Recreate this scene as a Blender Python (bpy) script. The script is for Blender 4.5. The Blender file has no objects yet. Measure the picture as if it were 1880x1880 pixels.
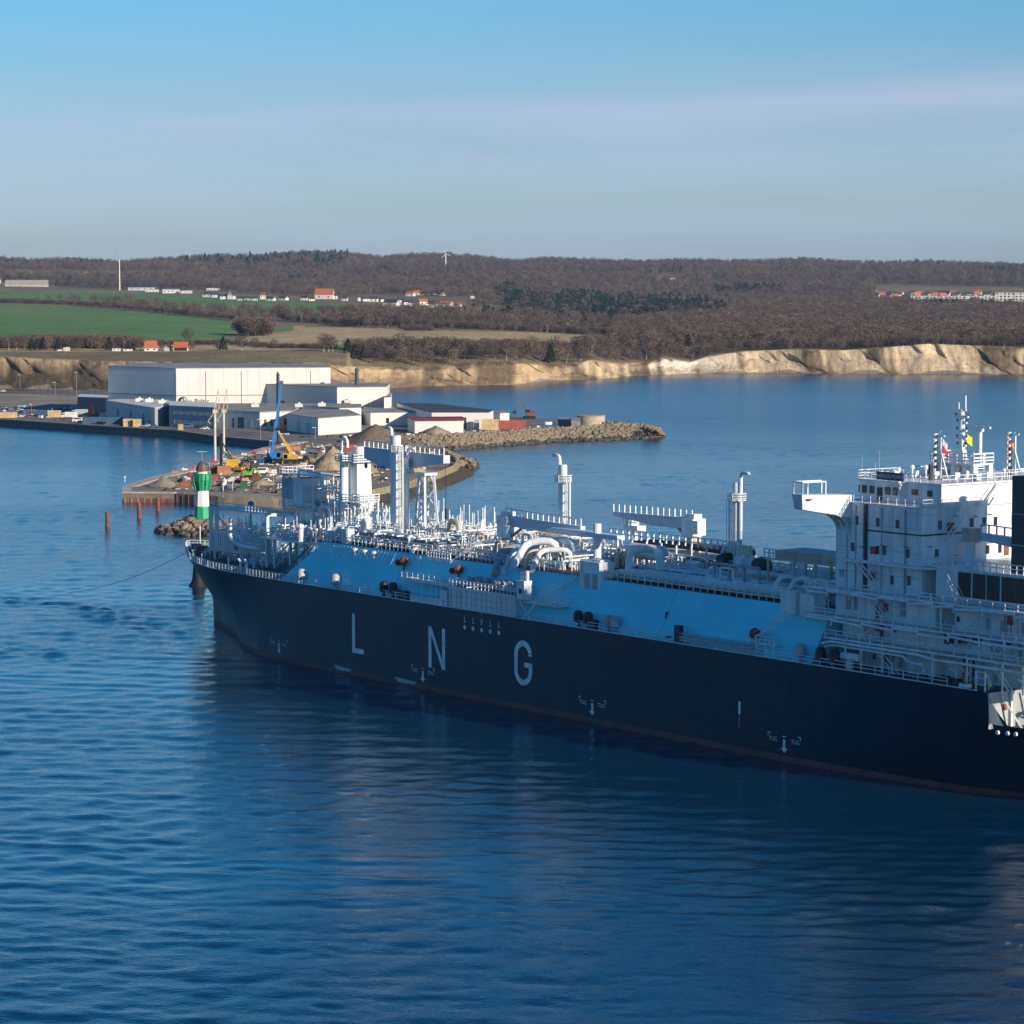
import bpy, math, random
import numpy as np
from mathutils import Vector, Matrix
R = math.radians
random.seed(7)
sc = bpy.context.scene
# ------------------------------------------------------------------ camera
FPX, SIZE, PITCH, CAMH = 5400.0, 1880.0, math.atan(440.0 / 5400.0), 75.0
cam = bpy.data.cameras.new('camera')
cam.sensor_width = 36.0
cam.lens = 36.0 * FPX / SIZE
cam.clip_start = 1.0
cam.clip_end = 60000.0
camo = bpy.data.objects.new('camera', cam)
sc.collection.objects.link(camo)
camo.location = (0, 0, CAMH)
camo.rotation_euler = (R(90) - PITCH, 0, 0)
sc.camera = camo
# ------------------------------------------------------------------ light
SUN_AZ, SUN_EL, HAZE = 133.0, 17.5, 0.000028
world = bpy.data.worlds.new('World')
sc.world = world
world.use_nodes = True
wn, wl = world.node_tree.nodes, world.node_tree.links
wn.clear()
def N(nt, typ, **kw):
    n = nt.nodes.new(typ)
    for k, v in kw.items():
        if k in n.inputs.keys():
            n.inputs[k].default_value = v
        else:
            setattr(n, k, v)
    return n
W = world.node_tree
sky = N(W, 'ShaderNodeTexSky', sky_type='NISHITA', sun_disc=False, sun_elevation=R(SUN_EL),
        sun_rotation=R(SUN_AZ), altitude=0, air_density=1.0, dust_density=0.35, ozone_density=3.5)
tint = N(W, 'ShaderNodeMix', data_type='RGBA', blend_type='MULTIPLY')
tint.inputs[0].default_value = 1.0
# the blue deepens from the horizon to the zenith
rt = N(W, 'ShaderNodeValToRGB'); r0 = rt.color_ramp
r0.elements[0].position = 0.0;  r0.elements[0].color = (0.66, 0.77, 1.08, 1)
r0.elements[1].position = 1.0;  r0.elements[1].color = (0.0, 0.40, 0.74, 1)
for p_, c_ in ((.05, (.57, .745, 1.03)), (.085, (.42, .75, 1.02)), (.13, (.38, .90, 1.22)), (.2, (.12, .90, 1.27)), (.42, (.04, .48, .86))):
    e = r0.elements.new(p_); e.color = (*c_, 1)
geo = N(W, 'ShaderNodeTexCoord')
sepv = N(W, 'ShaderNodeSeparateXYZ')
# thin veil of cloud, drawn out along the horizon
mapc = N(W, 'ShaderNodeMapping')
mapc.inputs['Scale'].default_value = (2.2, 2.2, 26.0)
mapc.inputs['Rotation'].default_value = (0, R(2.5), 0)
nz = N(W, 'ShaderNodeTexNoise', Scale=2.2, Detail=7.0, Roughness=0.5, Distortion=0.35)
rampc = N(W, 'ShaderNodeValToRGB')
rampc.color_ramp.elements[0].position = 0.33
rampc.color_ramp.elements[1].position = 0.60
# elevation profile of the veil: strongest between 1 and 4 degrees
relev = N(W, 'ShaderNodeValToRGB')
cr = relev.color_ramp
cr.elements[0].position = 0.0;  cr.elements[0].color = (0.45, 0.45, 0.45, 1)
cr.elements[1].position = 1.0;  cr.elements[1].color = (0.02, 0.02, 0.02, 1)
for p_, c_ in ((.022, .50), (.045, .85), (.056, 1.0), (.062, .30), (.08, .12), (.2, .05)):
    e = cr.elements.new(p_); e.color = (c_, c_, c_, 1)
mulc = N(W, 'ShaderNodeMath', operation='MULTIPLY')
mulc2 = N(W, 'ShaderNodeMath', operation='MULTIPLY'); mulc2.inputs[1].default_value = 0.8
mixc = N(W, 'ShaderNodeMix', data_type='RGBA')
mixc.inputs[7].default_value = (3.8, 4.6, 5.95, 1)
bg = N(W, 'ShaderNodeBackground', Strength=0.10)
out = N(W, 'ShaderNodeOutputWorld')
wl.new(sky.outputs[0], tint.inputs[6]); wl.new(sepv.outputs[2], rt.inputs[0]); wl.new(rt.outputs[0], tint.inputs[7])
wl.new(geo.outputs['Generated'], mapc.inputs[0])
wl.new(geo.outputs['Generated'], sepv.inputs[0])
wl.new(mapc.outputs[0], nz.inputs['Vector'])
wl.new(nz.outputs[0], rampc.inputs[0])
tl = N(W, 'ShaderNodeMath', operation='MULTIPLY'); tl.inputs[1].default_value = -0.05; wl.new(sepv.outputs[0], tl.inputs[0])
nzb = N(W, 'ShaderNodeMath', operation='MULTIPLY_ADD'); nzb.inputs[1].default_value = 0.022; nzb.inputs[2].default_value = -0.011; wl.new(nz.outputs[0], nzb.inputs[0])
ta = N(W, 'ShaderNodeMath', operation='ADD'); wl.new(tl.outputs[0], ta.inputs[0]); wl.new(nzb.outputs[0], ta.inputs[1])
tb = N(W, 'ShaderNodeMath', operation='ADD'); wl.new(ta.outputs[0], tb.inputs[0]); wl.new(sepv.outputs[2], tb.inputs[1])
wl.new(tb.outputs[0], relev.inputs[0])
wl.new(rampc.outputs[0], mulc.inputs[0]); wl.new(relev.outputs[0], mulc.inputs[1])
wl.new(mulc.outputs[0], mulc2.inputs[0])
wl.new(mulc2.outputs[0], mixc.inputs[0])
wl.new(tint.outputs[2], mixc.inputs[6])
wl.new(mixc.outputs[2], bg.inputs[0]); wl.new(bg.outputs[0], out.inputs[0])
sun = bpy.data.lights.new('sun', 'SUN')
sun.energy = 5.0
sun.angle = R(0.53)
sun.color = (1.0, 0.83, 0.66)
suno = bpy.data.objects.new('sun', sun)
sc.collection.objects.link(suno)
SV = Vector((math.sin(R(SUN_AZ)) * math.cos(R(SUN_EL)), math.cos(R(SUN_AZ)) * math.cos(R(SUN_EL)), math.sin(R(SUN_EL))))
suno.rotation_euler = SV.to_track_quat('Z', 'Y').to_euler()
suno.location = (0, 0, 300)
vs = sc.view_settings
vs.view_transform = 'Standard'; vs.look = 'None'; vs.exposure = 0.3; vs.gamma = 1.0
sc.render.engine = 'CYCLES'
# ------------------------------------------------------------------ surveying helpers
CP, SP = math.cos(-PITCH), math.sin(-PITCH)
def ray(u, v):
    x, y, z = u - 940.0, FPX, -(v - 940.0)
    return (x, y * CP - z * SP, y * SP + z * CP)
def P(u, v, z):                       # point at height z seen in that direction
    d = ray(u, v); t = (z - CAMH) / d[2]
    return (d[0] * t, d[1] * t, z)
def Q(u, D, z=0.0):                   # point at ground distance D
    return ((u - 940.0) / FPX * D * 1.0033, D, z)
def ZV(v, D):                         # height of something seen at row v and distance D
    d = ray(940, v)
    return CAMH + d[2] / d[1] * D
# ------------------------------------------------------------------ materials
MATS = {}
def mat(name, col, rough=0.6, metal=0.0, var=0.12, scale=0.6, bump=0.0, bscale=3.0, col2=None, spec=0.5, streak=None, rand=0.0, plates=None, stint=None):
    if name in MATS: return MATS[name]
    m = bpy.data.materials.new(name); m.use_nodes = True
    nt = m.node_tree; b = nt.nodes['Principled BSDF']
    b.inputs['Roughness'].default_value = rough
    b.inputs['Metallic'].default_value = metal
    b.inputs['Specular IOR Level'].default_value = spec
    tc = N(nt, 'ShaderNodeTexCoord')
    nz = N(nt, 'ShaderNodeTexNoise', Scale=scale, Detail=5.0, Roughness=0.6)
    if streak:
        mpp = N(nt, 'ShaderNodeMapping'); mpp.inputs['Scale'].default_value = (1, 1, streak); nt.links.new(tc.outputs['Object'], mpp.inputs[0]); nt.links.new(mpp.outputs[0], nz.inputs['Vector'])
    else: nt.links.new(tc.outputs['Object'], nz.inputs['Vector'])
    if stint: b.inputs['Specular Tint'].default_value = (*stint, 1)
    mx = N(nt, 'ShaderNodeMix', data_type='RGBA')
    c2 = col2 if col2 else tuple(c * (1 - var * 2.2) for c in col)
    mx.inputs[6].default_value = (*c2, 1); mx.inputs[7].default_value = (*[min(1, c * (1 + (0 if col2 else var * .5))) for c in col], 1)
    rp = N(nt, 'ShaderNodeMapRange'); rp.inputs[1].default_value = 0.35; rp.inputs[2].default_value = 0.62
    nt.links.new(nz.outputs[0], rp.inputs[0]); nt.links.new(rp.outputs[0], mx.inputs[0])
    if rand:
        oi = N(nt, 'ShaderNodeObjectInfo'); mr = N(nt, 'ShaderNodeMapRange'); mr.inputs[3].default_value = 1 - rand; mr.inputs[4].default_value = 1 + rand
        sc_ = N(nt, 'ShaderNodeVectorMath', operation='SCALE'); nt.links.new(oi.outputs['Random'], mr.inputs[0]); nt.links.new(mx.outputs[2], sc_.inputs[0]); nt.links.new(mr.outputs[0], sc_.inputs['Scale'])
        nt.links.new(sc_.outputs[0], b.inputs['Base Color'])
    else: nt.links.new(mx.outputs[2], b.inputs['Base Color'])
    if bump:
        n2 = N(nt, 'ShaderNodeTexNoise', Scale=bscale, Detail=4.0)
        nt.links.new(tc.outputs['Object'], n2.inputs['Vector'])
        bp = N(nt, 'ShaderNodeBump', Strength=bump, Distance=0.3)
        nt.links.new(n2.outputs[0], bp.inputs['Height']); nt.links.new(bp.outputs[0], b.inputs['Normal'])
    if plates:                     # welded plating: thin seams, slightly dished plates, weather streaks and rust
        sp_ = N(nt, 'ShaderNodeSeparateXYZ'); cb = N(nt, 'ShaderNodeCombineXYZ'); nt.links.new(tc.outputs['Object'], sp_.inputs[0])
        nt.links.new(sp_.outputs[0], cb.inputs[0]); nt.links.new(sp_.outputs[2], cb.inputs[1])
        bk = N(nt, 'ShaderNodeTexBrick', Scale=1.0); bk.inputs['Color1'].default_value = (1, 1, 1, 1); bk.inputs['Color2'].default_value = (.86, .86, .86, 1); bk.inputs['Mortar'].default_value = (.45, .45, .45, 1)
        bk.inputs['Mortar Size'].default_value = .05; bk.inputs['Brick Width'].default_value = plates[0]; bk.inputs['Row Height'].default_value = plates[1]
        nt.links.new(cb.outputs[0], bk.inputs['Vector'])
        st_ = N(nt, 'ShaderNodeMapping'); st_.inputs['Scale'].default_value = (.9, .9, .05); ns = N(nt, 'ShaderNodeTexNoise', Scale=1.0, Detail=6.0, Roughness=.7)
        nt.links.new(tc.outputs['Object'], st_.inputs[0]); nt.links.new(st_.outputs[0], ns.inputs['Vector'])
        m1 = N(nt, 'ShaderNodeMix', data_type='RGBA', blend_type='MULTIPLY'); m1.inputs[0].default_value = plates[2]
        src = b.inputs['Base Color'].links[0].from_socket; nt.links.new(src, m1.inputs[6]); nt.links.new(bk.outputs[0], m1.inputs[7])
        m2 = N(nt, 'ShaderNodeMix', data_type='RGBA'); r2 = N(nt, 'ShaderNodeMapRange'); r2.inputs[1].default_value = .56; r2.inputs[2].default_value = .80; r2.inputs[4].default_value = plates[3]
        nt.links.new(ns.outputs[0], r2.inputs[0]); nt.links.new(r2.outputs[0], m2.inputs[0]); nt.links.new(m1.outputs[2], m2.inputs[6]); m2.inputs[7].default_value = (*plates[4], 1)
        nt.links.new(m2.outputs[2], b.inputs['Base Color'])
        bp = N(nt, 'ShaderNodeBump', Strength=.25, Distance=.05); nt.links.new(bk.outputs[0], bp.inputs['Height']); nt.links.new(bp.outputs[0], b.inputs['Normal'])
    MATS[name] = m
    return m
# ------------------------------------------------------------------ mesh building
class MB:
    def __init__(s): s.v = []; s.f = []; s.m = []; s.mi = 0
    def add(s, vs_, fs_):
        o = len(s.v); s.v.extend(vs_)
        for f in fs_:
            s.f.append(tuple(i + o for i in f)); s.m.append(s.mi)
        return s
    def box(s, c, d, rz=0.0, M=None):
        x, y, z = d[0] / 2, d[1] / 2, d[2] / 2
        pts = [(-x, -y, -z), (x, -y, -z), (x, y, -z), (-x, y, -z), (-x, -y, z), (x, -y, z), (x, y, z), (-x, y, z)]
        if M is not None: pts = [tuple(M @ Vector(p)) for p in pts]
        elif rz:
            ca, sa = math.cos(rz), math.sin(rz)
            pts = [(p[0] * ca - p[1] * sa, p[0] * sa + p[1] * ca, p[2]) for p in pts]
        return s.add([(p[0] + c[0], p[1] + c[1], p[2] + c[2]) for p in pts],
                     [(0, 3, 2, 1), (4, 5, 6, 7), (0, 1, 5, 4), (1, 2, 6, 5), (2, 3, 7, 6), (3, 0, 4, 7)])
    def bb(s, x0, x1, y0, y1, z0, z1):
        return s.box(((x0 + x1) / 2, (y0 + y1) / 2, (z0 + z1) / 2), (abs(x1 - x0), abs(y1 - y0), abs(z1 - z0)))
    def prism(s, poly, z0, z1, top=None):
        n = len(poly); a = sum(poly[i][0] * poly[(i + 1) % n][1] - poly[(i + 1) % n][0] * poly[i][1] for i in range(n))
        if a < 0: poly = poly[::-1]; top = top[::-1] if top else None
        tp = top or poly
        vs_ = [(p[0], p[1], z0) for p in poly] + [(p[0], p[1], z1) for p in tp]
        return s.add(vs_, [tuple(range(n))[::-1], tuple(range(n, 2 * n))] + [(i, (i + 1) % n, n + (i + 1) % n, n + i) for i in range(n)])
    def beam(s, a, b, w, h=None):
        h = h or w; a, b = Vector(a), Vector(b); d = b - a; L = d.length
        if L < 1e-6: return s
        q = d.to_track_quat('X', 'Z').to_matrix()
        return s.box((a + b) / 2, (L, w, h), M=q)
    def tube(s, a, b, r, n=6, r2=None, cap=True):
        a, b = Vector(a), Vector(b); d = b - a
        if d.length < 1e-6: return s
        q = d.to_track_quat('Z', 'X').to_matrix(); r2 = r if r2 is None else r2
        vs_ = []
        for P_, rr in ((a, r), (b, r2)):
            for i in range(n):
                t = 2 * math.pi * i / n
                vs_.append(tuple(P_ + q @ Vector((math.cos(t) * rr, math.sin(t) * rr, 0))))
        fs_ = [(i, (i + 1) % n, n + (i + 1) % n, n + i) for i in range(n)]
        if cap: fs_ += [tuple(range(n))[::-1], tuple(range(n, 2 * n))]
        return s.add(vs_, fs_)
    def pipe(s, pts, r, n=8, bend=None):
        pts = [Vector(p) for p in pts]
        out_ = [pts[0]]
        for i in range(1, len(pts) - 1):
            p0, p, p1 = pts[i - 1], pts[i], pts[i + 1]
            k = bend or r * 2.2
            a = p + (p0 - p).normalized() * min(k, (p0 - p).length * .45)
            b = p + (p1 - p).normalized() * min(k, (p1 - p).length * .45)
            for t in (0, .33, .67, 1): out_.append(a * (1 - t) ** 2 + p * 2 * t * (1 - t) + b * t * t)
        out_.append(pts[-1])
        vs_ = []; m_ = len(out_); up = Vector((0, 0, 1)); ref = None
        for i, p in enumerate(out_):
            d = (out_[min(i + 1, m_ - 1)] - out_[max(i - 1, 0)]).normalized()
            if ref is None: ref = d.orthogonal().normalized()
            ref = (ref - d * ref.dot(d)).normalized(); o = d.cross(ref)
            for k in range(n):
                t = 2 * math.pi * k / n
                vs_.append(tuple(p + ref * math.cos(t) * r + o * math.sin(t) * r))
        fs_ = [(i * n + k, i * n + (k + 1) % n, (i + 1) * n + (k + 1) % n, (i + 1) * n + k) for i in range(m_ - 1) for k in range(n)]
        fs_ += [tuple(range(n))[::-1], tuple(range((m_ - 1) * n, m_ * n))]
        return s.add(vs_, fs_)
    def lathe(s, c, prof, n=12, ang=0.0):
        vs_ = [];
        for r, z in prof:
            for i in range(n):
                t = 2 * math.pi * i / n + ang; vs_.append((c[0] + r * math.cos(t), c[1] + r * math.sin(t), c[2] + z))
        m_ = len(prof)
        fs_ = [(j * n + i, j * n + (i + 1) % n, (j + 1) * n + (i + 1) % n, (j + 1) * n + i) for j in range(m_ - 1) for i in range(n)]
        return s.add(vs_, fs_ + [tuple(range(n))[::-1], tuple(range((m_ - 1) * n, m_ * n))])
    def ball(s, c, r, n=8, sq=1.0):
        m_ = n // 2
        return s.lathe(c, [(max(.02, r * math.sin(math.pi * j / m_)), -r * sq * math.cos(math.pi * j / m_)) for j in range(m_ + 1)], n)
    def rail(s, pts, h=1.1, step=1.6, r=0.035, bars=(1.0, 0.55), closed=False, post=None):
        pts = [Vector(p) for p in pts]
        if closed: pts.append(pts[0])
        for a, b in zip(pts, pts[1:]):
            for k in bars: s.beam(a + Vector((0, 0, h * k)), b + Vector((0, 0, h * k)), r * 2)
            n = max(1, int((b - a).length / step))
            for i in range(n + 1):
                p = a.lerp(b, i / n); s.beam(p, p + Vector((0, 0, h)), (post or r) * 2)
        return s
    def stairs(s, a, b, w=0.9, st=0.32):
        a, b = Vector(a), Vector(b); d = b - a; side = Vector((d.y, -d.x, 0)).normalized() * (w / 2) if (abs(d.x) + abs(d.y)) > .01 else Vector((w / 2, 0, 0))
        for k in (-1, 1):
            s.beam(a + side * k, b + side * k, 0.1, 0.2)
            s.beam(a + side * k + Vector((0, 0, 1)), b + side * k + Vector((0, 0, 1)), 0.06)
        n = max(2, int(abs(d.z) / st))
        for i in range(1, n):
            p = a.lerp(b, i / n); s.beam(p - side, p + side, 0.26, 0.05)
        return s
    def ladder(s, a, b, w=0.6, side=(1, 0, 0), cage=None):
        a, b = Vector(a), Vector(b); sd = Vector(side) * w / 2
        for k in (-1, 1): s.beam(a + sd * k, b + sd * k, 0.09)
        n = int((b - a).length / 0.6)
        for i in range(n): p = a.lerp(b, (i + .5) / n); s.beam(p - sd, p + sd, 0.05)
        if cage:
            c = Vector(cage)
            for k in (-1, 1): s.beam(a + sd * k * 1.2 + c, b + sd * k * 1.2 + c, 0.09)
            n = int((b - a).length / 1.7)
            for i in range(n + 1):
                p = a.lerp(b, i / n)
                for k in (-1, 1): s.beam(p + sd * k, p + sd * k * 1.2 + c, 0.09)
                s.beam(p - sd * 1.2 + c, p + sd * 1.2 + c, 0.09)
        return s
    def mesh(s, name, mats, smooth=False):
        me = bpy.data.meshes.new(name)
        me.from_pydata([tuple(v) for v in s.v], [], s.f)
        for m_ in (mats if isinstance(mats, (list, tuple)) else [mats]): me.materials.append(m_)
        if any(s.m): me.polygons.foreach_set('material_index', s.m)
        if smooth is True: me.polygons.foreach_set('use_smooth', [True] * len(me.polygons))
        me.update()
        if smooth == 'auto':
            me.polygons.foreach_set('use_smooth', [True] * len(me.polygons))
            try: me.set_sharp_from_angle(angle=R(35))
            except Exception: pass
        return me
COL = sc.collection
def link(name, data, parent=None, loc=(0, 0, 0), rz=0.0, label=None, cat=None, group=None, kind=None):
    o = bpy.data.objects.new(name, data); COL.objects.link(o)
    if parent: o.parent = parent
    o.location = loc; o.rotation_euler = (0, 0, rz)
    if label: o['label'] = label
    if cat: o['category'] = cat
    if group: o['group'] = group
    if kind: o['kind'] = kind
    return o
def put(name, mb, mats, parent=None, smooth='auto', **kw):
    return link(name, mb.mesh(name, mats, smooth), parent, **kw)
def thing(name, label, cat, loc=(0, 0, 0), rz=0.0, group=None):
    return link(name, None, None, loc, rz, label, cat, group)
def dup(o, loc, rz=0.0, label=None, group=None, scale=None):
    c = o.copy(); COL.objects.link(c); c.location = loc; c.rotation_euler = (0, 0, rz)
    if label: c['label'] = label
    if group: c['group'] = group
    if scale: c.scale = scale
    for ch in list(o.children):
        d = ch.copy(); COL.objects.link(d); d.parent = c
        for g in list(ch.children):
            e_ = g.copy(); COL.objects.link(e_); e_.parent = d
    return c
# ------------------------------------------------------------------ sea
def make_water():
    m = bpy.data.materials.new('sea_water'); m.use_nodes = True
    nt = m.node_tree; b = nt.nodes['Principled BSDF']; L = nt.links
    b.inputs['Base Color'].default_value = (0.0, 0.032, 0.074, 1)
    b.inputs['Roughness'].default_value = 0.06
    b.inputs['IOR'].default_value = 1.45
    tc = N(nt, 'ShaderNodeNewGeometry')
    def noise(scale, sx, sy, rot, detail=3.0, dist=0.0):
        mp = N(nt, 'ShaderNodeMapping'); mp.inputs['Scale'].default_value = (sx, sy, 1); mp.inputs['Rotation'].default_value = (0, 0, R(rot))
        n_ = N(nt, 'ShaderNodeTexNoise', Scale=scale, Detail=detail, Roughness=0.55, Distortion=dist)
        L.new(tc.outputs['Position'], mp.inputs[0]); L.new(mp.outputs[0], n_.inputs['Vector'])
        return n_.outputs[0]
    def math_(op, a, c):
        n_ = N(nt, 'ShaderNodeMath', operation=op)
        for i, x in enumerate((a, c)):
            if isinstance(x, float): n_.inputs[i].default_value = x
            else: L.new(x, n_.inputs[i])
        return n_.outputs[0]
    swell = noise(0.11, 1.0, 1.7, 12, 2.0, 0.6)
    chop = noise(0.42, 1.0, 1.5, -18, 4.0, 0.8)
    fine = noise(1.5, 1.0, 1.3, 25, 5.0, 0.4)
    # calm and ruffled patches
    patch = noise(0.0042, 0.6, 1.6, 8, 4.0, 0.5)
    mr = N(nt, 'ShaderNodeMapRange'); mr.inputs[1].default_value = 0.38; mr.inputs[2].default_value = 0.66
    mr.inputs[3].default_value = 0.45; mr.inputs[4].default_value = 1.35
    L.new(patch, mr.inputs[0])
    bp = N(nt, 'ShaderNodeBump', Strength=1.0, Distance=0.125)
    churn = N(nt, 'ShaderNodeAttribute', attribute_name='churn')
    fine2 = noise(3.2, 1.0, 1.2, -40, 3.0, 0.3)
    L.new(math_('MULTIPLY', math_('ADD', math_('MULTIPLY', chop, 0.5), math_('ADD', math_('MULTIPLY', fine, 0.42), math_('MULTIPLY', fine2, 0.16))), math_('ADD', mr.outputs[0], math_('MULTIPLY', churn.outputs['Fac'], 1.6))), bp.inputs['Height'])
    L.new(bp.outputs[0], b.inputs['Normal'])
    sy = N(nt, 'ShaderNodeSeparateXYZ'); L.new(tc.outputs['Position'], sy.inputs[0])
    rr_ = N(nt, 'ShaderNodeMapRange'); rr_.inputs[1].default_value = 420; rr_.inputs[2].default_value = 1500; rr_.inputs[3].default_value = .012; rr_.inputs[4].default_value = .22
    L.new(sy.outputs[1], rr_.inputs[0]); L.new(rr_.outputs[0], b.inputs['Roughness'])
    mb = MB(); S = 14000
    mb.add([(-S, -2000, -.42), (S, -2000, -.42), (S, 26000, -.42), (-S, 26000, -.42)], [(0, 1, 2, 3)])
    put('open_sea', mb, m, kind='structure', smooth=False)
    # the rippled surface itself, real waves summed from many trains
    ys = [190.0]
    while ys[-1] < 2500: ys.append(ys[-1] * (1.0031 if ys[-1] < 700 else 1.004 if ys[-1] < 1300 else 1.012))
    ys = np.array(ys); us = np.linspace(-900, 2500, 1040)
    U, Y = np.meshgrid(us, ys); X = (U - 940) / FPX * Y * 1.0033
    rw = np.random.RandomState(4); Z = np.zeros(X.shape)
    for i in range(64):
        lam = 2.3 * (5.5 ** (rw.rand() ** 1.3)) ; th = R(86) + rw.randn() * R(24); k = 2 * math.pi / lam
        a = 0.0021 * lam ** 0.92 * (0.5 + rw.rand()) * (1.25 if lam < 7 else 0.75)
        ph = rw.rand() * 6.28
        Z += a * np.sin(k * (X * math.cos(th) + Y * math.sin(th)) + ph)
    def vn(x, y, sd):
        xi, yi = np.floor(x), np.floor(y); fx, fy = x - xi, y - yi; fx = fx * fx * (3 - 2 * fx); fy = fy * fy * (3 - 2 * fy)
        h = lambda p, q_: (np.sin(p * 127.1 + q_ * 311.7 + sd * 74.7) * 43758.5453) % 1.0
        return (h(xi, yi) * (1 - fx) + h(xi + 1, yi) * fx) * (1 - fy) + (h(xi, yi + 1) * (1 - fx) + h(xi + 1, yi + 1) * fx) * fy
    amp = .62 + .75 * (.6 * vn(X / 70 + Y / 160, Y / 45, 1) + .4 * vn(X / 24, Y / 17, 2))
    def band(u0, v0, u1, v1, w, g):
        p, q_ = P(u0, v0, 0), P(u1, v1, 0); dx, dy = q_[0] - p[0], q_[1] - p[1]; L2 = dx * dx + dy * dy
        t = ((X - p[0]) * dx + (Y - p[1]) * dy) / L2; off = ((X - p[0]) * dy - (Y - p[1]) * dx) / L2 ** .5
        off = off + (vn(X / 14, Y / 14, 9) - .5) * w
        return g * np.exp(-(off / w) ** 2) * np.clip(1.2 - np.abs(t - .5) * 2.2, 0, 1)
    ch = band(-40, 1095, 130, 1112, 7, 1.0) + band(120, 1100, 250, 1150, 6, 1.0) + band(180, 1110, 400, 1140, 16, .5) + band(240, 1145, 400, 1170, 6, .7) + band(-30, 1175, 190, 1225, 5, .6)
    far = band(1180, 785, 1560, 800, 60, .8) + band(1500, 798, 1900, 785, 50, .7)
    chop_ = (vn(X / 1.1, Y / 1.5, 5) + .6 * vn(X / .6, Y / .9, 6) - .8)
    Z = Z * amp * (1 + 1.5 * np.clip(ch, 0, 1)) + (vn(X / 2.4, Y / 3.6, 5) - .5) * .55 * np.clip(ch, 0, 1)
    Z *= np.clip(1.25 - far, .35, 1.1)
    Z *= np.clip((2500 - Y) / 900, .15, 1)
    ed = np.minimum(np.minimum(U + 900, 2500 - U) / 120, (Y - 190) / 12); Z -= .5 * np.clip(1 - ed, 0, 1) ** 2
    NT, NU = X.shape; idx = np.arange(NT * NU).reshape(NT, NU)
    F = np.stack([idx[:-1, :-1], idx[:-1, 1:], idx[1:, 1:], idx[1:, :-1]], -1).reshape(-1, 4)
    me = bpy.data.meshes.new('sea'); me.vertices.add(NT * NU); me.vertices.foreach_set('co', np.stack([X, Y, Z], -1).astype(np.float32).ravel())
    me.loops.add(F.size); me.loops.foreach_set('vertex_index', F.astype(np.int32).ravel())
    me.polygons.add(len(F)); me.polygons.foreach_set('loop_start', np.arange(0, F.size, 4, dtype=np.int32)); me.polygons.foreach_set('loop_total', np.full(len(F), 4, np.int32))
    me.update(calc_edges=True); me.polygons.foreach_set('use_smooth', [True] * len(F)); me.materials.append(m)
    at = me.attributes.new('churn', 'FLOAT', 'POINT'); at.data.foreach_set('value', np.clip(ch * (.35 + .9 * vn(X / 9, Y / 5, 31)) + .10 * far, 0, 1).astype(np.float32).ravel())
    link('sea', me, kind='structure')
make_water()
# ------------------------------------------------------------------ far land
def lerp_tab(tab, x):
    return float(np.interp(x, [t[0] for t in tab], [t[1] for t in tab]))
SKYLINE = [(-300, 468), (0, 473), (60, 477), (130, 475), (225, 481), (300, 475), (400, 469), (480, 470), (560, 462), (640, 465), (700, 472), (760, 467), (830, 467), (900, 474),
           (940, 479), (1010, 474), (1100, 477), (1180, 480), (1260, 477), (1380, 480), (1470, 475), (1560, 481), (1600, 482), (1700, 480), (1880, 486), (2200, 482)]
# shore (foot of the cliff): pixel row against column, at water or yard level
SHORE = [(-300, 716), (0, 714), (140, 716), (200, 717), (420, 719), (600, 716), (705, 711), (792, 708), (940, 705), (1002, 699), (1099, 695), (1165, 689), (1277, 685.5), (1400, 684.5), (1640, 686), (1880, 686.5), (2200, 687)]
CLIFFTOP = [(-300, 655), (0, 655), (190, 663), (300, 664), (430, 667), (570, 665), (640, 672), (700, 676), (792, 675), (894, 664), (925, 666), (1032, 671), (1083, 661), (1130, 668),
            (1183, 667), (1213, 657), (1265, 665), (1298, 654), (1364, 645), (1460, 641), (1545, 643), (1627, 637), (1699, 631), (1880, 637), (2200, 640)]
def shoreD(u): return P(u, lerp_tab(SHORE, u), 0.5 if u > 640 else 3.0)[1]
def plateau(u):
    D = shoreD(u) + 26
    return D, ZV(lerp_tab(CLIFFTOP, u), D)
_us = np.linspace(-320, 2220, 509)
_sd = np.array([shoreD(u) for u in _us]); _pl = np.array([plateau(u)[1] for u in _us])
_pl_s = np.convolve(np.pad(_pl, 30, mode='edge'), np.ones(61) / 61, mode='valid')
_skz = np.array([ZV(lerp_tab(SKYLINE, u) + 8, 7600) for u in _us])
rs = np.random.RandomState(3)
def vnoise(x, y, seed=0):
    xi, yi = np.floor(x).astype(int), np.floor(y).astype(int); fx, fy = x - xi, y - yi
    def h(a, b): return (np.sin(a * 127.1 + b * 311.7 + seed * 74.7) * 43758.5453) % 1.0
    fx = fx * fx * (3 - 2 * fx); fy = fy * fy * (3 - 2 * fy)
    return (h(xi, yi) * (1 - fx) + h(xi + 1, yi) * fx) * (1 - fy) + (h(xi, yi + 1) * (1 - fx) + h(xi + 1, yi + 1) * fx) * fy
def fbm(x, y, seed=0, o=4):
    s = 0; a = .5
    for i in range(o): s = s + a * vnoise(x * 2 ** i, y * 2 ** i, seed + i); a *= .5
    return s
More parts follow.
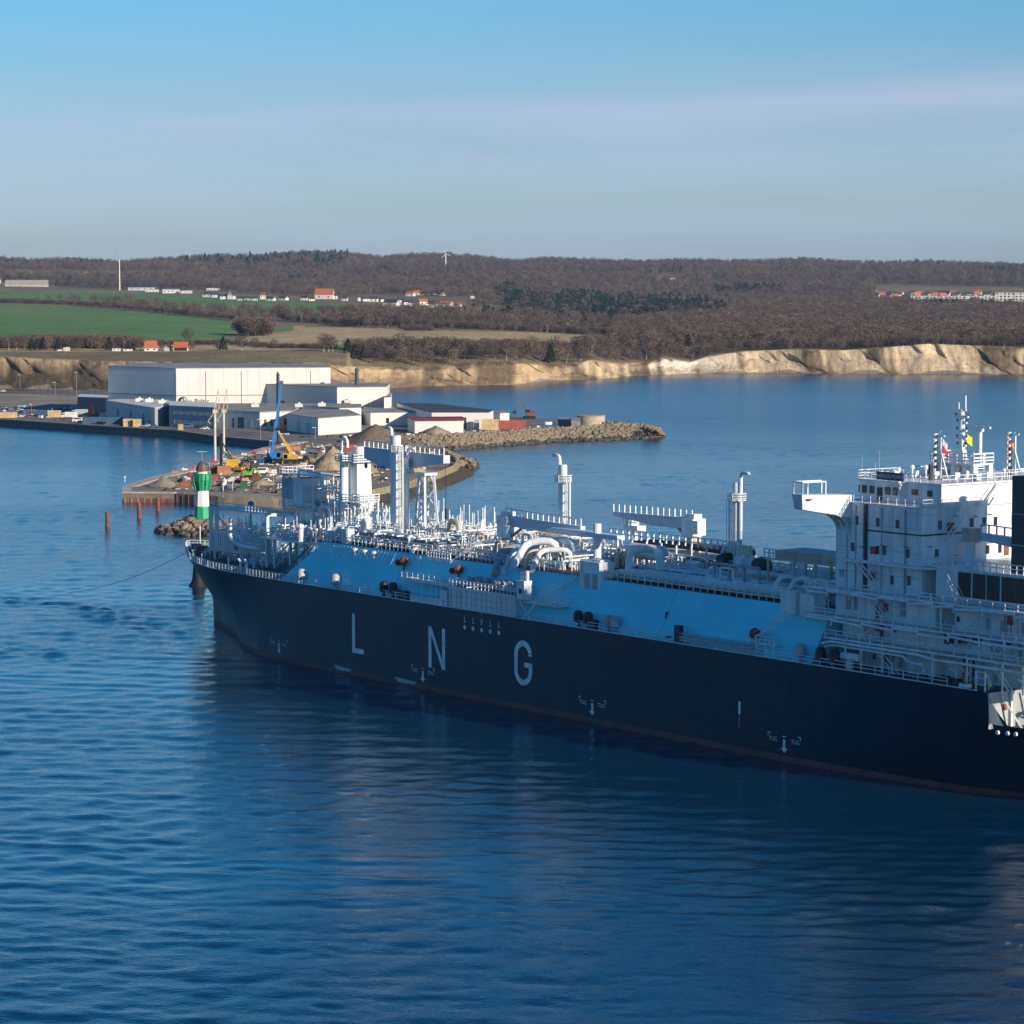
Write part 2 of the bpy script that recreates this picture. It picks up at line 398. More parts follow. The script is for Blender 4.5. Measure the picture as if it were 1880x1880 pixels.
def land_z(u, D):
    """height of the inland ground, u and D arrays"""
    sd = np.interp(u, _us, _sd); pl = np.interp(u, _us, _pl); pls = np.interp(u, _us, _pl_s); sk = np.interp(u, _us, _skz)
    d = D - sd - 26
    left = np.clip((1080 - u) / 260, 0, 1); left = left * left * (3 - 2 * left)
    # left side climbs in open fields, right side lies low under woods
    zmidL = np.interp(D, [1900, 3000, 3900, 4700, 5400, 6300, 7600, 9000], [24, 27, 33, 40, 50, 72, 0, 0])
    zmidR = np.interp(D, [1900, 3000, 3600, 4500, 5400, 6300, 7600, 9000], [18, 17, 17, 24, 42, 66, 0, 0])
    zm = left * zmidL + (1 - left) * zmidR
    k = np.clip((D - 5400) / 2200, 0, 1); k = k * k * (3 - 2 * k)
    z = zm * (1 - k) + sk * k
    z = np.where(D > 7600, sk - (D - 7600) * 0.02, z)
    e = np.exp(-np.clip(d, 0, None) / 90.0)
    z = z * (1 - e) + pl * e
    x = (u - 940) / FPX * D
    z = z + (fbm(x / 260, D / 260, 5) - .5) * 9 * np.clip((D - 2600) / 2500, 0, 1) * (D < 7300)
    return z
# painted fields: outlines given as (column, row) on the ground, turned into map positions
def inpoly(px, py, poly):
    c = np.zeros(px.shape, bool); n = len(poly); j = n - 1
    for i in range(n):
        xi, yi = poly[i]; xj, yj = poly[j]
        t = ((yi > py) != (yj > py)) & (px < (xj - xi) * (py - yi) / (yj - yi + 1e-9) + xi)
        c ^= t; j = i
    return c
GREEN = [[(-400, 556), (0, 557), (130, 561), (230, 569), (330, 578), (430, 590), (437, 607), (420, 621), (330, 624), (260, 630), (150, 633), (-400, 636)],
         [(-400, 533), (0, 535), (190, 536), (420, 547), (520, 552), (700, 561), (760, 566), (900, 573), (1000, 578), (1000, 583), (700, 577), (520, 570), (420, 566), (300, 560), (120, 549), (-400, 545)],
         [(590, 640), (640, 630), (760, 626), (860, 629), (1000, 634), (1010, 644), (860, 645), (700, 645), (640, 645)], [(500, 602), (575, 600), (545, 612), (500, 613)]]
STUBBLE = [[(240, 634), (420, 624), (540, 606), (640, 600), (800, 606), (1110, 618), (1120, 625), (960, 632), (860, 629), (760, 626), (640, 630), (560, 641), (300, 645), (-300, 645), (-300, 637)],
           [(540, 598), (700, 604), (980, 610), (1130, 616), (1130, 622), (700, 612), (540, 604)],
           [(20, 497), (150, 499), (330, 500), (360, 505), (200, 509), (20, 505)], [(380, 503), (430, 500), (470, 503), (440, 509), (390, 507)], [(1240, 513), (1320, 514), (1320, 518), (1240, 517)]]
def terrain():
    NU = 1000; us = np.linspace(-320, 2220, NU)
    ts = np.concatenate([np.linspace(0, 26, 40), 26 + np.geomspace(1, 2400, 150), np.linspace(2600, 6900, 60)])
    NT = len(ts)
    U, T = np.meshgrid(us, ts)
    sd = np.interp(U, _us, _sd); pl = np.interp(U, _us, _pl)
    D = sd + T
    D = np.where(T > 2400, np.minimum(D, 9200), D)
    Z = land_z(U, D)
    X = (U - 940) / FPX * D * 1.0033
    base = np.where(U > 660, -0.8, 2.6)
    # the cliff itself: gullies and slumps
    t = np.clip(T / 26, 0, 1)
    g = fbm(X / 26 + T * .03, T / 60, 11, 5); g2 = fbm(X / 9, T / 10, 21, 4)
    g3 = fbm(X / 5 + g * 3, T / 22, 61, 4)
    rid = 1 - np.abs(2 * fbm(X / 17 + T * .12, T / 45, 71, 4) - 1) * 2
    prof = np.clip(np.interp(t, [0, .12, .55, .72, 1], [0, .04, .45, .90, 1]) + (g - .5) * 0.7 * np.sin(np.pi * np.clip(t, 0, 1)) ** .7 + (g2 - .5) * .3 * np.sin(np.pi * t) + (rid - .4) * .28 * np.sin(np.pi * t), 0, 1)
    prof = np.where(t < .12, t * .25, prof)
    Zc = base + prof * (pl - base)
    Z = np.where(T <= 26, Zc, Z)
    D = D + np.where(T <= 26, (g - .5) * 26 * np.sin(np.pi * t) + (rid - .5) * 7 * np.sin(np.pi * t), 0)
    X = (U - 940) / FPX * D * 1.0033
    # screen row each ground point is seen at, to lay out the fields
    V = 500 + (CAMH - Z) / D * FPX
    nz1 = fbm(X / 120, D / 160, 31); nz2 = fbm(X / 25, D / 90, 37)
    col = np.zeros(U.shape + (4,)); col[..., 3] = 1
    wood = np.array([.19, .15, .09]); meadow = np.array([.33, .27, .14])
    col[..., :3] = wood * (1 - nz1[..., None]) + meadow * nz1[..., None]
    field = np.zeros(U.shape, bool)
    for poly in GREEN:
        k = inpoly(U, V, poly); field |= k
        col[k, :3] = (np.array([.15, .265, .085]) * (0.8 + .5 * nz1[k][:, None] ))
    for poly in STUBBLE:
        k = inpoly(U, V, poly) & (T > 30); field |= k
        col[k, :3] = (np.array([.52, .40, .22]) * (.7 + .6 * nz2[k][:, None]))
    k = (T < 30)
    chalk = np.clip((fbm(X / 38, T / 14, 51) * .7 + g3 * .3 - .48) * 9, 0, 1) * np.clip((U - 1100) / 120, 0, 1) * np.clip((1520 - U) / 120, 0, 1)
    ero = np.clip((g * .6 + g3 * .4 - .40) * 7, 0, 1) * np.clip(.55 + (t - .45) * 1.6 * (U < 800) + .45 * (U > 800), 0, 1)
    c1 = np.where((U > 1050)[..., None], np.array([.64, .51, .32]), np.array([.54, .41, .23])); c0 = np.array([.17, .13, .08]); cc = np.array([.68, .61, .48])
    cl = c0 * (1 - ero[..., None]) + c1 * ero[..., None]
    lft = np.clip((620 - U) / 60, 0, 1) * np.clip(1 - (t - .55) * 6, 0, 1)          # wooded foot on the left
    cl = cl * (1 - lft[..., None] * .8) + np.array([.075, .062, .042]) * lft[..., None] * .8
    cl = cl * (1 - chalk[..., None]) + cc * chalk[..., None]
    cl = np.where((t < .13)[..., None], np.array([.24, .21, .17]), cl)
    col[k, :3] = (cl * (.75 + .5 * g2[..., None]))[k]
    idx = np.arange(NU * NT).reshape(NT, NU)
    F = np.stack([idx[:-1, :-1], idx[:-1, 1:], idx[1:, 1:], idx[1:, :-1]], -1).reshape(-1, 4)
    me = bpy.data.meshes.new('terrain'); me.vertices.add(NU * NT)
    me.vertices.foreach_set('co', np.stack([X, D, Z], -1).astype(np.float32).ravel())
    me.loops.add(F.size); me.loops.foreach_set('vertex_index', F.astype(np.int32).ravel())
    me.polygons.add(len(F)); me.polygons.foreach_set('loop_start', np.arange(0, F.size, 4, dtype=np.int32)); me.polygons.foreach_set('loop_total', np.full(len(F), 4, np.int32))
    me.update(calc_edges=True)
    at = me.color_attributes.new('ground_colour', 'FLOAT_COLOR', 'POINT'); at.data.foreach_set('color', col.astype(np.float32).ravel())
    me.polygons.foreach_set('use_smooth', [True] * len(F))
    m = bpy.data.materials.new('land'); m.use_nodes = True; nt = m.node_tree; b = nt.nodes['Principled BSDF']
    b.inputs['Roughness'].default_value = .95; b.inputs['Specular IOR Level'].default_value = .1
    va = N(nt, 'ShaderNodeVertexColor', layer_name='ground_colour')
    gm = N(nt, 'ShaderNodeNewGeometry'); mp = N(nt, 'ShaderNodeMapping'); mp.inputs['Scale'].default_value = (.09, .03, .3)
    n_ = N(nt, 'ShaderNodeTexNoise', Scale=1.0, Detail=9.0, Roughness=.7)
    nt.links.new(gm.outputs['Position'], mp.inputs[0]); nt.links.new(mp.outputs[0], n_.inputs['Vector'])
    mr = N(nt, 'ShaderNodeMapRange'); mr.inputs[1].default_value = .3; mr.inputs[2].default_value = .7; mr.inputs[3].default_value = .5; mr.inputs[4].default_value = 1.45
    m3 = N(nt, 'ShaderNodeMapping'); m3.inputs['Scale'].default_value = (.55, .16, .22); n3 = N(nt, 'ShaderNodeTexNoise', Scale=1.0, Detail=8.0, Roughness=.75, Distortion=.8)
    nt.links.new(gm.outputs['Position'], m3.inputs[0]); nt.links.new(m3.outputs[0], n3.inputs['Vector'])
    av = N(nt, 'ShaderNodeMix', data_type='FLOAT'); av.inputs[0].default_value = .5; nt.links.new(n_.outputs[0], av.inputs[2]); nt.links.new(n3.outputs[0], av.inputs[3])
    nt.links.new(av.outputs[0], mr.inputs[0])
    bq = N(nt, 'ShaderNodeBump', Strength=.8, Distance=1.6); nt.links.new(n3.outputs[0], bq.inputs['Height']); nt.links.new(bq.outputs[0], b.inputs['Normal'])
    vm = N(nt, 'ShaderNodeVectorMath', operation='SCALE'); nt.links.new(va.outputs[0], vm.inputs[0]); nt.links.new(mr.outputs[0], vm.inputs['Scale'])
    nt.links.new(vm.outputs[0], b.inputs['Base Color'])
    me.materials.append(m)
    link('terrain', me, kind='structure')
terrain()
# ------------------------------------------------------------------ woods
M_bark = mat('bark', (.16, .13, .10), .9); M_birch = mat('birch_bark', (.5, .47, .42), .8)
M_twig = mat('bare_twigs', (.150, .095, .070), .95, col2=(.068, .052, .046), scale=.25, rand=.4)
M_twig2 = mat('bare_twigs_brown', (.18, .125, .072), .95, col2=(.085, .068, .048), scale=.25, rand=.4)
M_ever = mat('evergreen_needles', (.020, .040, .022), .9, col2=(.010, .022, .016), scale=.3)
def crown_mb(kind, rr, n, h=1.0):
    """unit tree about 1 high: a cloud of short twig blades"""
    mb = MB()
    for i in range(n):
        if kind == 'conifer':
            z = .12 + .88 * rr.random() ** 1.3; r = (1 - z) * .30 + .02; a = rr.random() * 6.283
            c = Vector((math.cos(a) * r, math.sin(a) * r, z)); s_ = .07
        else:
            while True:
                p = Vector((rr.uniform(-1, 1), rr.uniform(-1, 1), rr.uniform(-1, 1)))
                if .25 < p.length < 1: break
            c = Vector((p.x * .36, p.y * .36, .58 + p.z * .40)); s_ = .055
        d = Vector((rr.uniform(-1, 1), rr.uniform(-1, 1), rr.uniform(-.3, 1.2))).normalized() * s_
        e = d.orthogonal().normalized() * s_ * (.55 if kind != 'conifer' else .9)
        e.rotate(Matrix.Rotation(rr.random() * 3.1, 3, d))
        mb.add([tuple(c - d), tuple(c + e), tuple(c + d * 1.1)], [(0, 1, 2)])
    return mb
rr0 = random.Random(5)
def tree_variant(kind, n):
    mb = crown_mb(kind, rr0, n)
    mb.mi = 1
    mb.tube((0, 0, -.05), (0, 0, .55 if kind != 'conifer' else .9), .016, 5, .008)
    if kind != 'conifer':
        for i in range(6):
            a = rr0.random() * 6.28; z = .25 + .3 * rr0.random()
            mb.tube((0, 0, z), (math.cos(a) * .25, math.sin(a) * .25, z + .35), .008, 3, .003)
    return mb
VARS = [tree_variant('bare', 300).mesh('bare_tree', [M_twig, M_bark]), tree_variant('bare', 280).mesh('bare_tree', [M_twig2, M_bark]),
        tree_variant('bare', 170).mesh('bare_tree', [M_twig, M_birch]), tree_variant('conifer', 190).mesh('conifer', [M_ever, M_bark])]
def scatter(name, pts, which, scl, hts=None, label=None, kind='stuff'):
    """pts Nx3, which variant index, scl heights; geometry-nodes instances for woods nobody could count"""
    cols = []
    root = None
    for k, me in enumerate(VARS):
        sel = which == k
        if not sel.any(): continue
        pm = bpy.data.meshes.new(name); p = pts[sel].astype(np.float32)
        pm.vertices.add(len(p)); pm.vertices.foreach_set('co', p.ravel())
        a = pm.attributes.new('tree_size', 'FLOAT_VECTOR', 'POINT')
        s_ = scl[sel]; w_ = s_ * rs.uniform(.85, 1.35, len(s_))
        a.data.foreach_set('vector', np.stack([w_, w_, s_], -1).astype(np.float32).ravel())
        a = pm.attributes.new('tree_turn', 'FLOAT', 'POINT'); a.data.foreach_set('value', rs.uniform(0, 6.28, len(s_)).astype(np.float32))
        proto = bpy.data.objects.new('tree_source', me)
        ng = bpy.data.node_groups.new('grow_wood', 'GeometryNodeTree')
        ng.interface.new_socket('Geometry', in_out='INPUT', socket_type='NodeSocketGeometry'); ng.interface.new_socket('Geometry', in_out='OUTPUT', socket_type='NodeSocketGeometry')
        gi = ng.nodes.new('NodeGroupInput'); go = ng.nodes.new('NodeGroupOutput')
        oi = ng.nodes.new('GeometryNodeObjectInfo'); oi.inputs['Object'].default_value = proto; oi.inputs['As Instance'].default_value = True
        ip = ng.nodes.new('GeometryNodeInstanceOnPoints')
        a1 = ng.nodes.new('GeometryNodeInputNamedAttribute'); a1.data_type = 'FLOAT_VECTOR'; a1.inputs['Name'].default_value = 'tree_size'
        a2 = ng.nodes.new('GeometryNodeInputNamedAttribute'); a2.data_type = 'FLOAT'; a2.inputs['Name'].default_value = 'tree_turn'
        cx = ng.nodes.new('ShaderNodeCombineXYZ')
        ng.links.new(gi.outputs[0], ip.inputs['Points']); ng.links.new(oi.outputs['Geometry'], ip.inputs['Instance'])
        ng.links.new(a1.outputs[0], ip.inputs['Scale']); ng.links.new(a2.outputs[0], cx.inputs[2]); ng.links.new(cx.outputs[0], ip.inputs['Rotation'])
        ng.links.new(ip.outputs[0], go.inputs[0])
        o = link(name, pm, kind=kind)
        md = o.modifiers.new('grow', 'NODES'); md.node_group = ng
        cols.append(o)
    return cols
# where each kind of wood stands, by outline on the ground seen from the drone
CLEAR = GREEN + STUBBLE + [[(560, 598), (1130, 614), (1120, 636), (1000, 649), (640, 649), (560, 641)],
    [(-400, 536), (-400, 528), (60, 525), (230, 531), (400, 533), (480, 541), (640, 545), (700, 541), (860, 545), (905, 562), (700, 567), (480, 556), (230, 545)],    # village
    [(255, 642), (365, 642), (365, 663), (255, 663)], [(100, 648), (250, 648), (250, 660), (100, 660)], [(-300, 505), (0, 516), (100, 520), (100, 532), (-300, 534)],
    [(1185, 507), (1245, 508), (1245, 519), (1185, 519)], [(1600, 524), (1900, 528), (1900, 566), (1660, 556), (1600, 553)],
    [(635, 655), (672, 655), (680, 672), (640, 676)]]
def woods():
    pts, wh, sc_ = [], [], []
    D = 1950.0
    while D < 7900:
        step = 8.0 if D < 2700 else 8.0 * (D / 2700) ** 1.15
        half = 0.19 * D
        n = int(2 * half / step)
        x = -half + (np.arange(n) + rs.uniform(0, 1, n)) * step
        d = D + rs.uniform(-.5, .5, n) * step
        u = 940 + x / d * FPX / 1.0033
        z = land_z(u, d); v = 500 + (CAMH - z) / d * FPX
        sd = np.interp(u, _us, _sd)
        keep = (d > sd + 28)
        for poly in CLEAR: keep &= ~inpoly(u, v, poly)
        dens = np.ones(n)
        # left middle ground is mostly open: hedges and copses only
        opn = (u < 880) & (v > 545) & (v < 640)
        dens = np.where(opn, .25 * (fbm(x / 90, d / 90, 77) > .52), dens)
        dens = np.where((u < 640) & (v > 640), .30, dens)
        dens = np.where((u < 640) & (v > 651), .75, dens)
        dens = np.where((u < 640) & (v < 645) & (v > 590), dens * .2, dens)
        dens = np.where((u > 640) & (u < 1180) & (v > 560), np.where(fbm(x / 70, d / 110, 78) > .45, .55, .12), dens)
        keep &= rs.uniform(0, 1, n) < dens
        t = fbm(x / 240, d / 320, 91); t2 = rs.uniform(0, 1, n)
        w = np.where(t2 < .5 + (t - .5) * 2.5, 0, 1); w = np.where((t2 > .93) & (d < 3600), 2, w)
        ever = (fbm(x / 210, d / 260, 95) > .69) & (d > 3000) & (t2 < .8)
        dark = inpoly(u, v, [(905, 546), (930, 536), (985, 557), (1060, 548), (1160, 558), (1290, 562), (1330, 580), (1165, 597), (1060, 590), (930, 580)])  # dark conifers planted here stand in for a shaded forest edge
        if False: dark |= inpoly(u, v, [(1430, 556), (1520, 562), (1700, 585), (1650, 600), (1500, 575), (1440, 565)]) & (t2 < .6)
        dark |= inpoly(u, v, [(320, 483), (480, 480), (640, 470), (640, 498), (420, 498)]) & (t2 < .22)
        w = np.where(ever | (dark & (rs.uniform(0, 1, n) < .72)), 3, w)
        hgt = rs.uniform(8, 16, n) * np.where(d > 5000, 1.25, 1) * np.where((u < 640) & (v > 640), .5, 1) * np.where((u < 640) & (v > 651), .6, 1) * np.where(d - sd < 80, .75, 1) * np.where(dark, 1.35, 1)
        k = keep
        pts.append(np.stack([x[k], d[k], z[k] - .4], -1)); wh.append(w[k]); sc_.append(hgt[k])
        D += step
    pts = np.concatenate(pts); wh = np.concatenate(wh); sc_ = np.concatenate(sc_)
    print('woods', len(pts))
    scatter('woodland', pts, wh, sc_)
    # hedges: rows of bushes and small trees
    hp = []
    for line, w_, hh in [([(0, 556), (130, 560), (190, 564), (240, 568), (330, 577), (430, 588)], 20, 6.5), ([(260, 632), (330, 634), (420, 632), (560, 645), (620, 650)], 10, 3.5),
                     ([(520, 588), (640, 597), (750, 598), (860, 604), (1000, 610), (1130, 616)], 26, 6.5), ([(-100, 645), (60, 646), (190, 650), (260, 652)], 30, 8),
                     ([(640, 655), (760, 650), (870, 648), (1010, 652)], 40, 9), ([(440, 615), (500, 616)], 30, 12), ([(735, 606), (795, 608)], 16, 5)]:
        for (u0, v0), (u1, v1) in zip(line, line[1:]):
            n = int(abs(u1 - u0) * 1.6)
            for i in range(n):
                t = (i + random.random()) / n; u = u0 + (u1 - u0) * t; v = v0 + (v1 - v0) * t
                d = 2000.0
                for it in range(60):                       # walk out until the ground is seen at that row
                    z = float(land_z(np.array([u]), np.array([d]))[0])
                    if 500 + (CAMH - z) / d * FPX <= v: break
                    d *= 1.012
                d += random.uniform(-.5, .5) * w_
                u += random.uniform(-1, 1)
                z = float(land_z(np.array([u]), np.array([d]))[0])
                hp.append((*Q(u, d)[:2], z - .3, hh * random.uniform(.6, 1.25)))
    hp = np.array(hp)
    scatter('hedge', hp[:, :3], np.where(rs.uniform(0, 1, len(hp)) < .75, 0, 1), hp[:, 3])
woods()
def ground_at(u, v, d0=1950.0):
    """distance and height of the inland ground seen at column u, row v"""
    d = max(d0, shoreD(u) + 28)
    for it in range(900):
        z = float(land_z(np.array([u]), np.array([d]))[0])
        if 500 + (CAMH - z) / d * FPX <= v: break
        d *= 1.003
    return d, z
# ------------------------------------------------------------------ the gas carrier; X forward, Y to port, Z up, origin amidships on the waterline
SC = (33.9027, 495.3378); SA = R(36.427)
SVX, SVY = -math.sin(SA), math.cos(SA)            # ship's forward direction in the world
SNX, SNY = SVY, -SVX                                # starboard
def LY(u, v, Y):
    d = ray(u, v); t = (-Y - ((0 - SC[0]) * SNX + (0 - SC[1]) * SNY)) / (d[0] * SNX + d[1] * SNY)
    x, y, z = d[0] * t, d[1] * t, CAMH + d[2] * t
    return Vector(((x - SC[0]) * SVX + (y - SC[1]) * SVY, Y, z))
def LX(u, v, Y): return LY(u, v, Y).x
def shipw(x, y, z): return (SC[0] + x * SVX - y * SNX, SC[1] + x * SVY - y * SNY, z)
SHIP = thing('gas_carrier', 'huge dark-hulled liquefied gas carrier with white deckhouse, moored across the foreground', 'ship', (SC[0], SC[1], 0), R(126.427))
M_navy = mat('hull_paint', (.001, .014, .026), .42, var=.3, scale=.12, col2=(.002, .020, .034), spec=.35, stint=(.25, .65, 1), plates=(13, 2.45, .9, .5, (.035, .052, .06)))
M_boot = mat('boot_topping_paint', (.27, .07, .055), .75, col2=(.07, .065, .065), scale=.35, plates=(13, 2.45, .4, .55, (.10, .14, .13)))
M_white = mat('white_ship_paint', (.74, .79, .80), .42, var=.10, scale=.7, streak=.15)
M_cream = mat('cream_paint', (.74, .69, .52), .5, var=.08)
M_deck = mat('deck_paint', (.085, .10, .11), .7, var=.3, scale=.4)
M_trunk = mat('tank_cover_paint', (.17, .80, .92), .40, var=.06, scale=.05, plates=(12.3, 2.6, .22, .25, (.30, .50, .58)))
M_rust = mat('red_oxide', (.22, .07, .045), .8)
M_black = mat('black_paint', (.012, .012, .014), .5)
M_glass = mat('dark_window', (.02, .028, .035), .12)
M_red = mat('red_paint', (.55, .03, .03), .5)
M_yel = mat('yellow_paint', (.75, .50, .03), .5)
M_louv = mat('louvre', (.075, .06, .045), .8)
M_mark = mat('hull_lettering', (.86, .87, .86), .5)
M_funnel = mat('funnel_paint', (.018, .026, .036), .45)
def SP_(name, mb, m=None, parent=None, smooth='auto', **k): return put(name, mb, m or M_white, parent or SHIP, smooth, **k)
BD = [(-118, 15), (-105, 18.5), (-95, 20.6), (-86, 22), (118, 22), (125, 21.2), (132, 20.4), (140, 18.4), (147, 16), (154, 12.8), (160, 9.6), (165, 7.0), (170, 4.2), (174, 1.6), (176, 0)]
BW = [(-112, .3), (-104, 5), (-95, 11), (-87, 15.2), (-79, 18.3), (-67, 20), (-55, 21.4), (-40, 22), (100, 22), (113, 20.6), (120, 18.4), (127, 15.8), (134, 12.2), (140, 9.4), (150, 5.2), (158, 2.2), (163, .9), (165, .0)]
BDx, BDy = zip(*BD); BWx, BWy = zip(*BW)
def xstem(z): return float(np.interp(z, [-3, 0, 6, 8, 11, 16], [165, 165, 165.4, 168.6, 172.2, 176]))
def halfb(x, z):
    w = min(1, max(0, z / 15.75)) ** (1.25 if x > 40 else .55); xs = xstem(z)
    g = min(1, max(0, (x - 118) / 40)); g = g * g * (3 - 2 * g)
    b = (1 - w) * np.interp(x - (xs - 165) * g, BWx, BWy) + w * np.interp(x + (176 - xs) * g, BDx, BDy)
    return 0.0 if x >= xs - .001 else float(b)
def hull_top(x): return 15.75 if x > -85.4 else max(11.0, 15.75 - (-85.4 - x) * 1.5)
def hull_part(z0, z1, nz, cap):
    xs_ = list(np.linspace(-118, -90, 12)) + list(np.linspace(-89, -84, 11)) + list(np.linspace(-80, 110, 39)) + list(np.linspace(113, 160, 30)) + list(np.linspace(161, 176, 24))
    zs = np.linspace(z0, z1, nz); mb = MB(); grid = {}
    for side in (1, -1):
        for i, x0 in enumerate(xs_):
            for j, z in enumerate(zs):
                zz = min(z, hull_top(x0)) if z1 > 11 else z
                x = x0 if x0 < 150 else 150 + (x0 - 150) * (xstem(zz) - 150) / 26.0
                grid[side, i, j] = len(mb.v); mb.v.append((x, side * halfb(x, zz), zz))
        for i in range(len(xs_) - 1):
            for j in range(nz - 1):
                f = (grid[side, i, j], grid[side, i + 1, j], grid[side, i + 1, j + 1], grid[side, i, j + 1])
                mb.f.append(f[::-1] if side == 1 else f); mb.m.append(0)
    for j in range(nz - 1):
        mb.f.append((grid[1, 0, j], grid[-1, 0, j], grid[-1, 0, j + 1], grid[1, 0, j + 1])); mb.m.append(0)
    return mb
hull = SP_('hull', hull_part(1.0, 15.75, 14, True), M_navy)
SP_('boot_topping', hull_part(-2.5, 1.0, 3, False), M_boot)
mb = MB()                                                     # main deck sheet and mooring deck
for xa, xb in zip(list(np.linspace(-86, 110, 20)), list(np.linspace(-86, 110, 20))[1:]):
    mb.add([(xa, -22 + .05, 15.5), (xb, -21.95, 15.5), (xb, 21.95, 15.5), (xa, 21.95, 15.5)], [(0, 1, 2, 3)])
xx = list(np.linspace(110, 175.6, 24))
for xa, xb in zip(xx, xx[1:]):
    a, b = halfb(xa, 15.5) - .05, max(.02, halfb(xb, 15.5) - .05)
    mb.add([(xa, -a, 15.5), (xb, -b, 15.5), (xb, b, 15.5), (xa, a, 15.5)], [(0, 1, 2, 3)])
xx = list(np.linspace(-117.8, -86.2, 8))
for xa, xb in zip(xx, xx[1:]):
    a, b = halfb(xa, 10.4) - .1, halfb(xb, 10.4) - .1
    mb.add([(xa, -a, 10.4), (xb, -b, 10.4), (xb, b, 10.4), (xa, a, 10.4)], [(0, 1, 2, 3)])
SP_('deck', mb, M_deck, smooth=False)
# the lit aft wall over the mooring deck, with its frames
mb = MB(); mb.add([(-86.1, -21.7, 10.4), (-86.1, 21.7, 10.4), (-86.1, 21.7, 15.6), (-86.1, -21.7, 15.6)], [(0, 1, 2, 3), (3, 2, 1, 0)])
mb.add([(-86.05, 21.95, 15.7), (-88.9, 21.6, 11.2), (-86.1, 21.4, 11.2)], [(0, 1, 2), (2, 1, 0)])
for y in (17.5, 13.5, 9.5, 5, 0): mb.beam((-86.4, y, 10.5), (-86.4, y, 15.6), .35); mb.beam((-88.5, y, 10.5), (-86.4, y + 2, 15.2), .25)
aw = SP_('stern_wall', mb)
mb = MB(); mb.bb(-86.32, -86.2, 18.2, 18.9, 12.9, 13.9); SP_('door', mb, M_rust, aw)
mb = MB()                                                    # open truss over the mooring deck
for x in (-110, -97):
    for y in (-14, 0, 14): mb.bb(x - .25, x + .25, y - .25, y + .25, 10.4, 15.6)
    mb.beam((x, -14, 15.6), (x, 14, 15.6), .4); mb.beam((x, 0, 10.6), (x, 14, 15.4), .2)
SP_('aft_truss', mb)
for k, u in enumerate((1832, 1850, 1865)):                      # fairleads in the dark quarter
    p = LY(u, 1341 + k * 1.5, 21.2); mb = MB(); mb.tube((p.x, p.y - .1, p.z - .3), (p.x, p.y + .18, p.z - .3), .3, 10); SP_('fairlead', mb, M_mark)
# ---- lettering and marks
def strokes(name, polys, x0, z0, m=M_mark, y=22.06, mirror=-1, side=None):
    """flat painted plates on the port side; drawn as seen from outboard (u to the right runs aft)"""
    mb = MB()
    for poly in polys:
        n = len(poly)
        pts = [(x0 + mirror * a, z0 + b) for a, b in poly]
        mb.add([(a, (halfb(a, b) if side is None else side) + .045, b) for a, b in pts], [tuple(range(n))])
    return SP_(name, mb, m, smooth=False)
def rect(a, b, c, d): return [(a, b), (c, b), (c, d), (a, d)]
strokes('letter', [rect(0, 0, .95, 7.35), rect(.95, 0, 3.9, .95)], 77.4, 4.35)
strokes('letter', [rect(0, 0, .95, 7.4), rect(4.25, 0, 5.2, 7.4), [(.95, 7.4), (.95, 5.9), (4.25, 0), (4.25, 1.6)]], 52.5, 4.3)
def arc(cx, cz, ro, ri, a0, a1, n=8, sx=1.0):
    out_ = []
    for i in range(n):
        t0 = R(a0 + (a1 - a0) * i / n); t1 = R(a0 + (a1 - a0) * (i + 1) / n)
        out_.append([(cx + sx * ro * math.cos(t0), cz + ro * math.sin(t0)), (cx + sx * ro * math.cos(t1), cz + ro * math.sin(t1)), (cx + sx * ri * math.cos(t1), cz + ri * math.sin(t1)), (cx + sx * ri * math.cos(t0), cz + ri * math.sin(t0))])
    return out_
strokes('letter', arc(2.6, 5.1, 2.6, 1.6, 15, 180) + arc(2.6, 2.5, 2.6, 1.6, 180, 360) + [rect(0, 2.5, 1.0, 5.1), rect(4.2, 2.5, 5.2, 3.9), rect(2.9, 3.1, 4.2, 3.95), rect(4.2, 5.1, 5.1, 5.5)], 26.6, 4.3)
strokes('load_mark', [rect(0, 2.1, .55, 4.1)], -32.4, 4.05); strokes('load_mark', [rect(.05, 0, .5, 2.08)], -32.4, 4.05, mat('faded_red', (.42, .16, .15), .6))
def font_mesh(txt, size, name):
    cu = bpy.data.curves.new(name, 'FONT'); cu.body = txt; cu.size = size; cu.align_x = 'CENTER'
    o = bpy.data.objects.new(name, cu); COL.objects.link(o)
    bpy.context.view_layer.update()
    me = bpy.data.meshes.new_from_object(o.evaluated_get(bpy.context.evaluated_depsgraph_get()))
    bpy.data.objects.remove(o); return me
def side_text(txt, x, z, size, m, name, parent=None, y=None):
    me = font_mesh(txt, size, name); me.materials.clear(); me.materials.append(m)
    o = link(name, me, parent or SHIP, (x, (halfb(x, z) + .06) if y is None else y, z)); o.rotation_euler = (R(90), 0, R(180)); return o
for x0, s in ((4.7, 1), (54.3, .95), (-43.1, 1), (103.8, .9)):
    strokes('tug_arrow', [[(-.28 * s, 2.1), (-.28 * s, .75), (-.8 * s, .75), (0, 0), (.8 * s, .75), (.28 * s, .75), (.28 * s, 2.1)]], x0, 1.35)
    strokes('tug_bar', [rect(-.4 * s, 2.45, .4 * s, 2.6)], x0, 1.35)
    for k in (-1, 1): strokes('tug_bracket', [[(k * 3.7, 2.3), (k * 3.58, 2.3), (k * 3.58, 2.75), (k * 3.1, 2.75), (k * 3.1, 2.9), (k * 3.7, 2.9)]], x0, 1.35)
    for k in (-2.5, 2.5): side_text('TUG', x0 - k, 3.0, .95, M_mark, 'tug_mark')
    for z in (1.3, 4.1): strokes('pad_eye', [rect(-.5, 0, .1, .55)], x0 + 1.2, z, M_black)
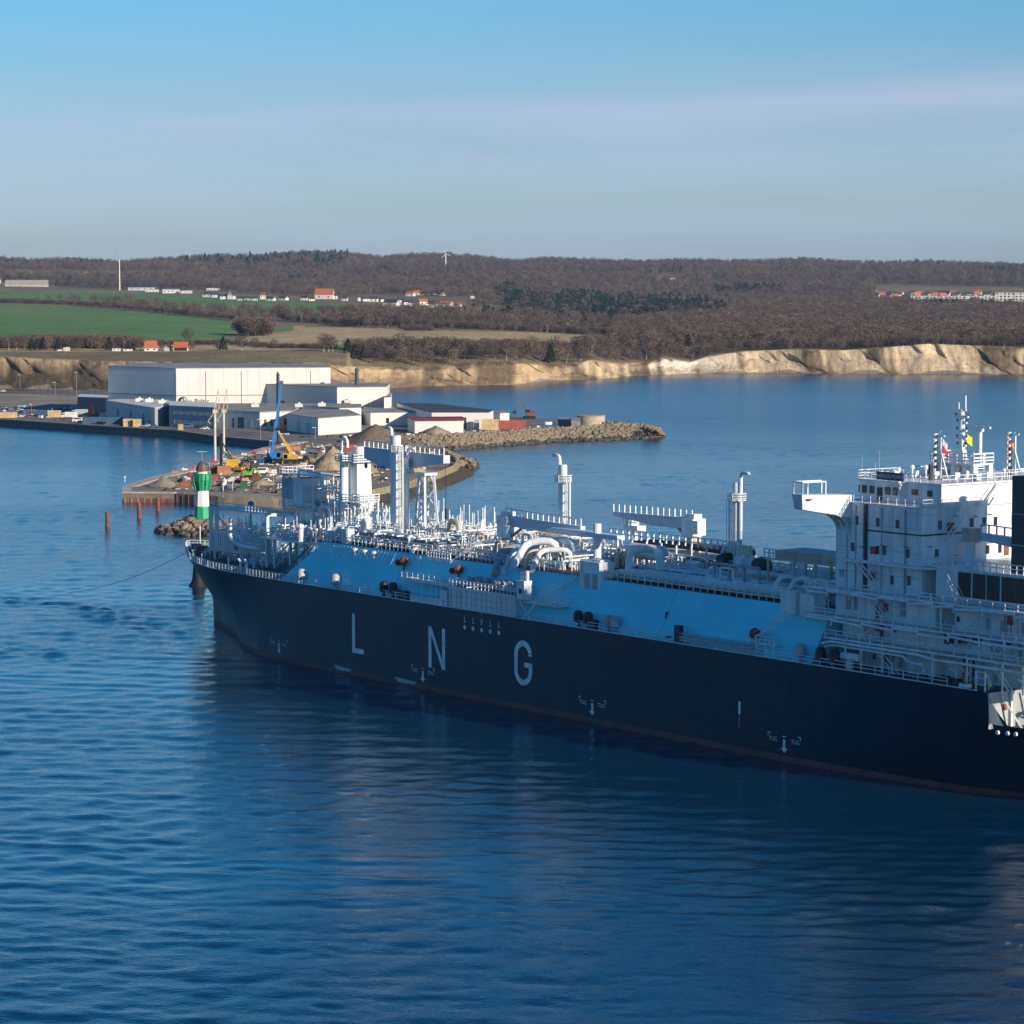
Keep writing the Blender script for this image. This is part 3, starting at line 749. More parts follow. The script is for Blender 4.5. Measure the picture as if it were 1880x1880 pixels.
for k in range(5):
    x = 41.3 - k * 2.55; polys = arc(0, 0, .42, .02, 0, 360, 10); strokes('draught_disc', polys, x, 12.6)
    if k != 2: strokes('small_letter', [rect(-.15, 0, 0, 1.1), rect(0, 0, .4, .14)], x, 13.45)
    else: strokes('small_letter', [[(-.35, 1.1), (-.2, 1.1), (.07, 0), (-.07, 0)], [(.2, 1.1), (.35, 1.1), (.07, 0), (-.07, 0)], rect(-.07, 1.5, .07, 2.3)], x, 13.45)
for u, v, w, h in ((612, 1230, 34, 1.0), (724, 1250, 42, 1.1)):
    a = LX(u, v, 22); b = LX(u + w, v, 22)
    strokes('worn_patch', [[(0, .35), (a - b, .1), (a - b - .8, -.45), (1.2, -.5)]], a, 1.05, mat('worn_primer', (.42, .46, .46), .8))
# white rail line where the deck meets the side
mb = MB()
pts = [(x, halfb(x, 15.7) - .05, 15.75) for x in list(range(-84, 120, 6)) + list(range(120, 176, 3)) + [175.5]]
for a, b in zip(pts, pts[1:]): mb.beam(a, b, .16, .14)
for a, b in zip(pts, pts[1:]): mb.beam((a[0], -a[1], a[2]), (b[0], -b[1], b[2]), .16, .14)
SP_('deck_edge_bar', mb)
mb = MB(); sel = [p for p in pts if p[0] > 92]
mb.rail(sel, h=1.25, step=1.1, r=.05, bars=(1, .66, .33)); mb.rail([(p[0], -p[1], p[2]) for p in sel], h=1.25, step=1.6, r=.05)
SP_('railing', mb)
mb = MB(); mb.rail([p for p in pts if p[0] <= 92 and p[0] > -84], h=1.15, step=2.6, r=.045); SP_('railing', mb)
mb = MB(); mb.rail([(p[0], -p[1], p[2]) for p in pts if p[0] <= 92], h=1.15, step=2.6, r=.045); SP_('railing', mb)
# ---- tank cover trunk
TB, TT, TZ = 21.0, 17.0, 23.55
def trunk_seg(x0, x1, slant0=0, slant1=0):
    mb = MB()
    sec = lambda x, s: [(x, TB, 15.6), (x - s * .1, TB - .35, 16.6), (x - s, TT, TZ), (x - s, -TT, TZ), (x - s * .1, -TB + .35, 16.6), (x, -TB, 15.6)]
    a, b = sec(x0, slant0), sec(x1, slant1); n = 6
    mb.add(a + b, [(i, i + 1, n + i + 1, n + i) for i in range(n - 1)] + [tuple(range(n))[::-1], tuple(range(n, 2 * n))])
    return SP_('tank_cover', mb, M_trunk, smooth=False)
seams = [-48.2, -11.3, 28, 66]
for a, b in zip(seams, seams[1:]): trunk_seg(a + .07, b - .07)
trunk_seg(66.07, 104, 0, 9.5)
mb = MB(); mb.bb(-48, 94, -16.9, 16.9, TZ + .01, TZ + .06); SP_('trunk_walkway', mb, M_deck, smooth=False)
mb = MB()
for x in seams[1:-1]: mb.bb(x - .07, x + .07, -19.5, 19.5, 15.6, 20.0)
SP_('seam', mb, M_black)
mb = MB(); mb.rail([(-47, 16.6, TZ), (12, 16.6, TZ)], h=1.6, step=1.75, r=.06, bars=(1.0, .5)); SP_('railing', mb)
mb = MB(); mb.rail([(20, 16.6, TZ), (94, 16.6, TZ)], h=1.3, step=1.3, r=.06, bars=(1.0,)); SP_('railing', mb)
mb = MB()                                                 # stiff vertical fins along the forward trunk shoulder
for i in range(26): x = 70 + i * 1.15; mb.beam((x, 17.15, 23.3), (x, 18.4, 21.2), .12)
SP_('rain_fin', mb)
# black ladder gap across the sloping front
mb = MB()
mb.add([(104.6, 20.6, 16.6), (99.2, 17.5, 22.6), (98.0, 17.5, 22.9), (103.2, 20.9, 16.4)], [(0, 1, 2, 3), (3, 2, 1, 0)])
SP_('ladder_recess', mb, M_black, smooth=False)
# ---- deck pipework generator
rp = random.Random(21)
M_stain = mat('primer_pipe', (.60, .53, .40), .6); M_grey = mat('grey_pipe', (.38, .40, .42), .5); M_fire = mat('fire_red', (.40, .06, .04), .6)
PMATS = [M_white, M_white, M_white, M_white, M_stain, M_fire, M_yel]
def rack(x0, x1, ylanes, z0, dens, clutter):
    L_ = x1 - x0
    for y in ylanes:                              # long pipes, each a part
        r = rp.choice([.14, .18, .22, .3, .42, .5]); z = z0 + r + rp.choice([.35, .8, 1.3, 2.0])
        a = x0 + rp.random() * L_ * .25; b = x1 - rp.random() * L_ * .25
        n = max(1, int((b - a) / 24)); pts = [(a, y, z - rp.random() * .8)]
        pts.append((a + .6, y, z))
        for i in range(n):
            xm = a + (b - a) * (i + .3 + .4 * rp.random()) / n; w = rp.uniform(1.5, 3.5); hh = rp.choice([0, 1.2, 2.0]) + 0.0
            if hh: pts += [(xm, y, z), (xm, y, z + hh), (xm + w, y, z + hh), (xm + w, y, z)]
            elif rp.random() < .5: dy = rp.uniform(-1.2, 1.2); pts += [(xm, y, z), (xm, y + dy, z), (xm + w, y + dy, z), (xm + w, y, z)]
        pts.append((b, y, z)); mb = MB(); mb.mi = 0; mb.pipe(pts, r, 6 if r < .25 else 8)
        SP_('deck_pipe', mb, rp.choice(PMATS[:5]))
    mb = MB()                                     # supports
    x = x0
    while x < x1:
        y0_, y1_ = min(ylanes) - .5, max(ylanes) + .5
        if rp.random() < .8:
            h = rp.choice([1.0, 1.7, 2.6])
            mb.beam((x, y0_, z0 + h), (x, y1_, z0 + h), .22)
            y = y0_
            while y < y1_: mb.beam((x, y, z0), (x, y, z0 + h), .2); y += 3.2
        x += rp.uniform(2.6, 4.6)
    SP_('pipe_support', mb)
    for k in range(clutter):                      # valves, small vessels, boxes and stub pipes
        mb = MB(); x = rp.uniform(x0, x1); y = rp.uniform(min(ylanes), max(ylanes)); z = z0 + rp.uniform(0, 1.8); t = rp.random()
        if t < .32:
            h = rp.uniform(.8, 2.4); mb.tube((x, y, z0), (x, y, z + h), .13, 5); mb.tube((x, y, z + h - .25), (x, y, z + h), .32, 7); nm = 'vent_pipe'
        elif t < .55:
            mb.box((x, y, z0 + .8), (rp.uniform(.7, 2.2), rp.uniform(.6, 1.6), rp.uniform(.9, 2.0))); nm = 'equipment_box'
        elif t < .72:
            L = rp.uniform(2, 8); yy = min(max(ylanes), y + L); mb.pipe([(x, y, z0 + .2), (x, y, z + 1.2), (x, yy, z + 1.2), (x, yy, z0 + .2)], rp.uniform(.1, .26), 6); nm = 'cross_pipe'
        elif t < .82:
            L = rp.uniform(1.5, 4); r = rp.uniform(.35, .8); mb.tube((x, y, z + r), (x + L, y, z + r), r, 10); nm = 'small_vessel'
        elif t < .92:
            L = rp.uniform(2, 5); mb.rail([(x, y, z + .5), (x + L, y, z + .5), (x + L, y + 1.4, z + .5)], h=1.1, step=1.0, r=.05); mb.box((x + L / 2, y + .7, z + .45), (L, 1.4, .1)); nm = 'service_platform'
        else:
            mb.tube((x, y, z0), (x, y, z + .9), .12, 5); mb.lathe((x, y, z + .9), [(.45, 0), (.45, .12), (.1, .14), (.1, .3)], 10); nm = 'valve_wheel'
        SP_(nm, mb, rp.choice(PMATS if t > .82 else PMATS[:5]))
# ranges on the trunk
rack(-46, 8, [15, 13.6, 12, 10.4, 9, 7, 5, 2.5, 0, -3, -6, -9, -12], TZ, 1, 110)
rack(22, 60, [14.5, 13, 11, 9, 7.5, 5, 2, -1, -4, -8, -12], TZ, 1, 130)
rack(60, 97, [15, 13.5, 12.2, 11, 9.3, 8, 6.4, 4.8, 3, 1, -2, -5, -8, -11], TZ, 1, 230)
rack(104, 126, [9, 7.4, 6, 4.5, 3, 1, -1, -4, -7], 21.8, 1, 90)
mb = MB()                                          # platform under the forward process area
mb.bb(98, 128, -12, 11, 21.5, 21.8)
for x in (100, 106, 112, 118, 124, 127):
    for y in (10, 3, -4, -11): mb.beam((x, y, 15.6), (x, y, 21.5), .45)
    mb.beam((x, 10, 15.8), (x, 3, 21.5), .22)
SP_('process_deck', mb)
# flat dark module covers with white lids, between X 62 and 96
mb = MB()
for i in range(7):
    for j in range(3):
        x = 62 + i * 4.6; y = 13.5 - j * 2.7
        SP_('module_cover', MB().box((x, y, TZ + 2.1 + .1 * j), (3.6, 2.0, .25)), mat('cover_grey', (.16, .19, .23), .5), smooth=False)
mb = MB()
for i in range(14):
    for j in range(4):
        x = 61 + i * 2.4 + rp.uniform(-.5, .5); y = 14.3 - j * 2.7; mb.box((x, y, TZ + 2.55), (.9, .5, .25))
SP_('module_lid', mb, kind='stuff')
# deep fine-grained clutter: thin risers and brackets too small to tell apart
def clutter(x0, x1, y0, y1, z0, zh, n):
    mb = MB()
    for i in range(n):
        x = rp.uniform(x0, x1); y = rp.uniform(y0, y1); h = rp.uniform(.4, 1) ** 1.6 * zh; t = rp.random()
        if t < .5: mb.beam((x, y, z0), (x, y, z0 + h), .14)
        elif t < .7: mb.beam((x, y, z0 + h * .6), (x + rp.uniform(1, 3.5), y, z0 + h * .6), .12)
        elif t < .85: mb.beam((x, y, z0 + h * .5), (x, y + rp.uniform(1, 3), z0 + h * .5), .12)
        else: mb.box((x, y, z0 + h * .6), (.5, .5, .5))
    return SP_('deck_fittings', mb, kind='stuff')
clutter(62, 98, -12, 14, TZ, 3.6, 900); clutter(98, 126, -10, 9, 21.8, 5.2, 620); clutter(100, 127, -6, 5, 27.1, 3.6, 190); clutter(112, 127, -3, 4, 31.2, 2.6, 90); clutter(127, 149, 2, 8, 21.3, 3.6, 150); clutter(126, 152, -9, 11, 15.6, 3.4, 260); clutter(22, 62, -12, 14, TZ, 3.4, 760); clutter(-45, 8, -12, 13, TZ, 3.2, 700); clutter(26, 46, 16, 21.5, 19.7, 1.8, 90)
clutter(70, 92, -10, -2, TZ, 7.5, 130)
for y in (15.9, 10.2, 1.2, -6.5):                       # catwalks running the length of the cover
    for xa_, xb_ in ((-44, 6), (23, 58), (60, 96)):
        z = TZ + 1.5 + (y > 15) * -.9; mb = MB(); mb.rail([(xa_, y, z), (xb_, y, z)], h=1.15, step=1.9, r=.055); mb.rail([(xa_, y - 1, z), (xb_, y - 1, z)], h=1.15, step=3.8, r=.055); mb.bb(xa_, xb_, y - 1, y, z - .08, z)
        SP_('catwalk', mb)
for k in range(16):
    x = rp.choice([rp.uniform(-40, 4), rp.uniform(24, 56), rp.uniform(62, 94)]); y = rp.choice([12.5, 8, 3]); mb = MB()
    mb.stairs((x, y, TZ), (x + 3.2, y, TZ + 2.6), .9); mb.rail([(x + 3.2, y - .6, TZ + 2.6), (x + 6, y - .6, TZ + 2.6), (x + 6, y + .8, TZ + 2.6)], h=1.1, step=.8, r=.06); mb.bb(x + 3.2, x + 6, y - .6, y + .8, TZ + 2.5, TZ + 2.6)
    SP_('access_platform', mb)
# ---- named big pipework
def bigpipe(pts, r, m=M_white, name='loading_pipe'): mb = MB(); mb.pipe(pts, r, 12, bend=r * 3.2); return SP_(name, mb, m)
a, b = LY(1160, 1040, 14), LY(1198, 1042, 14)      # tall expansion loop
bigpipe([(a.x, 14.6, 24.4), (a.x, 14.2, 29.0), (b.x, 12.4, 29.2), (b.x, 12.4, 24.6)], .75)
bigpipe([(a.x + .2, 14.6, 24.9), (-40, 14.6, 24.9)], .78)
bigpipe([(-14, 13, 25.6), (-44, 13, 25.8)], .5); bigpipe([(-20, 11.3, 27), (-36, 11.3, 27), (-38, 11.3, 24.6)], .45)
for x in (-33, -36.5, -40.5, -43.5): bigpipe([(x, 15.5, 24.2), (x, 14.2, 27.4), (x - 2.6, 12.8, 27.4), (x - 2.6, 12.8, 24.2)], .45)
for i, (u0, v0, u1, v1, r) in enumerate(((916, 1052, 926, 1005, .75), (930, 1052, 948, 1008, .5), (948, 1040, 972, 992, .7), (968, 1045, 980, 1010, .42), (984, 1044, 998, 1008, .5))):
    p0 = LY(u0, v0, 17.6); p1 = LY(u1, v1, 13.5)
    bigpipe([(p0.x, 18.4, p0.z - .4), (p1.x, 14.2, p1.z - .1), (p1.x - 3.8, 10.5, p1.z), (p1.x - 3.8, 10.5, p1.z - 3)], r, [M_grey, M_white, M_white, M_stain, M_white][i])
for u0, u1, v in ((700, 722, 993), (764, 790, 1003)):
    p = LY(u0, v, 15.5); q_ = LY(u1, v, 13); bigpipe([(p.x, 16.6, TZ - .3), (p.x, 15.8, p.z), (q_.x, 13, q_.z), (q_.x - 8, 13, q_.z)], .42)
p = LY(1040, 965, 6); bigpipe([(p.x + 6, 6, 25), (p.x + 6, 6, 29.2), (p.x - 9, 6, 29.4), (p.x - 9, 6, 26)], .6); bigpipe([(p.x + 4, 9, 25), (p.x + 4, 9, 28.2), (p.x - 6, 9, 28.2), (p.x - 6, 9, 25)], .6)
for k in range(6): mb = MB(); mb.lathe((p.x - 1 + k * 1.4, 7.5, 28.6), [(.1, 0), (.75, .1), (.75, .25), (.1, .4)], 10); SP_('valve_wheel', mb, M_yel if k % 2 else M_stain)
mb = MB(); mb.tube((16, 4.5, 27.2), (8, 4.5, 27.2), 1.35, 16); mb.ball((16, 4.5, 27.2), 1.35, 12); mb.ball((8, 4.5, 27.2), 1.35, 12); SP_('gas_vessel', mb)
# dark supply hoses on a raised cradle amidships
mb = MB()
for k in range(4): mb.pipe([(20, 1 - k * 1.1, 28), (6, 1 - k * 1.1, 28.4), (-8, 1 - k * 1.1, 28.2)], .45, 8)
SP_('hose_bundle', mb, M_black)
mb = MB(); mb.rail([(24, 3, 28.8), (-10, 3, 28.8)], h=1.6, step=1.7, r=.09, bars=(1.0, .5), post=.13)
for x in range(-10, 25, 4): mb.beam((x, 3, 23.6), (x, 3, 28.8), .3); mb.beam((x, -4, 23.6), (x, -4, 28.8), .3)
mb.bb(-10, 24, -4.2, 3.2, 27.0, 27.2); SP_('hose_cradle', mb)
mb = MB()                                              # row of cream cylinders on the cradle end
for k in range(6): mb.tube((-6 - k * 1.3, 2.5, 28.2), (-6 - k * 1.3, 2.5, 30.0), .42, 8)
SP_('gas_bottle', mb, M_cream)
# small bulwark deckhouse aft of the manifold, dark-windowed
mb = MB(); mb.bb(8.2, 13.6, 14.6, 17.9, 20.5, 26.4); mb.bb(9, 12.6, 15, 17, 26.4, 26.7)
blk = SP_('deckhouse', mb)
mb = MB(); mb.bb(8.6, 10.0, 17.9, 17.93, 21.0, 24.4); mb.bb(10.8, 12.2, 17.9, 17.93, 21.0, 24.4); SP_('recess', mb, M_grey, blk)
mb = MB(); mb.tube((12.4, 15, 26.4), (12.4, 15, 32.6), .7, 10); mb.bb(6, 14, 14.2, 15.8, 30.2, 31.0); SP_('derrick_post', mb)
# ---- vent masts
def vent_mast(name, x, y, z0, z1, r, hook, plat, side):
    mb = MB(); mb.tube((x, y, z0), (x, y, z1 - 2.5), r, 14); mb.tube((x, y, z1 - 2.5), (x, y, z1 - 1.4), r, 14, r * 1.15)
    mb.lathe((x, y, z1 - 1.4), [(r * 1.15, 0), (r * 1.15, 1.2), (r * 1.0, 1.5)], 14)
    o = SP_(name, mb)
    hk = MB(); hx = x + side * r * 1.6
    hk.pipe([(hx, y, z0), (hx, y, z1 + hook), (hx + side * 1.9, y, z1 + hook), (hx + side * 2.0, y, z1 + hook - .25)], .3, 8, bend=.9); SP_('gooseneck_pipe', hk, parent=o)
    pl = MB(); pz = z1 - 3.0; pl.lathe((x, y, pz), [(plat, 0), (plat, .15)], 10)
    ring = [(x + plat * math.cos(R(k * 36)), y + plat * math.sin(R(k * 36)), pz) for k in range(10)]
    pl.rail(ring, h=1.2, step=.9, r=.07, closed=True, bars=(1, .66, .33)); SP_('mast_platform', pl, parent=o)
    la = MB(); lx = x - side * (r + .3); la.ladder((lx, y, z0), (lx, y, pz), .7, (1, 0, 0), (-side * .9, .3, 0)); SP_('ladder', la, parent=o)
    for k in (-1, 1): sp__ = MB(); sp__.tube((lx - side * .55, y + k * .45, z0), (lx - side * .55, y + k * .45, pz + 1), .11, 6); SP_('stay_pipe', sp__, parent=o)
    return o
vent_mast('vent_mast', LX(1034, 900, 2), 2, TZ, 40.6, .62, 1.7, 1.5, 1)
vent_mast('vent_mast', LX(1353, 900, 2), 2, TZ, 40.2, .62, 1.7, 1.5, -1)
vent_mast('vent_mast', LX(727, 900, 6.6), 6.6, TZ, 43.9, .85, 1.5, 1.4, 1)
vent_mast('vent_mast', LX(744, 900, 4.9), 4.9, TZ, 39.7, .55, 1.9, 1.6, -1)
# ---- big forward crane: square pedestal with a pipe, shaded boom and its rest
cx = (LX(645, 900, 0) + LX(676, 900, 0)) / 2
cr_ = thing_part = SP_('crane_pedestal', MB().prism([(cx + 2.1, 2.0), (cx - 2.1, 2.0), (cx - 2.1, -2.0), (cx + 2.1, -2.0)], TZ - 4, 37.6, top=[(cx + 1.3, 1.6), (cx - 1.5, 1.6), (cx - 1.5, -1.6), (cx + 1.3, -1.6)]))
mb = MB(); mb.tube((cx + 1.2, 2.9, TZ - 2), (cx + 1.2, 2.9, 39), .85, 12); SP_('riser_pipe', mb, parent=cr_)
mb = MB(); mb.pipe([(cx + 2.6, 2.6, 36), (cx + 2.6, 2.6, 42.2), (cx + .4, 2.6, 42.2), (cx + .4, 2.6, 40.4)], .3, 8, bend=.9); SP_('gooseneck_pipe', mb, parent=cr_)
mb = MB()
for pz in (37.8, 29.8):
    if pz < 30: SP_('crane_platform', mb, parent=cr_); mb = MB()
    mb.bb(cx - 3.0, cx + 3.2, -2.6, 3.6, pz - .15, pz); mb.rail([(cx - 3, -2.6, pz), (cx - 3, 3.6, pz), (cx + 3.2, 3.6, pz), (cx + 3.2, -2.6, pz)], h=1.4, step=1.1, r=.08, bars=(1, .6, .3))
mb.bb(cx - 5.4, cx - 3.0, 0.6, 3.6, 29.7, 29.85); mb.rail([(cx - 3, 3.6, 29.85), (cx - 5.4, 3.6, 29.85), (cx - 5.4, .6, 29.85)], h=1.6, step=1.0, r=.09, bars=(1, .66, .33))
SP_('crane_platform', mb, parent=cr_)
mb = MB(); mb.bb(cx - 2.2, cx + 2, -1.8, 1.8, 37.8, 39.4); mb.tube((cx, 0, 39.4), (cx, 0, 40.6), 1.1, 12); SP_('slewing_head', mb, parent=cr_)
BY = 3.3; ba, bb_ = LY(674, 820, BY), LY(820, 836, BY); bx0, bx1 = ba.x, bb_.x
def boom(x0, x1, y, zt0, zt1, d0, dm, d1, w, name='crane_boom', m=M_white, parent=None):
    mb = MB(); xs_ = [x0, x0 + (x1 - x0) * .25, x0 + (x1 - x0) * .5, x1]; ds = [d0, dm, dm * .92, d1]
    vs_ = []
    for x, d in zip(xs_, ds):
        t = (x - x0) / (x1 - x0); zt = zt0 + (zt1 - zt0) * t
        vs_ += [(x, y + w / 2, zt), (x, y - w / 2, zt), (x, y - w / 2, zt - d), (x, y + w / 2, zt - d)]
    f = [(4 * i + k, 4 * i + (k + 1) % 4, 4 * i + 4 + (k + 1) % 4, 4 * i + 4 + k) for i in range(3) for k in range(4)] + [(0, 1, 2, 3), (15, 14, 13, 12)]
    mb.add(vs_, f); o = SP_(name, mb, m, parent, smooth=False)
    rl = MB(); rl.rail([(x0, y + w / 2 - .1, zt0), (x1, y + w / 2 - .1, zt1)], h=1.35, step=1.5, r=.09, bars=(.97,) if abs(x1 - x0) > 22 else (), post=.1); SP_('boom_railing', rl, parent=o)
    return o
M_boom = mat('boom_paint', (.52, .60, .68), .5, var=.05)
bm = boom(bx0, bx1, BY, ba.z, bb_.z, 2.2, 3.8, 1.5, 1.5, m=M_boom)
side_text('ZEEBRA', cx - 12.5, 36.6, .9, M_grey, 'boom_marking', y=1.88) if False else None
mb = MB(); mb.tube((cx - 8.4, 4.06, 37.4), (cx - 8.4, 4.1, 37.4), .62, 12)
for k in range(4): mb.box((cx - 11.6 - k * 1.0, 4.08, 37.4), (.55, .06, .55))
SP_('boom_marking', mb, mat('faded_blue', (.12, .16, .2), .6), bm)
tx = LX(783, 900, BY)
mb = MB(); zt = 36.6
for sx in (-1, 1):
    for sy in (-1, 1): mb.beam((tx + sx * 1.9, BY + sy * 1.6, TZ), (tx + sx * .95, BY + sy * 1.0, zt), .42)
nlev = 6
for i in range(nlev):
    t0, t1 = i / nlev, (i + 1) / nlev; z0_, z1_ = TZ + (zt - TZ) * t0, TZ + (zt - TZ) * t1; w0, w1 = 1.9 - .95 * t0, 1.9 - .95 * t1
    for sy in (BY - 1.3, BY + 1.3):
        k = 1 if i % 2 else -1
        mb.beam((tx - k * w0, sy, z0_), (tx + k * w1, sy, z1_), .26); mb.beam((tx - w1, sy, z1_), (tx + w1, sy, z1_), .26)
mb.bb(tx - 1.7, tx + 1.7, BY - 1.3, BY + 1.6, zt, zt + .5)
SP_('boom_rest_tower', mb)
hkx = bx1 + .3; mb = MB(); mb.tube((hkx, BY, bb_.z - 1.4), (hkx, BY, 30.5), .05, 5); SP_('hoist_cable', mb, M_black); mb = MB(); mb.tube((hkx, BY, 28.6), (hkx, BY, 30.6), .28, 8); mb.tube((hkx, BY, 26.2), (hkx, BY, 28.6), .06, 5); SP_('hook_block', mb, M_black)
# ---- midship hose cranes
def hose_crane(u, vt, vb, u2, v2, y, rest):
    x = LX(u, vt, y); mb = MB(); zt = LY(u, vt, y).z
    mb.lathe((x, y, TZ), [(1.9, 0), (1.9, 1.5), (1.25, 3.0), (1.25, zt - TZ - 3.2), (1.5, zt - TZ - 2.6)], 14); o = SP_('crane_pedestal', mb, M_cream)
    mb = MB(); mb.bb(x - 1.5, x + 1.5, y - 1.4, y + 1.5, zt - 2.6, zt + .3); mb.box((x, y, zt + .7), (2.2, 1.8, .8)); SP_('slewing_head', mb, M_white, o)
    mb = MB(); s_ = 1 if rest > 0 else -1
    cxx = x - s_ * 2.3 * (-1)
    mb.bb(x - s_ * 1.5, x - s_ * 3.1, y + .2, y + 1.8, zt - 1.8, zt + .1) if rest > 0 else mb.bb(x + .4, x - 2.6, y + 1.5, y + 2.3, zt - 3.4, zt - 1.2)
    SP_('operator_cab', mb, M_white, o)
    q_ = LY(u2, v2, y); bo = boom(x, q_.x, y, zt + .4, q_.z, 1.7, 2.0, .7, 1.1, m=M_boom)
    mb = MB(); mb.tube((x - (x - q_.x) * .05, y, zt - 3.4), (x - (x - q_.x) * .22, y, zt + (q_.z - zt) * .22 - 1.3), .3, 8); SP_('boom_ram', mb, M_grey, o)
hose_crane(933, 950, 990, 1070, 966, 4, -1)
hose_crane(1274, 955, 1005, 1130, 939, -2, 1)
mb = MB(); p = LY(1165, 960, -6); mb.bb(p.x - 2, p.x + 2, -7, -5, p.z - 1.4, p.z - .4); mb.box((p.x + .6, -6, p.z + .4), (1.8, 1.6, 1.8)); mb.rail([(p.x - 2, -5, p.z - .4), (p.x + 2, -5, p.z - .4)], step=.8, r=.07)
mb.tube((p.x, -6, TZ), (p.x, -6, p.z - 1.4), .6, 8); SP_('winch_station', mb)
# ---- port side platforms and the manifold
pl0 = LX(740, 1058, 21.5); pl1 = LX(795, 1065, 21.5)
mb = MB(); mb.bb(pl1 - 6, pl0, 18.6, 21.9, 19.6, 19.75); mb.bb(pl1 - 6, pl0, 21.8, 21.95, 19.3, 19.9)
for x in np.linspace(pl1 - 5.8, pl0 - .2, 6): mb.beam((x, 21.7, 15.7), (x, 21.7, 19.6), .14)
SP_('side_platform', mb)
mb = MB(); mb.rail([(pl1 - 6, 21.8, 19.8), (pl0, 21.8, 19.8)], h=1.1, step=1.6, r=.04); SP_('railing', mb)
mb = MB(); mb.bb(26.3, 45.8, 15.5, 22.25, 15.9, 19.55); mb.bb(26.1, 46.0, 22.2, 22.45, 19.2, 19.6); man = SP_('manifold_coaming', mb)
mb = MB()
for k in range(13): mb.bb(26.9 + k * 1.5, 26.98 + k * 1.5, 22.25, 22.31, 16, 19.1)
for z in (16.8, 17.9): mb.bb(26.3, 45.8, 22.25, 22.29, z, z + .06)
SP_('stiffener', mb, M_grey, man)
mb = MB(); mb.rail([(26.3, 22.2, 19.6), (45.8, 22.2, 19.6), (45.8, 16, 19.6)], h=1.25, step=1.05, r=.06, bars=(1, .5)); SP_('railing', mb, parent=man)
mb = MB(); mb.bb(27, 45, 17, 21.6, 19.57, 19.7); SP_('drip_tray', mb, M_rust, man)
for k in range(6):
    mb = MB(); x = 29 + k * 2.5; mb.tube((x, 16.5, 21.0), (x, 21.0, 21.0), .38, 10); mb.tube((x, 20.8, 21.0), (x, 21.0, 21.0), .6, 12); mb.beam((x, 19, 19.6), (x, 19, 20.8), .2); SP_('manifold_pipe', mb, M_grey)
p = LY(960, 1100, 21.8)
mb = MB(); mb.bb(p.x - 1.0, p.x + 1.2, 20.6, 22.3, p.z, p.z + 3.2); mb.tube((p.x + .4, 21.4, p.z + 3.2), (p.x + .4, 21.4, p.z + 4.6), .5, 8); mb.tube((p.x - .7, 21.4, p.z + 3.2), (p.x - .7, 21.4, p.z + 4.9), .35, 8); SP_('hydraulic_unit', mb)
mb = MB(); mb.box((p.x, 22.36, p.z + 1.4), (.7, .1, .8)); SP_('hatch', mb, M_black)
mb = MB(); mb.bb(14, 25.2, 18.6, 22.2, 18.6, 18.75); mb.rail([(25.2, 22.2, 18.75), (14, 22.2, 18.75), (14, 18.6, 18.75)], h=1.2, step=.9, r=.05)
mb.beam((24, 22, 15.8), (20.5, 22, 18.6), .25); mb.beam((25, 22, 18.6), (22, 22, 15.8), .25); SP_('side_platform', mb)
mb = MB(); mb.stairs((22, 20.8, 18.7), (14.5, 17.6, 23.6), 1.0); SP_('stairway', mb)
mb = MB(); mb.bb(47, 58.5, 20.8, 21.9, 15.7, 16.9); mb.bb(47, 49, 21, 21.9, 16.9, 18.6); mb.tube((50.5, 21.7, 15.8), (50.5, 21.7, 18.9), .12, 6); SP_('hose_store', mb)
for u, v, dark in ((703, 1083, 1), (720, 1083, 1), (1060, 1142, 1), (1078, 1146, 1), (614, 1070, 0), (1115, 1148, 0), (1127, 1150, 0), (1468, 1203, 0), (552, 1063, 0), (1505, 1212, 1), (1530, 1216, 1)):
    p = LY(u, v, 21.6); mb = MB()
    mb.lathe((p.x, 21.4, 15.6), [(.3, 0), (.3, .9), (.85, 1.1), (.85, 2.4), (.5, 2.9)], 10); SP_('deck_ventilator', mb, M_black if dark else M_grey)
for u, v in ((743, 1095), (731, 1088), (1090, 1147)):
    p = LY(u, v, 21.5); mb = MB(); mb.bb(p.x - .8, p.x + .8, 21, 21.9, 15.7, 17.3); SP_('life_jacket_box', mb, M_black)
# accommodation ladder stowed along the rail
p0, p1 = LY(1248, 1168, 21.8), LY(1382, 1192, 21.8)
mb = MB(); mb.bb(p1.x, p0.x, 21.4, 22.1, 16.6, 17.0); mb.bb(p1.x, p0.x, 21.9, 22.05, 17.3, 17.5); mb.bb(p1.x, p0.x, 21.9, 22.05, 16.2, 16.35)
for x in np.arange(p1.x, p0.x, 1.2): mb.beam((x, 22, 16.2), (x, 22, 17.4), .08)
SP_('gangway', mb, M_grey)
mb = MB(); mb.bb(p0.x - .2, p0.x + 1.1, 21.2, 22.1, 15.9, 18.6); SP_('gangway_davit', mb, M_black)
p = LY(1385, 1160, 21); mb = MB(); mb.ball((p.x, 20.9, 18.9), .95, 10); SP_('reel', mb, M_rust)
mb = MB(); x = p.x; mb.bb(x - 5.5, x - 1.2, 20.4, 21.9, 17.6, 17.8)
for q_ in (x - 5.3, x - 3.4, x - 1.4): mb.beam((q_, 21.7, 15.7), (q_, 21.7, 17.6), .14)
mb.rail([(x - 5.5, 21.8, 17.8), (x - 1.2, 21.8, 17.8)], step=1, r=.05); SP_('side_platform', mb)
p = LY(1228, 1174, 21.8); mb = MB(); mb.lathe((p.x, 21.9, 16.5), [(.25, -.12), (.5, -.12), (.5, .12), (.25, .12)], 12); SP_('lifebuoy', mb, M_red)
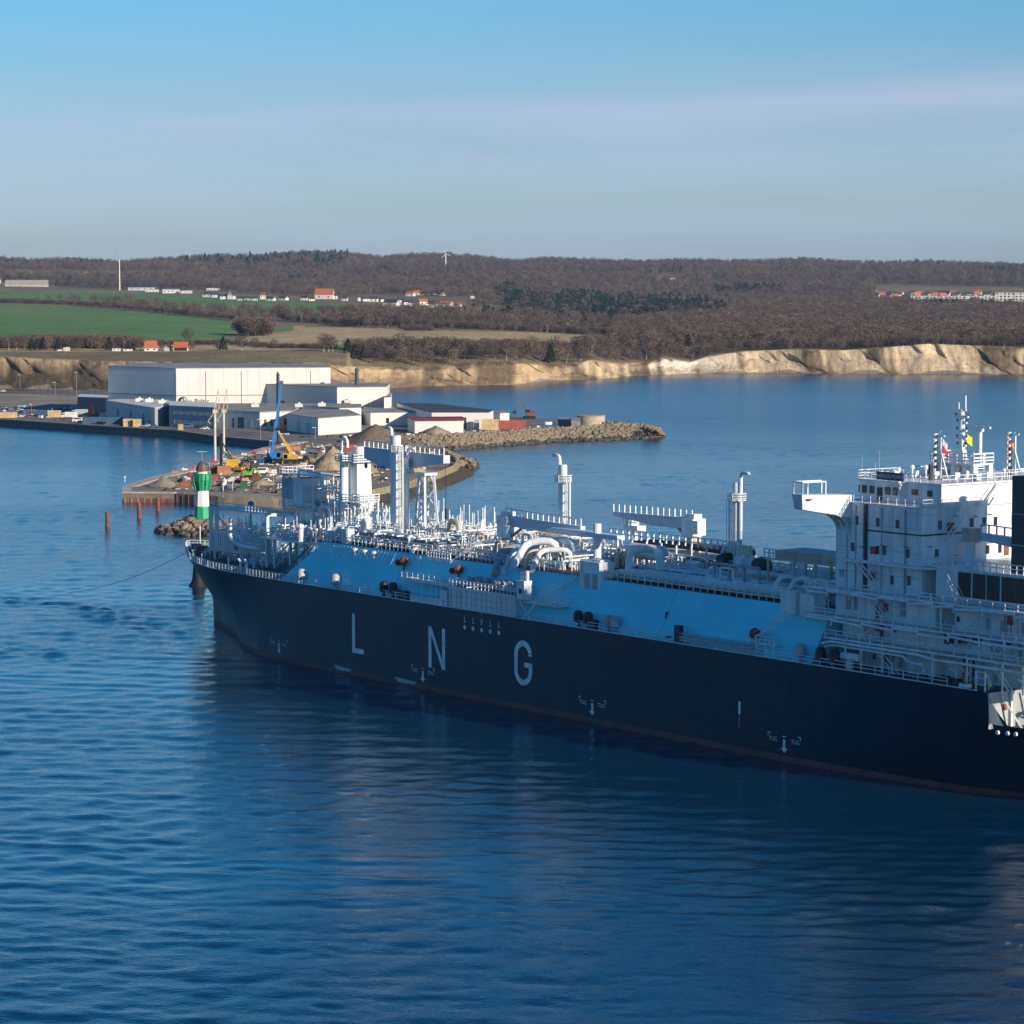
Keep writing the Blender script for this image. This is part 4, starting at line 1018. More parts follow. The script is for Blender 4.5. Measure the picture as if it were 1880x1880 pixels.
# ---- bow
mb = MB(); bx = (138.2, 150.5)
mb.prism([(150.2, 9.2), (138.6, 9.2), (138.6, 1.5), (150.2, 1.5)], 17.4, 21.2); fh = SP_('forecastle_house', mb)
mb = MB()
for k in range(14): mb.bb(139.2 + k * .8, 139.3 + k * .8, 9.2, 9.28, 17.6, 21)
SP_('corrugation', mb, M_grey, fh)
mb = MB(); mb.bb(139.3, 141, 9.2, 9.32, 18, 20); SP_('window', mb, M_glass, fh)
mb = MB()
for x in (139, 144, 149.6):
    for y in (1.9, 8.8): mb.beam((x, y, 15.6), (x, y, 17.4), .4)
mb.beam((139, 8.8, 15.7), (144, 8.8, 17.4), .2); SP_('house_leg', mb, parent=fh)
mb = MB()                                             # gantry frame over it
for x in (150.6, 148.2, 128.4): mb.beam((x, 9, 17), (x, 9, 26.2), .65)
mb.beam((150.6, 9, 26), (148, 9, 26), .8); mb.beam((148.2, 9, 24.8), (142.2, 9, 21.2), .3); mb.beam((129, 9, 24.5), (135, 9, 21.2), .3); mb.beam((128.4, 9, 26), (127, 4, 26), .5)
for y in (9, 3): mb.beam((150, y, 26.1), (127, y, 26.3), .35)
for x in range(128, 150, 3): mb.beam((x, 9, 26.2), (x, 3, 26.2), .25)
mb.rail([(127, 9, 26.4), (150, 9, 26.2)], h=1.2, step=1.2, r=.07, bars=(1, .5)); SP_('gantry_frame', mb)
mb = MB(); mb.pipe([(141.5, 9.6, 24.6), (141.5, 9.8, 20.3), (138, 9.8, 19.2), (130.5, 9.8, 19.0)], .5, 8, bend=1.2); SP_('fuel_pipe', mb)
mb = MB()
for x in (137.2, 133.4): mb.beam((x, 9, 15.6), (135.4, 9, 20.0), .18)
mb.beam((133.6, 9, 15.6), (133.6, 9, 20), .2); mb.beam((131, 9, 15.6), (131, 9, 20), .2); mb.beam((131, 9, 19.8), (137, 9, 19.8), .2); mb.beam((131, 9, 15.8), (133.6, 9, 19.6), .15); mb.beam((133.6, 9, 15.8), (131, 9, 19.6), .15); SP_('brace_frame', mb)
mb = MB(); mb.ball((150.4, 9, 26.9), .55, 8); mb.ball((148.4, 9, 26.9), .5, 8); SP_('light_dome', mb, M_grey)
mb = MB(); mb.tube((147.3, 8, 26), (147.3, 8, 31.2), .1, 6); mb.tube((147.3, 8, 31), (147.3, 8, 31.4), .25, 6); SP_('foremast', mb)
mb = MB(); mb.ball((141.2, 5, 27.2), .75, 10); mb.tube((141.2, 5, 21), (141.2, 5, 26.6), .15, 6); SP_('blue_dome', mb, mat('dome_blue', (.12, .25, .38), .5))
for k in range(7):
    x = 152.5 + (k % 4) * 4.6; y = (6.5, -3.5)[k // 4] * (1 - (k % 4) * .16); mb = MB(); mb.tube((x, y - 1, 16.4), (x, y + 1, 16.4), .7, 10); mb.box((x, y, 15.9), (2, 2.6, .6)); SP_('mooring_winch', mb, (M_black, M_grey, M_rust)[k % 3])
mb = MB()
for i in range(60):
    x = rp.uniform(126, 168); y = rp.uniform(-1, 1) * halfb(x, 15.5) * .85; mb.tube((x, y, 15.5), (x, y, 15.5 + rp.uniform(.5, 1.6)), rp.uniform(.1, .3), 6)
SP_('deck_fittings', mb, M_white, kind='stuff')
mb = MB(); mb.tube((170.5, 0, 15.5), (170.5, 0, 20.5), .12, 6); SP_('jackstaff', mb)
for x in (119, 121.5):
    mb = MB(); mb.beam((x, 19.5, 15.6), (x, 19.5, 17.6), .35); mb.beam((x, 19.5, 17.6), (x + .9, 19.5, 18.2), .35); SP_('davit', mb)
# forward regas tower
xa, xb = LX(590, 860, 2), LX(536, 880, 2)
mb = MB()
for x in (xa, (xa + xb) / 2, xb):
    for y in (-3, 4): mb.beam((x, y, 21.8), (x, y, 34.3), .32)
for z in (27.6, 31.2, 34.3):
    mb.bb(xa - .6, xb + .6, -3.6, 4.6, z - .12, z); mb.rail([(xa - .6, 4.6, z), (xb + .6, 4.6, z), (xb + .6, -3.6, z)], h=1.2, step=1, r=.06, bars=(1, .5))
mb.beam((xb, 4, 27.6), (xa, 4, 22), .25); mb.beam((xb, 4, 31.2), (xb - 3, 4, 34.2), .2); SP_('process_tower', mb)
mb = MB(); mb.bb(xb - 4.6, xb - .4, -2, 4.7, 29.2, 33.3); SP_('control_cabin', mb, mat('cabin_blue', (.30, .42, .52), .5)); mb = MB(); mb.bb(xb - 8.0, xb - 4.7, -2, 4.7, 28.4, 33.6); SP_('control_cabin', mb)
bigpipe([(xa - 1.4, 3, 24), (xa - 1.4, 3, 34.8), (xa + 7, 3, 35.2), (xa + 7, 3, 33)], .27); bigpipe([(xa - 4, 5, 22.5), (xa - 4, 5, 28.5), (xa - 8, 5, 28.5), (xa - 8, 5, 22.5)], .4)
mb = MB()
for k in range(9):
    x = LX(600 + k * 6, 900, -1); h = 31.2 + (k * 7 % 5) * .7; mb.tube((x, -1, 22), (x, -1, h), .16, 6)
SP_('riser_bank', mb)
mb = MB(); mb.bb(LX(645, 900, -1), LX(595, 900, -1), -4, 3, 26.9, 27.05); mb.rail([(LX(645, 900, -1), 3, 27.05), (LX(595, 900, -1), 3, 27.05)], step=.9, r=.06); mb.bb(LX(645, 900, -1), LX(595, 900, -1), -4, 3, 29.3, 29.42)
for k in range(5): x = LX(600 + k * 11, 900, 2.6); mb.beam((x, 2.6, 21.8), (x, 2.6, 29.4), .22); mb.beam((x, 2.6, 22), (x - 2, 2.6, 26.9), .14)
SP_('process_rack', mb)
# gate-like loading post and small port-side booth
x = LX(632, 985, 16); mb = MB(); mb.bb(x - 1.4, x + .2, 14.6, 16.6, TZ, 26.4); mb.pipe([(x - 2, 16.4, TZ), (x - 2, 16.4, 27.3), (x - 4.8, 16.4, 27.3)], .2, 6); SP_('valve_cabinet', mb)
x = LX(552, 985, 14); mb = MB(); mb.tube((x, 14, 16.5), (x, 14, 25.2), .55, 10); mb.ball((x, 14, 25.3), .75, 8); SP_('deck_ventilator', mb)
for u, v in ((658, 1010), (676, 1013), (693, 1016), (691, 1040), (775, 1025)):
    p = LY(u, v, 17.2); mb = MB(); mb.tube((p.x, 18.0, p.z - 2.6), (p.x, 18.0, p.z), .12, 6); mb.lathe((p.x, 18.0, p.z), [(.5, 0), (.55, .35), (.2, .5)], 10); SP_('mushroom_vent', mb)
for u, v in ((745, 1030), (845, 1045)):
    p = LY(u, v, 18.2); mb = MB(); mb.ball((p.x, 18.6, p.z), .9, 8); mb.ball((p.x + 2, 18.6, p.z - .4), .6, 8); mb.beam((p.x, 18.6, p.z - 3), (p.x, 18.6, p.z), .2); SP_('hose_reel', mb, M_rust)
p = LY(830, 1035, 16.5)
mb = MB(); mb.bb(p.x - 1, p.x + 6, 15.6, 17.6, 22.9, 23.5); mb.rail([(p.x - 1, 17.6, 23.5), (p.x + 6, 17.6, 23.5)], step=.8, r=.08); mb.stairs((p.x - 1, 16.6, 23.5), (p.x - 6, 14.5, 27), 1.1); SP_('access_platform', mb)
# ------------------------------------------------------------------ accommodation
def hblock(name, poly, z0, z1, m=None, parent=None): return SP_(name, MB().prism(poly, z0, z1), m, parent, smooth=False)
H = hblock('deckhouse_tower', [(-49, 17), (-67.5, 17), (-67.5, -17), (-49, -17)], 23.2, 40.35)
H0 = hblock('deckhouse_base', [(-52, 14.9), (-86, 14.9), (-86, -14.9), (-52, -14.9)], 15.5, 19.7)
H1 = hblock('deckhouse_base', [(-50, 16.4), (-100, 16.4), (-100, -16.4), (-50, -16.4)], 20.0, 23.0)
H2 = hblock('deckhouse_base', [(-48.9, 16.9), (-101, 16.9), (-101, -16.9), (-48.9, -16.9)], 23.05, 27.3)
CAS = hblock('engine_casing', [(-70.5, 17), (-101, 17), (-101, -17), (-70.5, -17)], 27.6, 32.0)
def slab(name, poly, z, t=.28, m=None): return SP_(name, MB().prism(poly, z - t, z), m, smooth=False)
slab('walkway_deck', [(-50, 20.3), (-104, 20.3), (-104, 14), (-50, 14)], 20.0)
slab('walkway_deck', [(-44.6, 20.3), (-103, 20.3), (-103, 16), (-44.6, 16)], 23.2)
slab('walkway_deck', [(-44.9, 20.0), (-103, 20.0), (-103, 16.5), (-44.9, 16.5)], 27.35)
slab('canopy', [(-50.8, 18.6), (-66, 19.2), (-70.5, 18.4), (-70.5, 16.9), (-50.8, 16.9)], 31.9)
slab('walkway_deck', [(-67.5, 17.2), (-101.5, 17.2), (-101.5, -17.2), (-67.5, -17.2)], 32.2, .2)
slab('bridge_deck', [(-48.8, 17.3), (-67.9, 17.3), (-67.9, -17.3), (-48.8, -17.3)], 40.5, .15)
for x0, x1, y, z in ((-50, -100, 20.1, 20.0), (-45, -102, 20.1, 23.2), (-45, -102, 19.8, 27.35)):
    mb = MB(); mb.rail([(x0, y, z), (x1, y, z)], h=1.05, step=2.4, r=.06, bars=(1, .5)); SP_('railing', mb)
for z, y in ((22.7, 20.55), (26.95, 20.2)):                    # fat pipes slung along the walkway edges
    mb = MB(); x = -46
    while x > -98: L = rp.uniform(4, 7); mb.tube((x, y, z - rp.choice([0, .35])), (x - L, y, z - rp.choice([0, .35])), .22, 8); mb.beam((x, y, z - .9), (x, y, z + .5), .16); x -= L
    SP_('service_pipe', mb)
bigpipe([(-49.6, 20.2, 18.9), (-51.5, 20.2, 19.35), (-70, 20.3, 19.3), (-74, 20.3, 18.9), (-100, 20.3, 18.9)], .24, name='service_pipe')
bigpipe([(-49.6, 19.6, 18.3), (-51.5, 19.8, 18.8), (-67, 20.0, 18.7), (-68, 20, 17.9), (-71, 20, 17.9)], .2, name='service_pipe')
mb = MB()
for x in (-54.5, -58, -62.5, -73, -80, -87, -94): mb.beam((x, 20, 15.7), (x, 20, 19.8), .22)
for x in (-72.5, -74.5): mb.beam((x, 19.9, 23.2), (x, 19.9, 27.1), .2)
SP_('stanchion', mb)
# black fire main down the corner, tower to base
mb = MB(); mb.bb(-55.9, -55.3, 17.0, 17.3, 27.5, 40.3); mb.bb(-55.3, -67.4, 17, 17.12, 36.3, 36.5); mb.bb(-67.52, -67.65, 8.5, 17.05, 36.3, 36.5); SP_('fire_main', mb, M_black)
mb = MB(); mb.bb(-58.5, -58.0, 16.92, 17.15, 23.3, 27.1); mb.bb(-58.8, -58.4, 16.4, 16.6, 20.1, 22.9); mb.bb(-58.2, -57.8, 14.9, 15.1, 16.4, 18.9); mb.bb(-76.5, -76.2, 14.9, 15.1, 15.6, 19.6); SP_('fire_main', mb, M_black)
def port_pane(parent, u, v, w, h, Y, m=None, name='window', fr=.09):
    p = LY(u, v, Y); o = SP_(name, MB().box((p.x, Y + .02, p.z), (w + fr * 2, .06, h + fr * 2)), M_white, parent, smooth=False)
    SP_('pane', MB().box((p.x, Y + .04, p.z), (w, .06, h)), m or M_glass, parent, smooth=False); return o
for u, v in ((1573, 955), (1612, 959), (1648, 962), (1566, 1004), (1612, 1010), (1624, 1011), (1667, 1016)): port_pane(H, u, v, .75, 1.3, 17)
port_pane(H, 1546, 1052, 1.1, 1.2, 17, M_grey); port_pane(H, 1669, 1066, .7, 1.4, 17); port_pane(H, 1638, 1065, .7, 1.4, 17)
for u, v in ((1605, 1010), (1602, 1059)): p = LY(u, v, 17); SP_('fire_box', MB().box((p.x, 17.15, p.z), (1.1, .35, 1.1)), M_red, H)
for u, v, w, h in ((1667, 1121, .7, 1.6), (1550, 1105, .7, 1.3), (1610, 1113, .7, 1.6), (1637, 1116, .6, 1.4)): port_pane(H2, u, v, w, h, 16.9)
p = LY(1628, 1115, 16.9); SP_('fire_box', MB().box((p.x, 17.05, p.z), (.9, .3, 1.2)), M_red, H2)
p = LY(1856, 1139, 16.9); SP_('fire_box', MB().box((p.x, 17.05, p.z), (.9, .3, 1.2)), M_red, H2)
for u, v in ((1634, 1156), (1644, 1157)): port_pane(H1, u, v, .5, .6, 16.4)
p = LY(1616, 1154, 16.4); SP_('fire_box', MB().box((p.x, 16.55, p.z), (1.6, .3, .8)), M_red, H1)
p = LY(1853, 1184, 16.4); SP_('fire_box', MB().box((p.x, 16.55, p.z), (.7, .3, .8)), M_red, H1)
for u in (1743, 1768, 1794):                                            # louvres on the lower house
    p = LY(u, 1171, 16.4); SP_('louvre', MB().box((p.x, 16.45, p.z), (1.9, .12, 1.9)), M_louv, H1)
for u in (1771, 1798, 1824, 1851, 1876, 1900):
    p = LY(u, 1072 + (u - 1771) * .1, 17); lo = SP_('louvre', MB().box((p.x, 17.05, 29.9), (2.5, .12, 3.6)), M_louv, CAS)
    g = MB()
    for k in range(6): g.box((p.x, 17.13, 28.5 + k * .56), (2.4, .06, .07))
    g.bb(p.x - .04, p.x + .04, 17.1, 17.16, 28.2, 31.6); SP_('louvre_bar', g, M_black, lo)
mb = MB(); mb.bb(-70.6, -74.3, 16.4, 17.0, 23.2, 27.1); SP_('recessed_panel', mb, mat('warm_grey', (.42, .36, .34), .6))
mb = MB(); mb.bb(-64.2, -70, 14.9, 16.4, 15.6, 19.7); SP_('store_house', mb); mb = MB(); mb.bb(-74.2, -75.4, 14.6, 15.0, 15.6, 19.0); SP_('red_door', mb, M_red)
# stairs between the decks, zigzag
for a, b in (((-56.8, 18.4, 27.4), (-61.5, 18.2, 23.3)), ((-60.5, 18.6, 23.2), (-56.5, 18.6, 20.0)), ((-55.0, 18.4, 31.8), (-60.5, 18.2, 27.4)), ((-58, 18.2, 19.9), (-63.8, 18.2, 15.6)),
             ((-82, 18.2, 27.3), (-77.5, 18.2, 23.2)), ((-82, 18.2, 23.1), (-87.5, 18.2, 20)), ((-82.5, 18.2, 19.9), (-87, 18.2, 15.6)), ((-73, 17.9, 32.1), (-77.5, 18.9, 27.4)), ((-42.9, 20.0, 23.1), (-31.5, 21.4, 16.0))):
    mb = MB(); mb.stairs(a, b, .9); SP_('stairway', mb)
mb = MB(); mb.stairs((-68.5, 8.5, 40.3), (-68.7, 13.5, 35.2), .9); SP_('stairway', mb)
mb = MB(); mb.stairs((-68.5, 1.8, 43.6), (-68.7, 5.0, 40.4), .9); SP_('stairway', mb)
slab('aft_balcony', [(-67.5, 9.5), (-69.4, 9.5), (-69.4, -12), (-67.5, -12)], 35.2, .15)
def aft_pane(parent, y, z, w=.75, h=1.3, m=None):
    SP_('window', MB().box((-67.53, y, z), (.06, w + .16, h + .16)), M_white, parent, smooth=False); SP_('pane', MB().box((-67.56, y, z), (.06, w, h)), m or M_glass, parent, smooth=False)
for y in (13.4, 6.8, 4.2, 1.8, -2): aft_pane(H, y, 37.8)
for y in (14, 3.4, .8): aft_pane(H, y, 33.6)
SP_('fire_box', MB().box((-67.7, 11.3, 37.4), (.35, 1.0, 1.3)), M_red, H)
SP_('door', MB().box((-67.6, -.6, 33.5), (.14, .9, 2.0)), M_rust, H)
for y, z in ((10, 36.9), (9.5, 33.0), (5.5, 38.6), (15, 34.6), (2.6, 38.8), (9.8, 38.9)): SP_('lamp_bracket', MB().beam((-67.6, y, z), (-68.3, y + 1.6, z + .25), .1), M_black, H)
for u, v in ((1581, 1003), (1660, 1003), (1618, 1000), (1600, 1049), (1663, 1057)): p = LY(u, v, 17); SP_('lamp_bracket', MB().beam((p.x, 17.1, p.z), (p.x - 1.5, 17.6, p.z - .1), .1), M_black, H)
# provision crane aft
mb = MB(); mb.tube((-73.5, 13, 32.2), (-73.5, 13, 35.4), .75, 12); mb.tube((-73.5, 13, 35.4), (-73.5, 13, 36), 1.0, 12); pc = SP_('crane_pedestal', mb)
SP_('slewing_head', MB().box((-73.8, 13.2, 36.8), (2.2, 1.8, 2.0)), M_stain, pc)
boom(-76, -104, 13, 37.2, 36.3, 1.0, 1.5, .8, 1.0, m=M_boom); 
mb = MB(); mb.rail([(-66, 17.1, 32.2), (-74, 17.1, 32.2)], h=1.4, step=1.5, r=.09, bars=()); mb.rail([(-75, 17.1, 32.2), (-101, 17.1, 32.2)], h=1.3, step=1.3, r=.06); SP_('railing', mb)
# bridge wings
for s in (1, -1):
    mb = MB()
    top = [(-48.0, 25.2 * s), (-50.3, 25.2 * s), (-52.4, 17 * s), (-49.0, 17 * s)]
    bot = [(-48.3, 24.9 * s), (-50.1, 24.9 * s), (-52.2, 17 * s), (-49.2, 17 * s)]
    n = 4; tv = [(p[0], p[1], 41.75 if abs(p[1]) > 20 else 41.5) for p in top]; bv = [(p[0], p[1], 39.5 if abs(p[1]) > 20 else 38.0) for p in bot]
    f = [(0, 1, 5, 4), (1, 2, 6, 5), (2, 3, 7, 6), (3, 0, 4, 7), (4, 5, 6, 7), (0, 3, 2, 1)]
    mb.add(tv + bv, f); wg = SP_('bridge_wing', mb, smooth=False)
    br = MB(); n = 10
    for x in (-49.4, -50.6, -51.8):                                     # curved brackets below
        prev = None
        for i in range(n + 1):
            a = R(90) * i / n; y = (17 + 4.2 * (1 - math.cos(a))) * s; z = 35.4 + 3.4 * math.sin(a)
            zz = 38.0 + (abs(y) - 17) * .19
            if prev: br.add([(x, prev[0], prev[1]), (x, y, z), (x, y, 38.0 + (abs(y) - 17) * .19), (x, prev[0], 38.0 + (abs(prev[0]) - 17) * .19)], [(0, 1, 2, 3), (3, 2, 1, 0)]); br.beam((x, prev[0], prev[1]), (x, y, z), .5, .1)
            prev = (y, z)
    SP_('wing_bracket', br, parent=wg, smooth=False)
    rl = MB(); rl.rail([(-48.2, 25 * s, 41.7), (-50.2, 25 * s, 41.7), (-50.9, 21 * s, 41.7)], h=1.9, step=2.2, r=.09, bars=(1,)); rl.rail([(-48.2, 25 * s, 41.7), (-48.9, 20 * s, 41.7)], h=1.9, step=2.2, r=.09, bars=(1,)); SP_('wing_shelter_frame', rl, parent=wg)
SP_('lifebuoy', MB().lathe((-50.6, 24.0, 41.0), [(.25, -.1), (.5, -.1), (.5, .1), (.25, .1)], 10), M_red)
# wheelhouse
WH = hblock('wheelhouse', [(-50.6, 13), (-51.6, 14.6), (-60, 14.4), (-60, 13.2), (-67.6, 13.2), (-67.6, -13.2), (-60, -13.2), (-60, -14.4), (-51.6, -14.6), (-50.6, -13)], 40.5, 43.6)
slab('monkey_island', [(-50.2, 13.4), (-51.4, 15.0), (-60.2, 14.8), (-60.4, 13.6), (-68, 13.6), (-68, -13.6), (-60.4, -13.6), (-60.2, -14.8), (-51.4, -15), (-50.2, -13.4)], 43.85, .25)
for x, w in ((-52.6, .95), (-54.2, .95), (-57.6, 1.0), (-59.2, .8)): SP_('bridge_window', MB().box((x, 14.6, 42.3), (w, .14, 1.15)), M_glass, WH)
SP_('door', MB().box((-55.9, 14.6, 41.7), (1.0, .16, 2.0)), M_black, WH)
for x in (-51.2, -50.8): SP_('bridge_window', MB().box((x + .1, 13.9 - (x + 51.2) * 2, 42.3), (.7, .7, 1.1), rz=R(58)), M_glass, WH)
for x, w in ((-62, 1.3), (-65.2, 1.0)): SP_('bridge_window', MB().box((x, 13.24, 42.3), (w, .1, .9)), M_glass, WH)
mb = MB(); mb.rail([(-60.2, 14.7, 43.85), (-51.4, 14.9, 43.85), (-50.3, 13.2, 43.85), (-50.3, -13.2, 43.85)], h=1.2, step=1.4, r=.05, bars=(1, .6, .3)); mb.rail([(-68, 13.5, 43.85), (-60.4, 13.5, 43.85)], h=1.2, step=1.4, r=.05); mb.rail([(-68, 13.5, 43.85), (-68, -13, 43.85)], h=1.2, step=1.5, r=.05); SP_('railing', mb)
mb = MB(); mb.rail([(-53, 17.2, 40.5), (-67.8, 17.2, 40.5), (-67.8, 5, 40.5)], h=1.15, step=1.8, r=.04); SP_('railing', mb)
# name board on the bridge roof
p0, p1 = LY(1610, 878, 15.0), LY(1659, 883, 15.0)
nb = SP_('name_board', MB().bb(p1.x, p0.x, 14.95, 15.1, 43.95, 45.15), mat('board_dark', (.02, .035, .06), .5))
side_text('ENERGOS POWER', (p0.x + p1.x) / 2, 44.3, .78, M_white, 'name_lettering', nb, 15.12)
# radar and signal masts
def at_ship(u, v, y): return LY(u, v, y)
x = LX(1765, 880, 0)
mm = MB(); mm.prism([(x + 1.0, .8), (x - 1.0, .8), (x - 1.0, -.8), (x + 1.0, -.8)], 43.8, 48.0, top=[(x + .5, .5), (x - .5, .5), (x - .5, -.5), (x + .5, -.5)]); mm.tube((x, 0, 48), (x, 0, 54.2), .55, 10, .34)
mm.beam((x + .7, 0, 54.1), (x - .9, 0, 54.1), .22); mm.tube((x - .7, 0, 54.1), (x - .7, 0, 56.3), .14, 6); mm.tube((x + .7, 0, 54.1), (x + .7, 0, 55.2), .1, 6)
RM = SP_('radar_mast', mm)
for z, w in ((53.1, 1.3), (52.2, 1.0), (51.0, 1.0), (49.8, 1.0), (48.7, .9)):
    SP_('mast_yard', MB().beam((x + w, 0, z), (x - w, 0, z), .34), parent=RM)
    mb = MB()
    for k in (-1, 1): mb.tube((x + k * w, 0, z + .1), (x + k * w, 0, z + .5), .13, 6)
    SP_('signal_lamp', mb, M_black, RM)
# arched platform around the mast
xa, xb = LX(1728, 890, 0), LX(1806, 885, 0)
mb = MB(); mb.bb(xb, xa, -2, 2.2, 45.9, 46.15); mb.rail([(xa, 2.2, 46.15), (xb, 2.2, 46.15), (xb, -2, 46.15), (xa, -2, 46.15)], h=1.5, step=1.6, r=.09, closed=True, bars=(1, .6, .3))
for q_ in (xa - .5, (xa + xb) / 2, xb + .5):
    mb.bb(q_ - .45, q_ + .45, 1.2, 2.1, 43.8, 45.9); mb.bb(q_ - .45, q_ + .45, -2, -1.2, 43.8, 45.9)
for c0, c1 in ((xa - .9, (xa + xb) / 2 + .4), ((xa + xb) / 2 - .4, xb + .9)):
    m_ = (c0 + c1) / 2; w = abs(c1 - c0) / 2
    for i in range(8):
        a0, a1 = R(i * 22.5), R((i + 1) * 22.5)
        mb.add([(m_ + w * math.cos(a0), 2.12, 44.5 + math.sin(a0) * 1.1), (m_ + w * math.cos(a1), 2.12, 44.5 + math.sin(a1) * 1.1), (m_ + w * math.cos(a1), 2.12, 46), (m_ + w * math.cos(a0), 2.12, 46)], [(0, 1, 2, 3), (3, 2, 1, 0)])
SP_('radar_platform', mb)
x2 = LX(1799, 850, 0)
mb = MB(); mb.tube((x2, 0, 46.1), (x2, 0, 51.1), .3, 10); mb.beam((x2 + 2, 1, 46.1), (x2, 0, 49), .14); mb.box((x2, 0, 51.2), (.8, .8, .5)); RT = SP_('radar_post', mb); SP_('radar_scanner', MB().box((x2 - .2, 0, 51.6), (3.8, .35, .3)), parent=RT)
def signal_tower(u, y, vtop):
    x = LX(u, 860, y); zt = LY(u, vtop, y).z
    mb = MB(); mb.beam((x + .8, y, 43.8), (x + .8, y, zt), .22); mb.beam((x - .8, y, 43.8), (x - .8, y, zt), .22); mb.beam((x + .9, y, zt), (x - 1.6, y, zt), .2); mb.beam((x - .8, y, 48), (x - 2.3, y, 43.9), .2)
    for i in range(5): z = 44.5 + i * 1.3; mb.beam((x + .8, y, z), (x - .8, y, z + 1.2), .1)
    o = SP_('signal_mast', mb); lm = MB()
    for i in range(7): z = 44.3 + i * (zt - 44.3) / 6.3; lm.tube((x, y + .25, z), (x, y + .25, z + .45), .28, 8)
    SP_('signal_lamp', lm, M_black, o); lb = MB()
    for i in range(7): z = 44.8 + i * (zt - 44.6) / 6.3; lb.tube((x + .1, y + .3, z), (x + .1, y + .3, z + .42), .3, 8)
    SP_('signal_lamp', lb, M_white, o); return x, zt
s1 = signal_tower(1720, 3.5, 800); s2 = signal_tower(1856, -3.5, 797)
for u, v, y, h in ((1644, 868, 12, 2.2), (1650, 862, 11, 2.6), (1675, 858, 8, 3.0), (1700, 858, 7, 2.9), (1821, 862, -3, 2.4), (1844, 864, -4, 2.2), (1586, 868, 12, 2.0)):
    p = LY(u, v, y); mb = MB(); mb.tube((p.x, y, 43.8), (p.x, y, p.z), .14, 6); mb.ball((p.x, y, p.z), .42, 8); SP_('antenna_dome', mb)
for u, vt in ((1583, 835), (1615, 828), (1607, 850)): p = LY(u, vt, 12); SP_('whip_aerial', MB().tube((p.x, 12, 43.8), (p.x, 12, p.z), .045, 5), M_grey)
for i in range(9): x = -52 - i * 1.7; SP_('roof_locker', MB().box((x, 8 - (i * 5 % 9), 44.4), (1.1, 1.0, 1.1)))
p = LY(1708, 885, 9); SP_('searchlight', MB().tube((p.x, 9, 43.8), (p.x, 9, 46.2), .35, 8), M_black)
# doors, vents, cable trays and boxes on the shaded port walls
rf_ = random.Random(77)
for wall, Y, x0, x1, z0, z1, n in ((H, 17.02, -50, -67, 24, 40, 16), (H2, 16.92, -50, -100, 23.4, 27, 26), (H1, 16.42, -51, -99, 20.2, 22.8, 22), (H0, 14.92, -53, -85, 15.9, 19.4, 22)):
    for i in range(n):
        x = rf_.uniform(x0, x1); z = rf_.uniform(z0, z1); t = rf_.random()
        if t < .3: o = SP_('door', MB().box((x, Y, z0 + 1.05), (.85, .1, 1.95)), M_grey, wall, smooth=False)
        elif t < .55: SP_('cable_tray', MB().bb(x - .07, x + .07, Y, Y + .1, z0, z1), M_grey, wall, smooth=False)
        elif t < .75: SP_('wall_box', MB().box((x, Y + .1, z), (rf_.uniform(.4, 1), .3, rf_.uniform(.4, .9))), M_white, wall, smooth=False)
        elif t < .88: SP_('wall_pipe', MB().tube((x, Y + .1, z), (x - rf_.uniform(2, 6), Y + .1, z), .07, 6), M_white, wall)
        else: port_pane(wall, 0, 0, .55, .8, Y) if False else SP_('pane', MB().box((x, Y + .02, z), (.55, .08, .8)), M_glass, wall, smooth=False)
for z in (29.9, 33.6, 37.2): SP_('deck_seam', MB().bb(-49.1, -67.4, 17.0, 17.03, z, z + .07), M_grey, H, smooth=False)
for x in (-53.2, -61.2): SP_('deck_seam', MB().bb(x, x - .06, 17.0, 17.03, 24, 40.2), M_grey, H, smooth=False)
for k in range(7): SP_('davit', MB().pipe([(-51 - k * 6.6, 19.6, 15.6), (-51 - k * 6.6, 19.6, 17.4), (-51 - k * 6.6, 20.6, 18.0)], .12, 6))
# funnel and casing aft of the house
mb = MB(); mb.prism([(-83, 14.4), (-84.2, 14.4), (-98, 14.4), (-98, .6), (-83, .6)], 32.2, 46.0); FN = SP_('funnel', mb, M_funnel, smooth=False)
mb = MB()
for x, y in ((-86, 11), (-88, 5), (-92, 10), (-94, 5)): mb.tube((x, y, 46), (x, y, 48.2), .8, 12)
SP_('exhaust_pipe', mb, M_black, FN)
mb = MB()
for z in (36, 40.5): mb.bb(-82.98, -98.1, 14.4, 14.5, z, z + .15)
SP_('funnel_band', mb, M_grey, FN)
# deck boxes and reels by the aft gangway
for u, v, s_ in ((1725, 1240, .8), (1735, 1242, .8), (1742, 1238, .7), (1757, 1250, .7), (1693, 1247, .6)): p = LY(u, v, 21); SP_('fender_roll', MB().tube((p.x, 20.2, 16.1), (p.x, 21.4, 16.1), s_, 10), M_black)
mb = MB(); p = LY(1560, 1210, 20.5); mb.tube((p.x - 1.6, 20.5, 17.5), (p.x + 1.6, 20.5, 17.5), .6, 10); mb.beam((p.x, 20.5, 15.6), (p.x, 20.5, 17), .8); SP_('life_raft', mb)
mb = MB(); p = LY(1801, 1255, 21.5); mb.beam((p.x - .9, 21.6, 15.7), (p.x - .9, 21.6, 18.4), .18); mb.beam((p.x + .9, 21.6, 15.7), (p.x + .9, 21.6, 18.4), .18)
for z in (16.6, 17.5, 18.4): mb.beam((p.x - .9, 21.6, z), (p.x + .9, 21.6, z), .16)
SP_('boarding_gate', mb)
for u in (1775, 1660 + 110): p = LY(u, 1252, 21.7); SP_('chock', MB().lathe((p.x, 21.7, 16.2), [(.5, -.25), (.75, -.25), (.75, .25), (.5, .25)], 10))
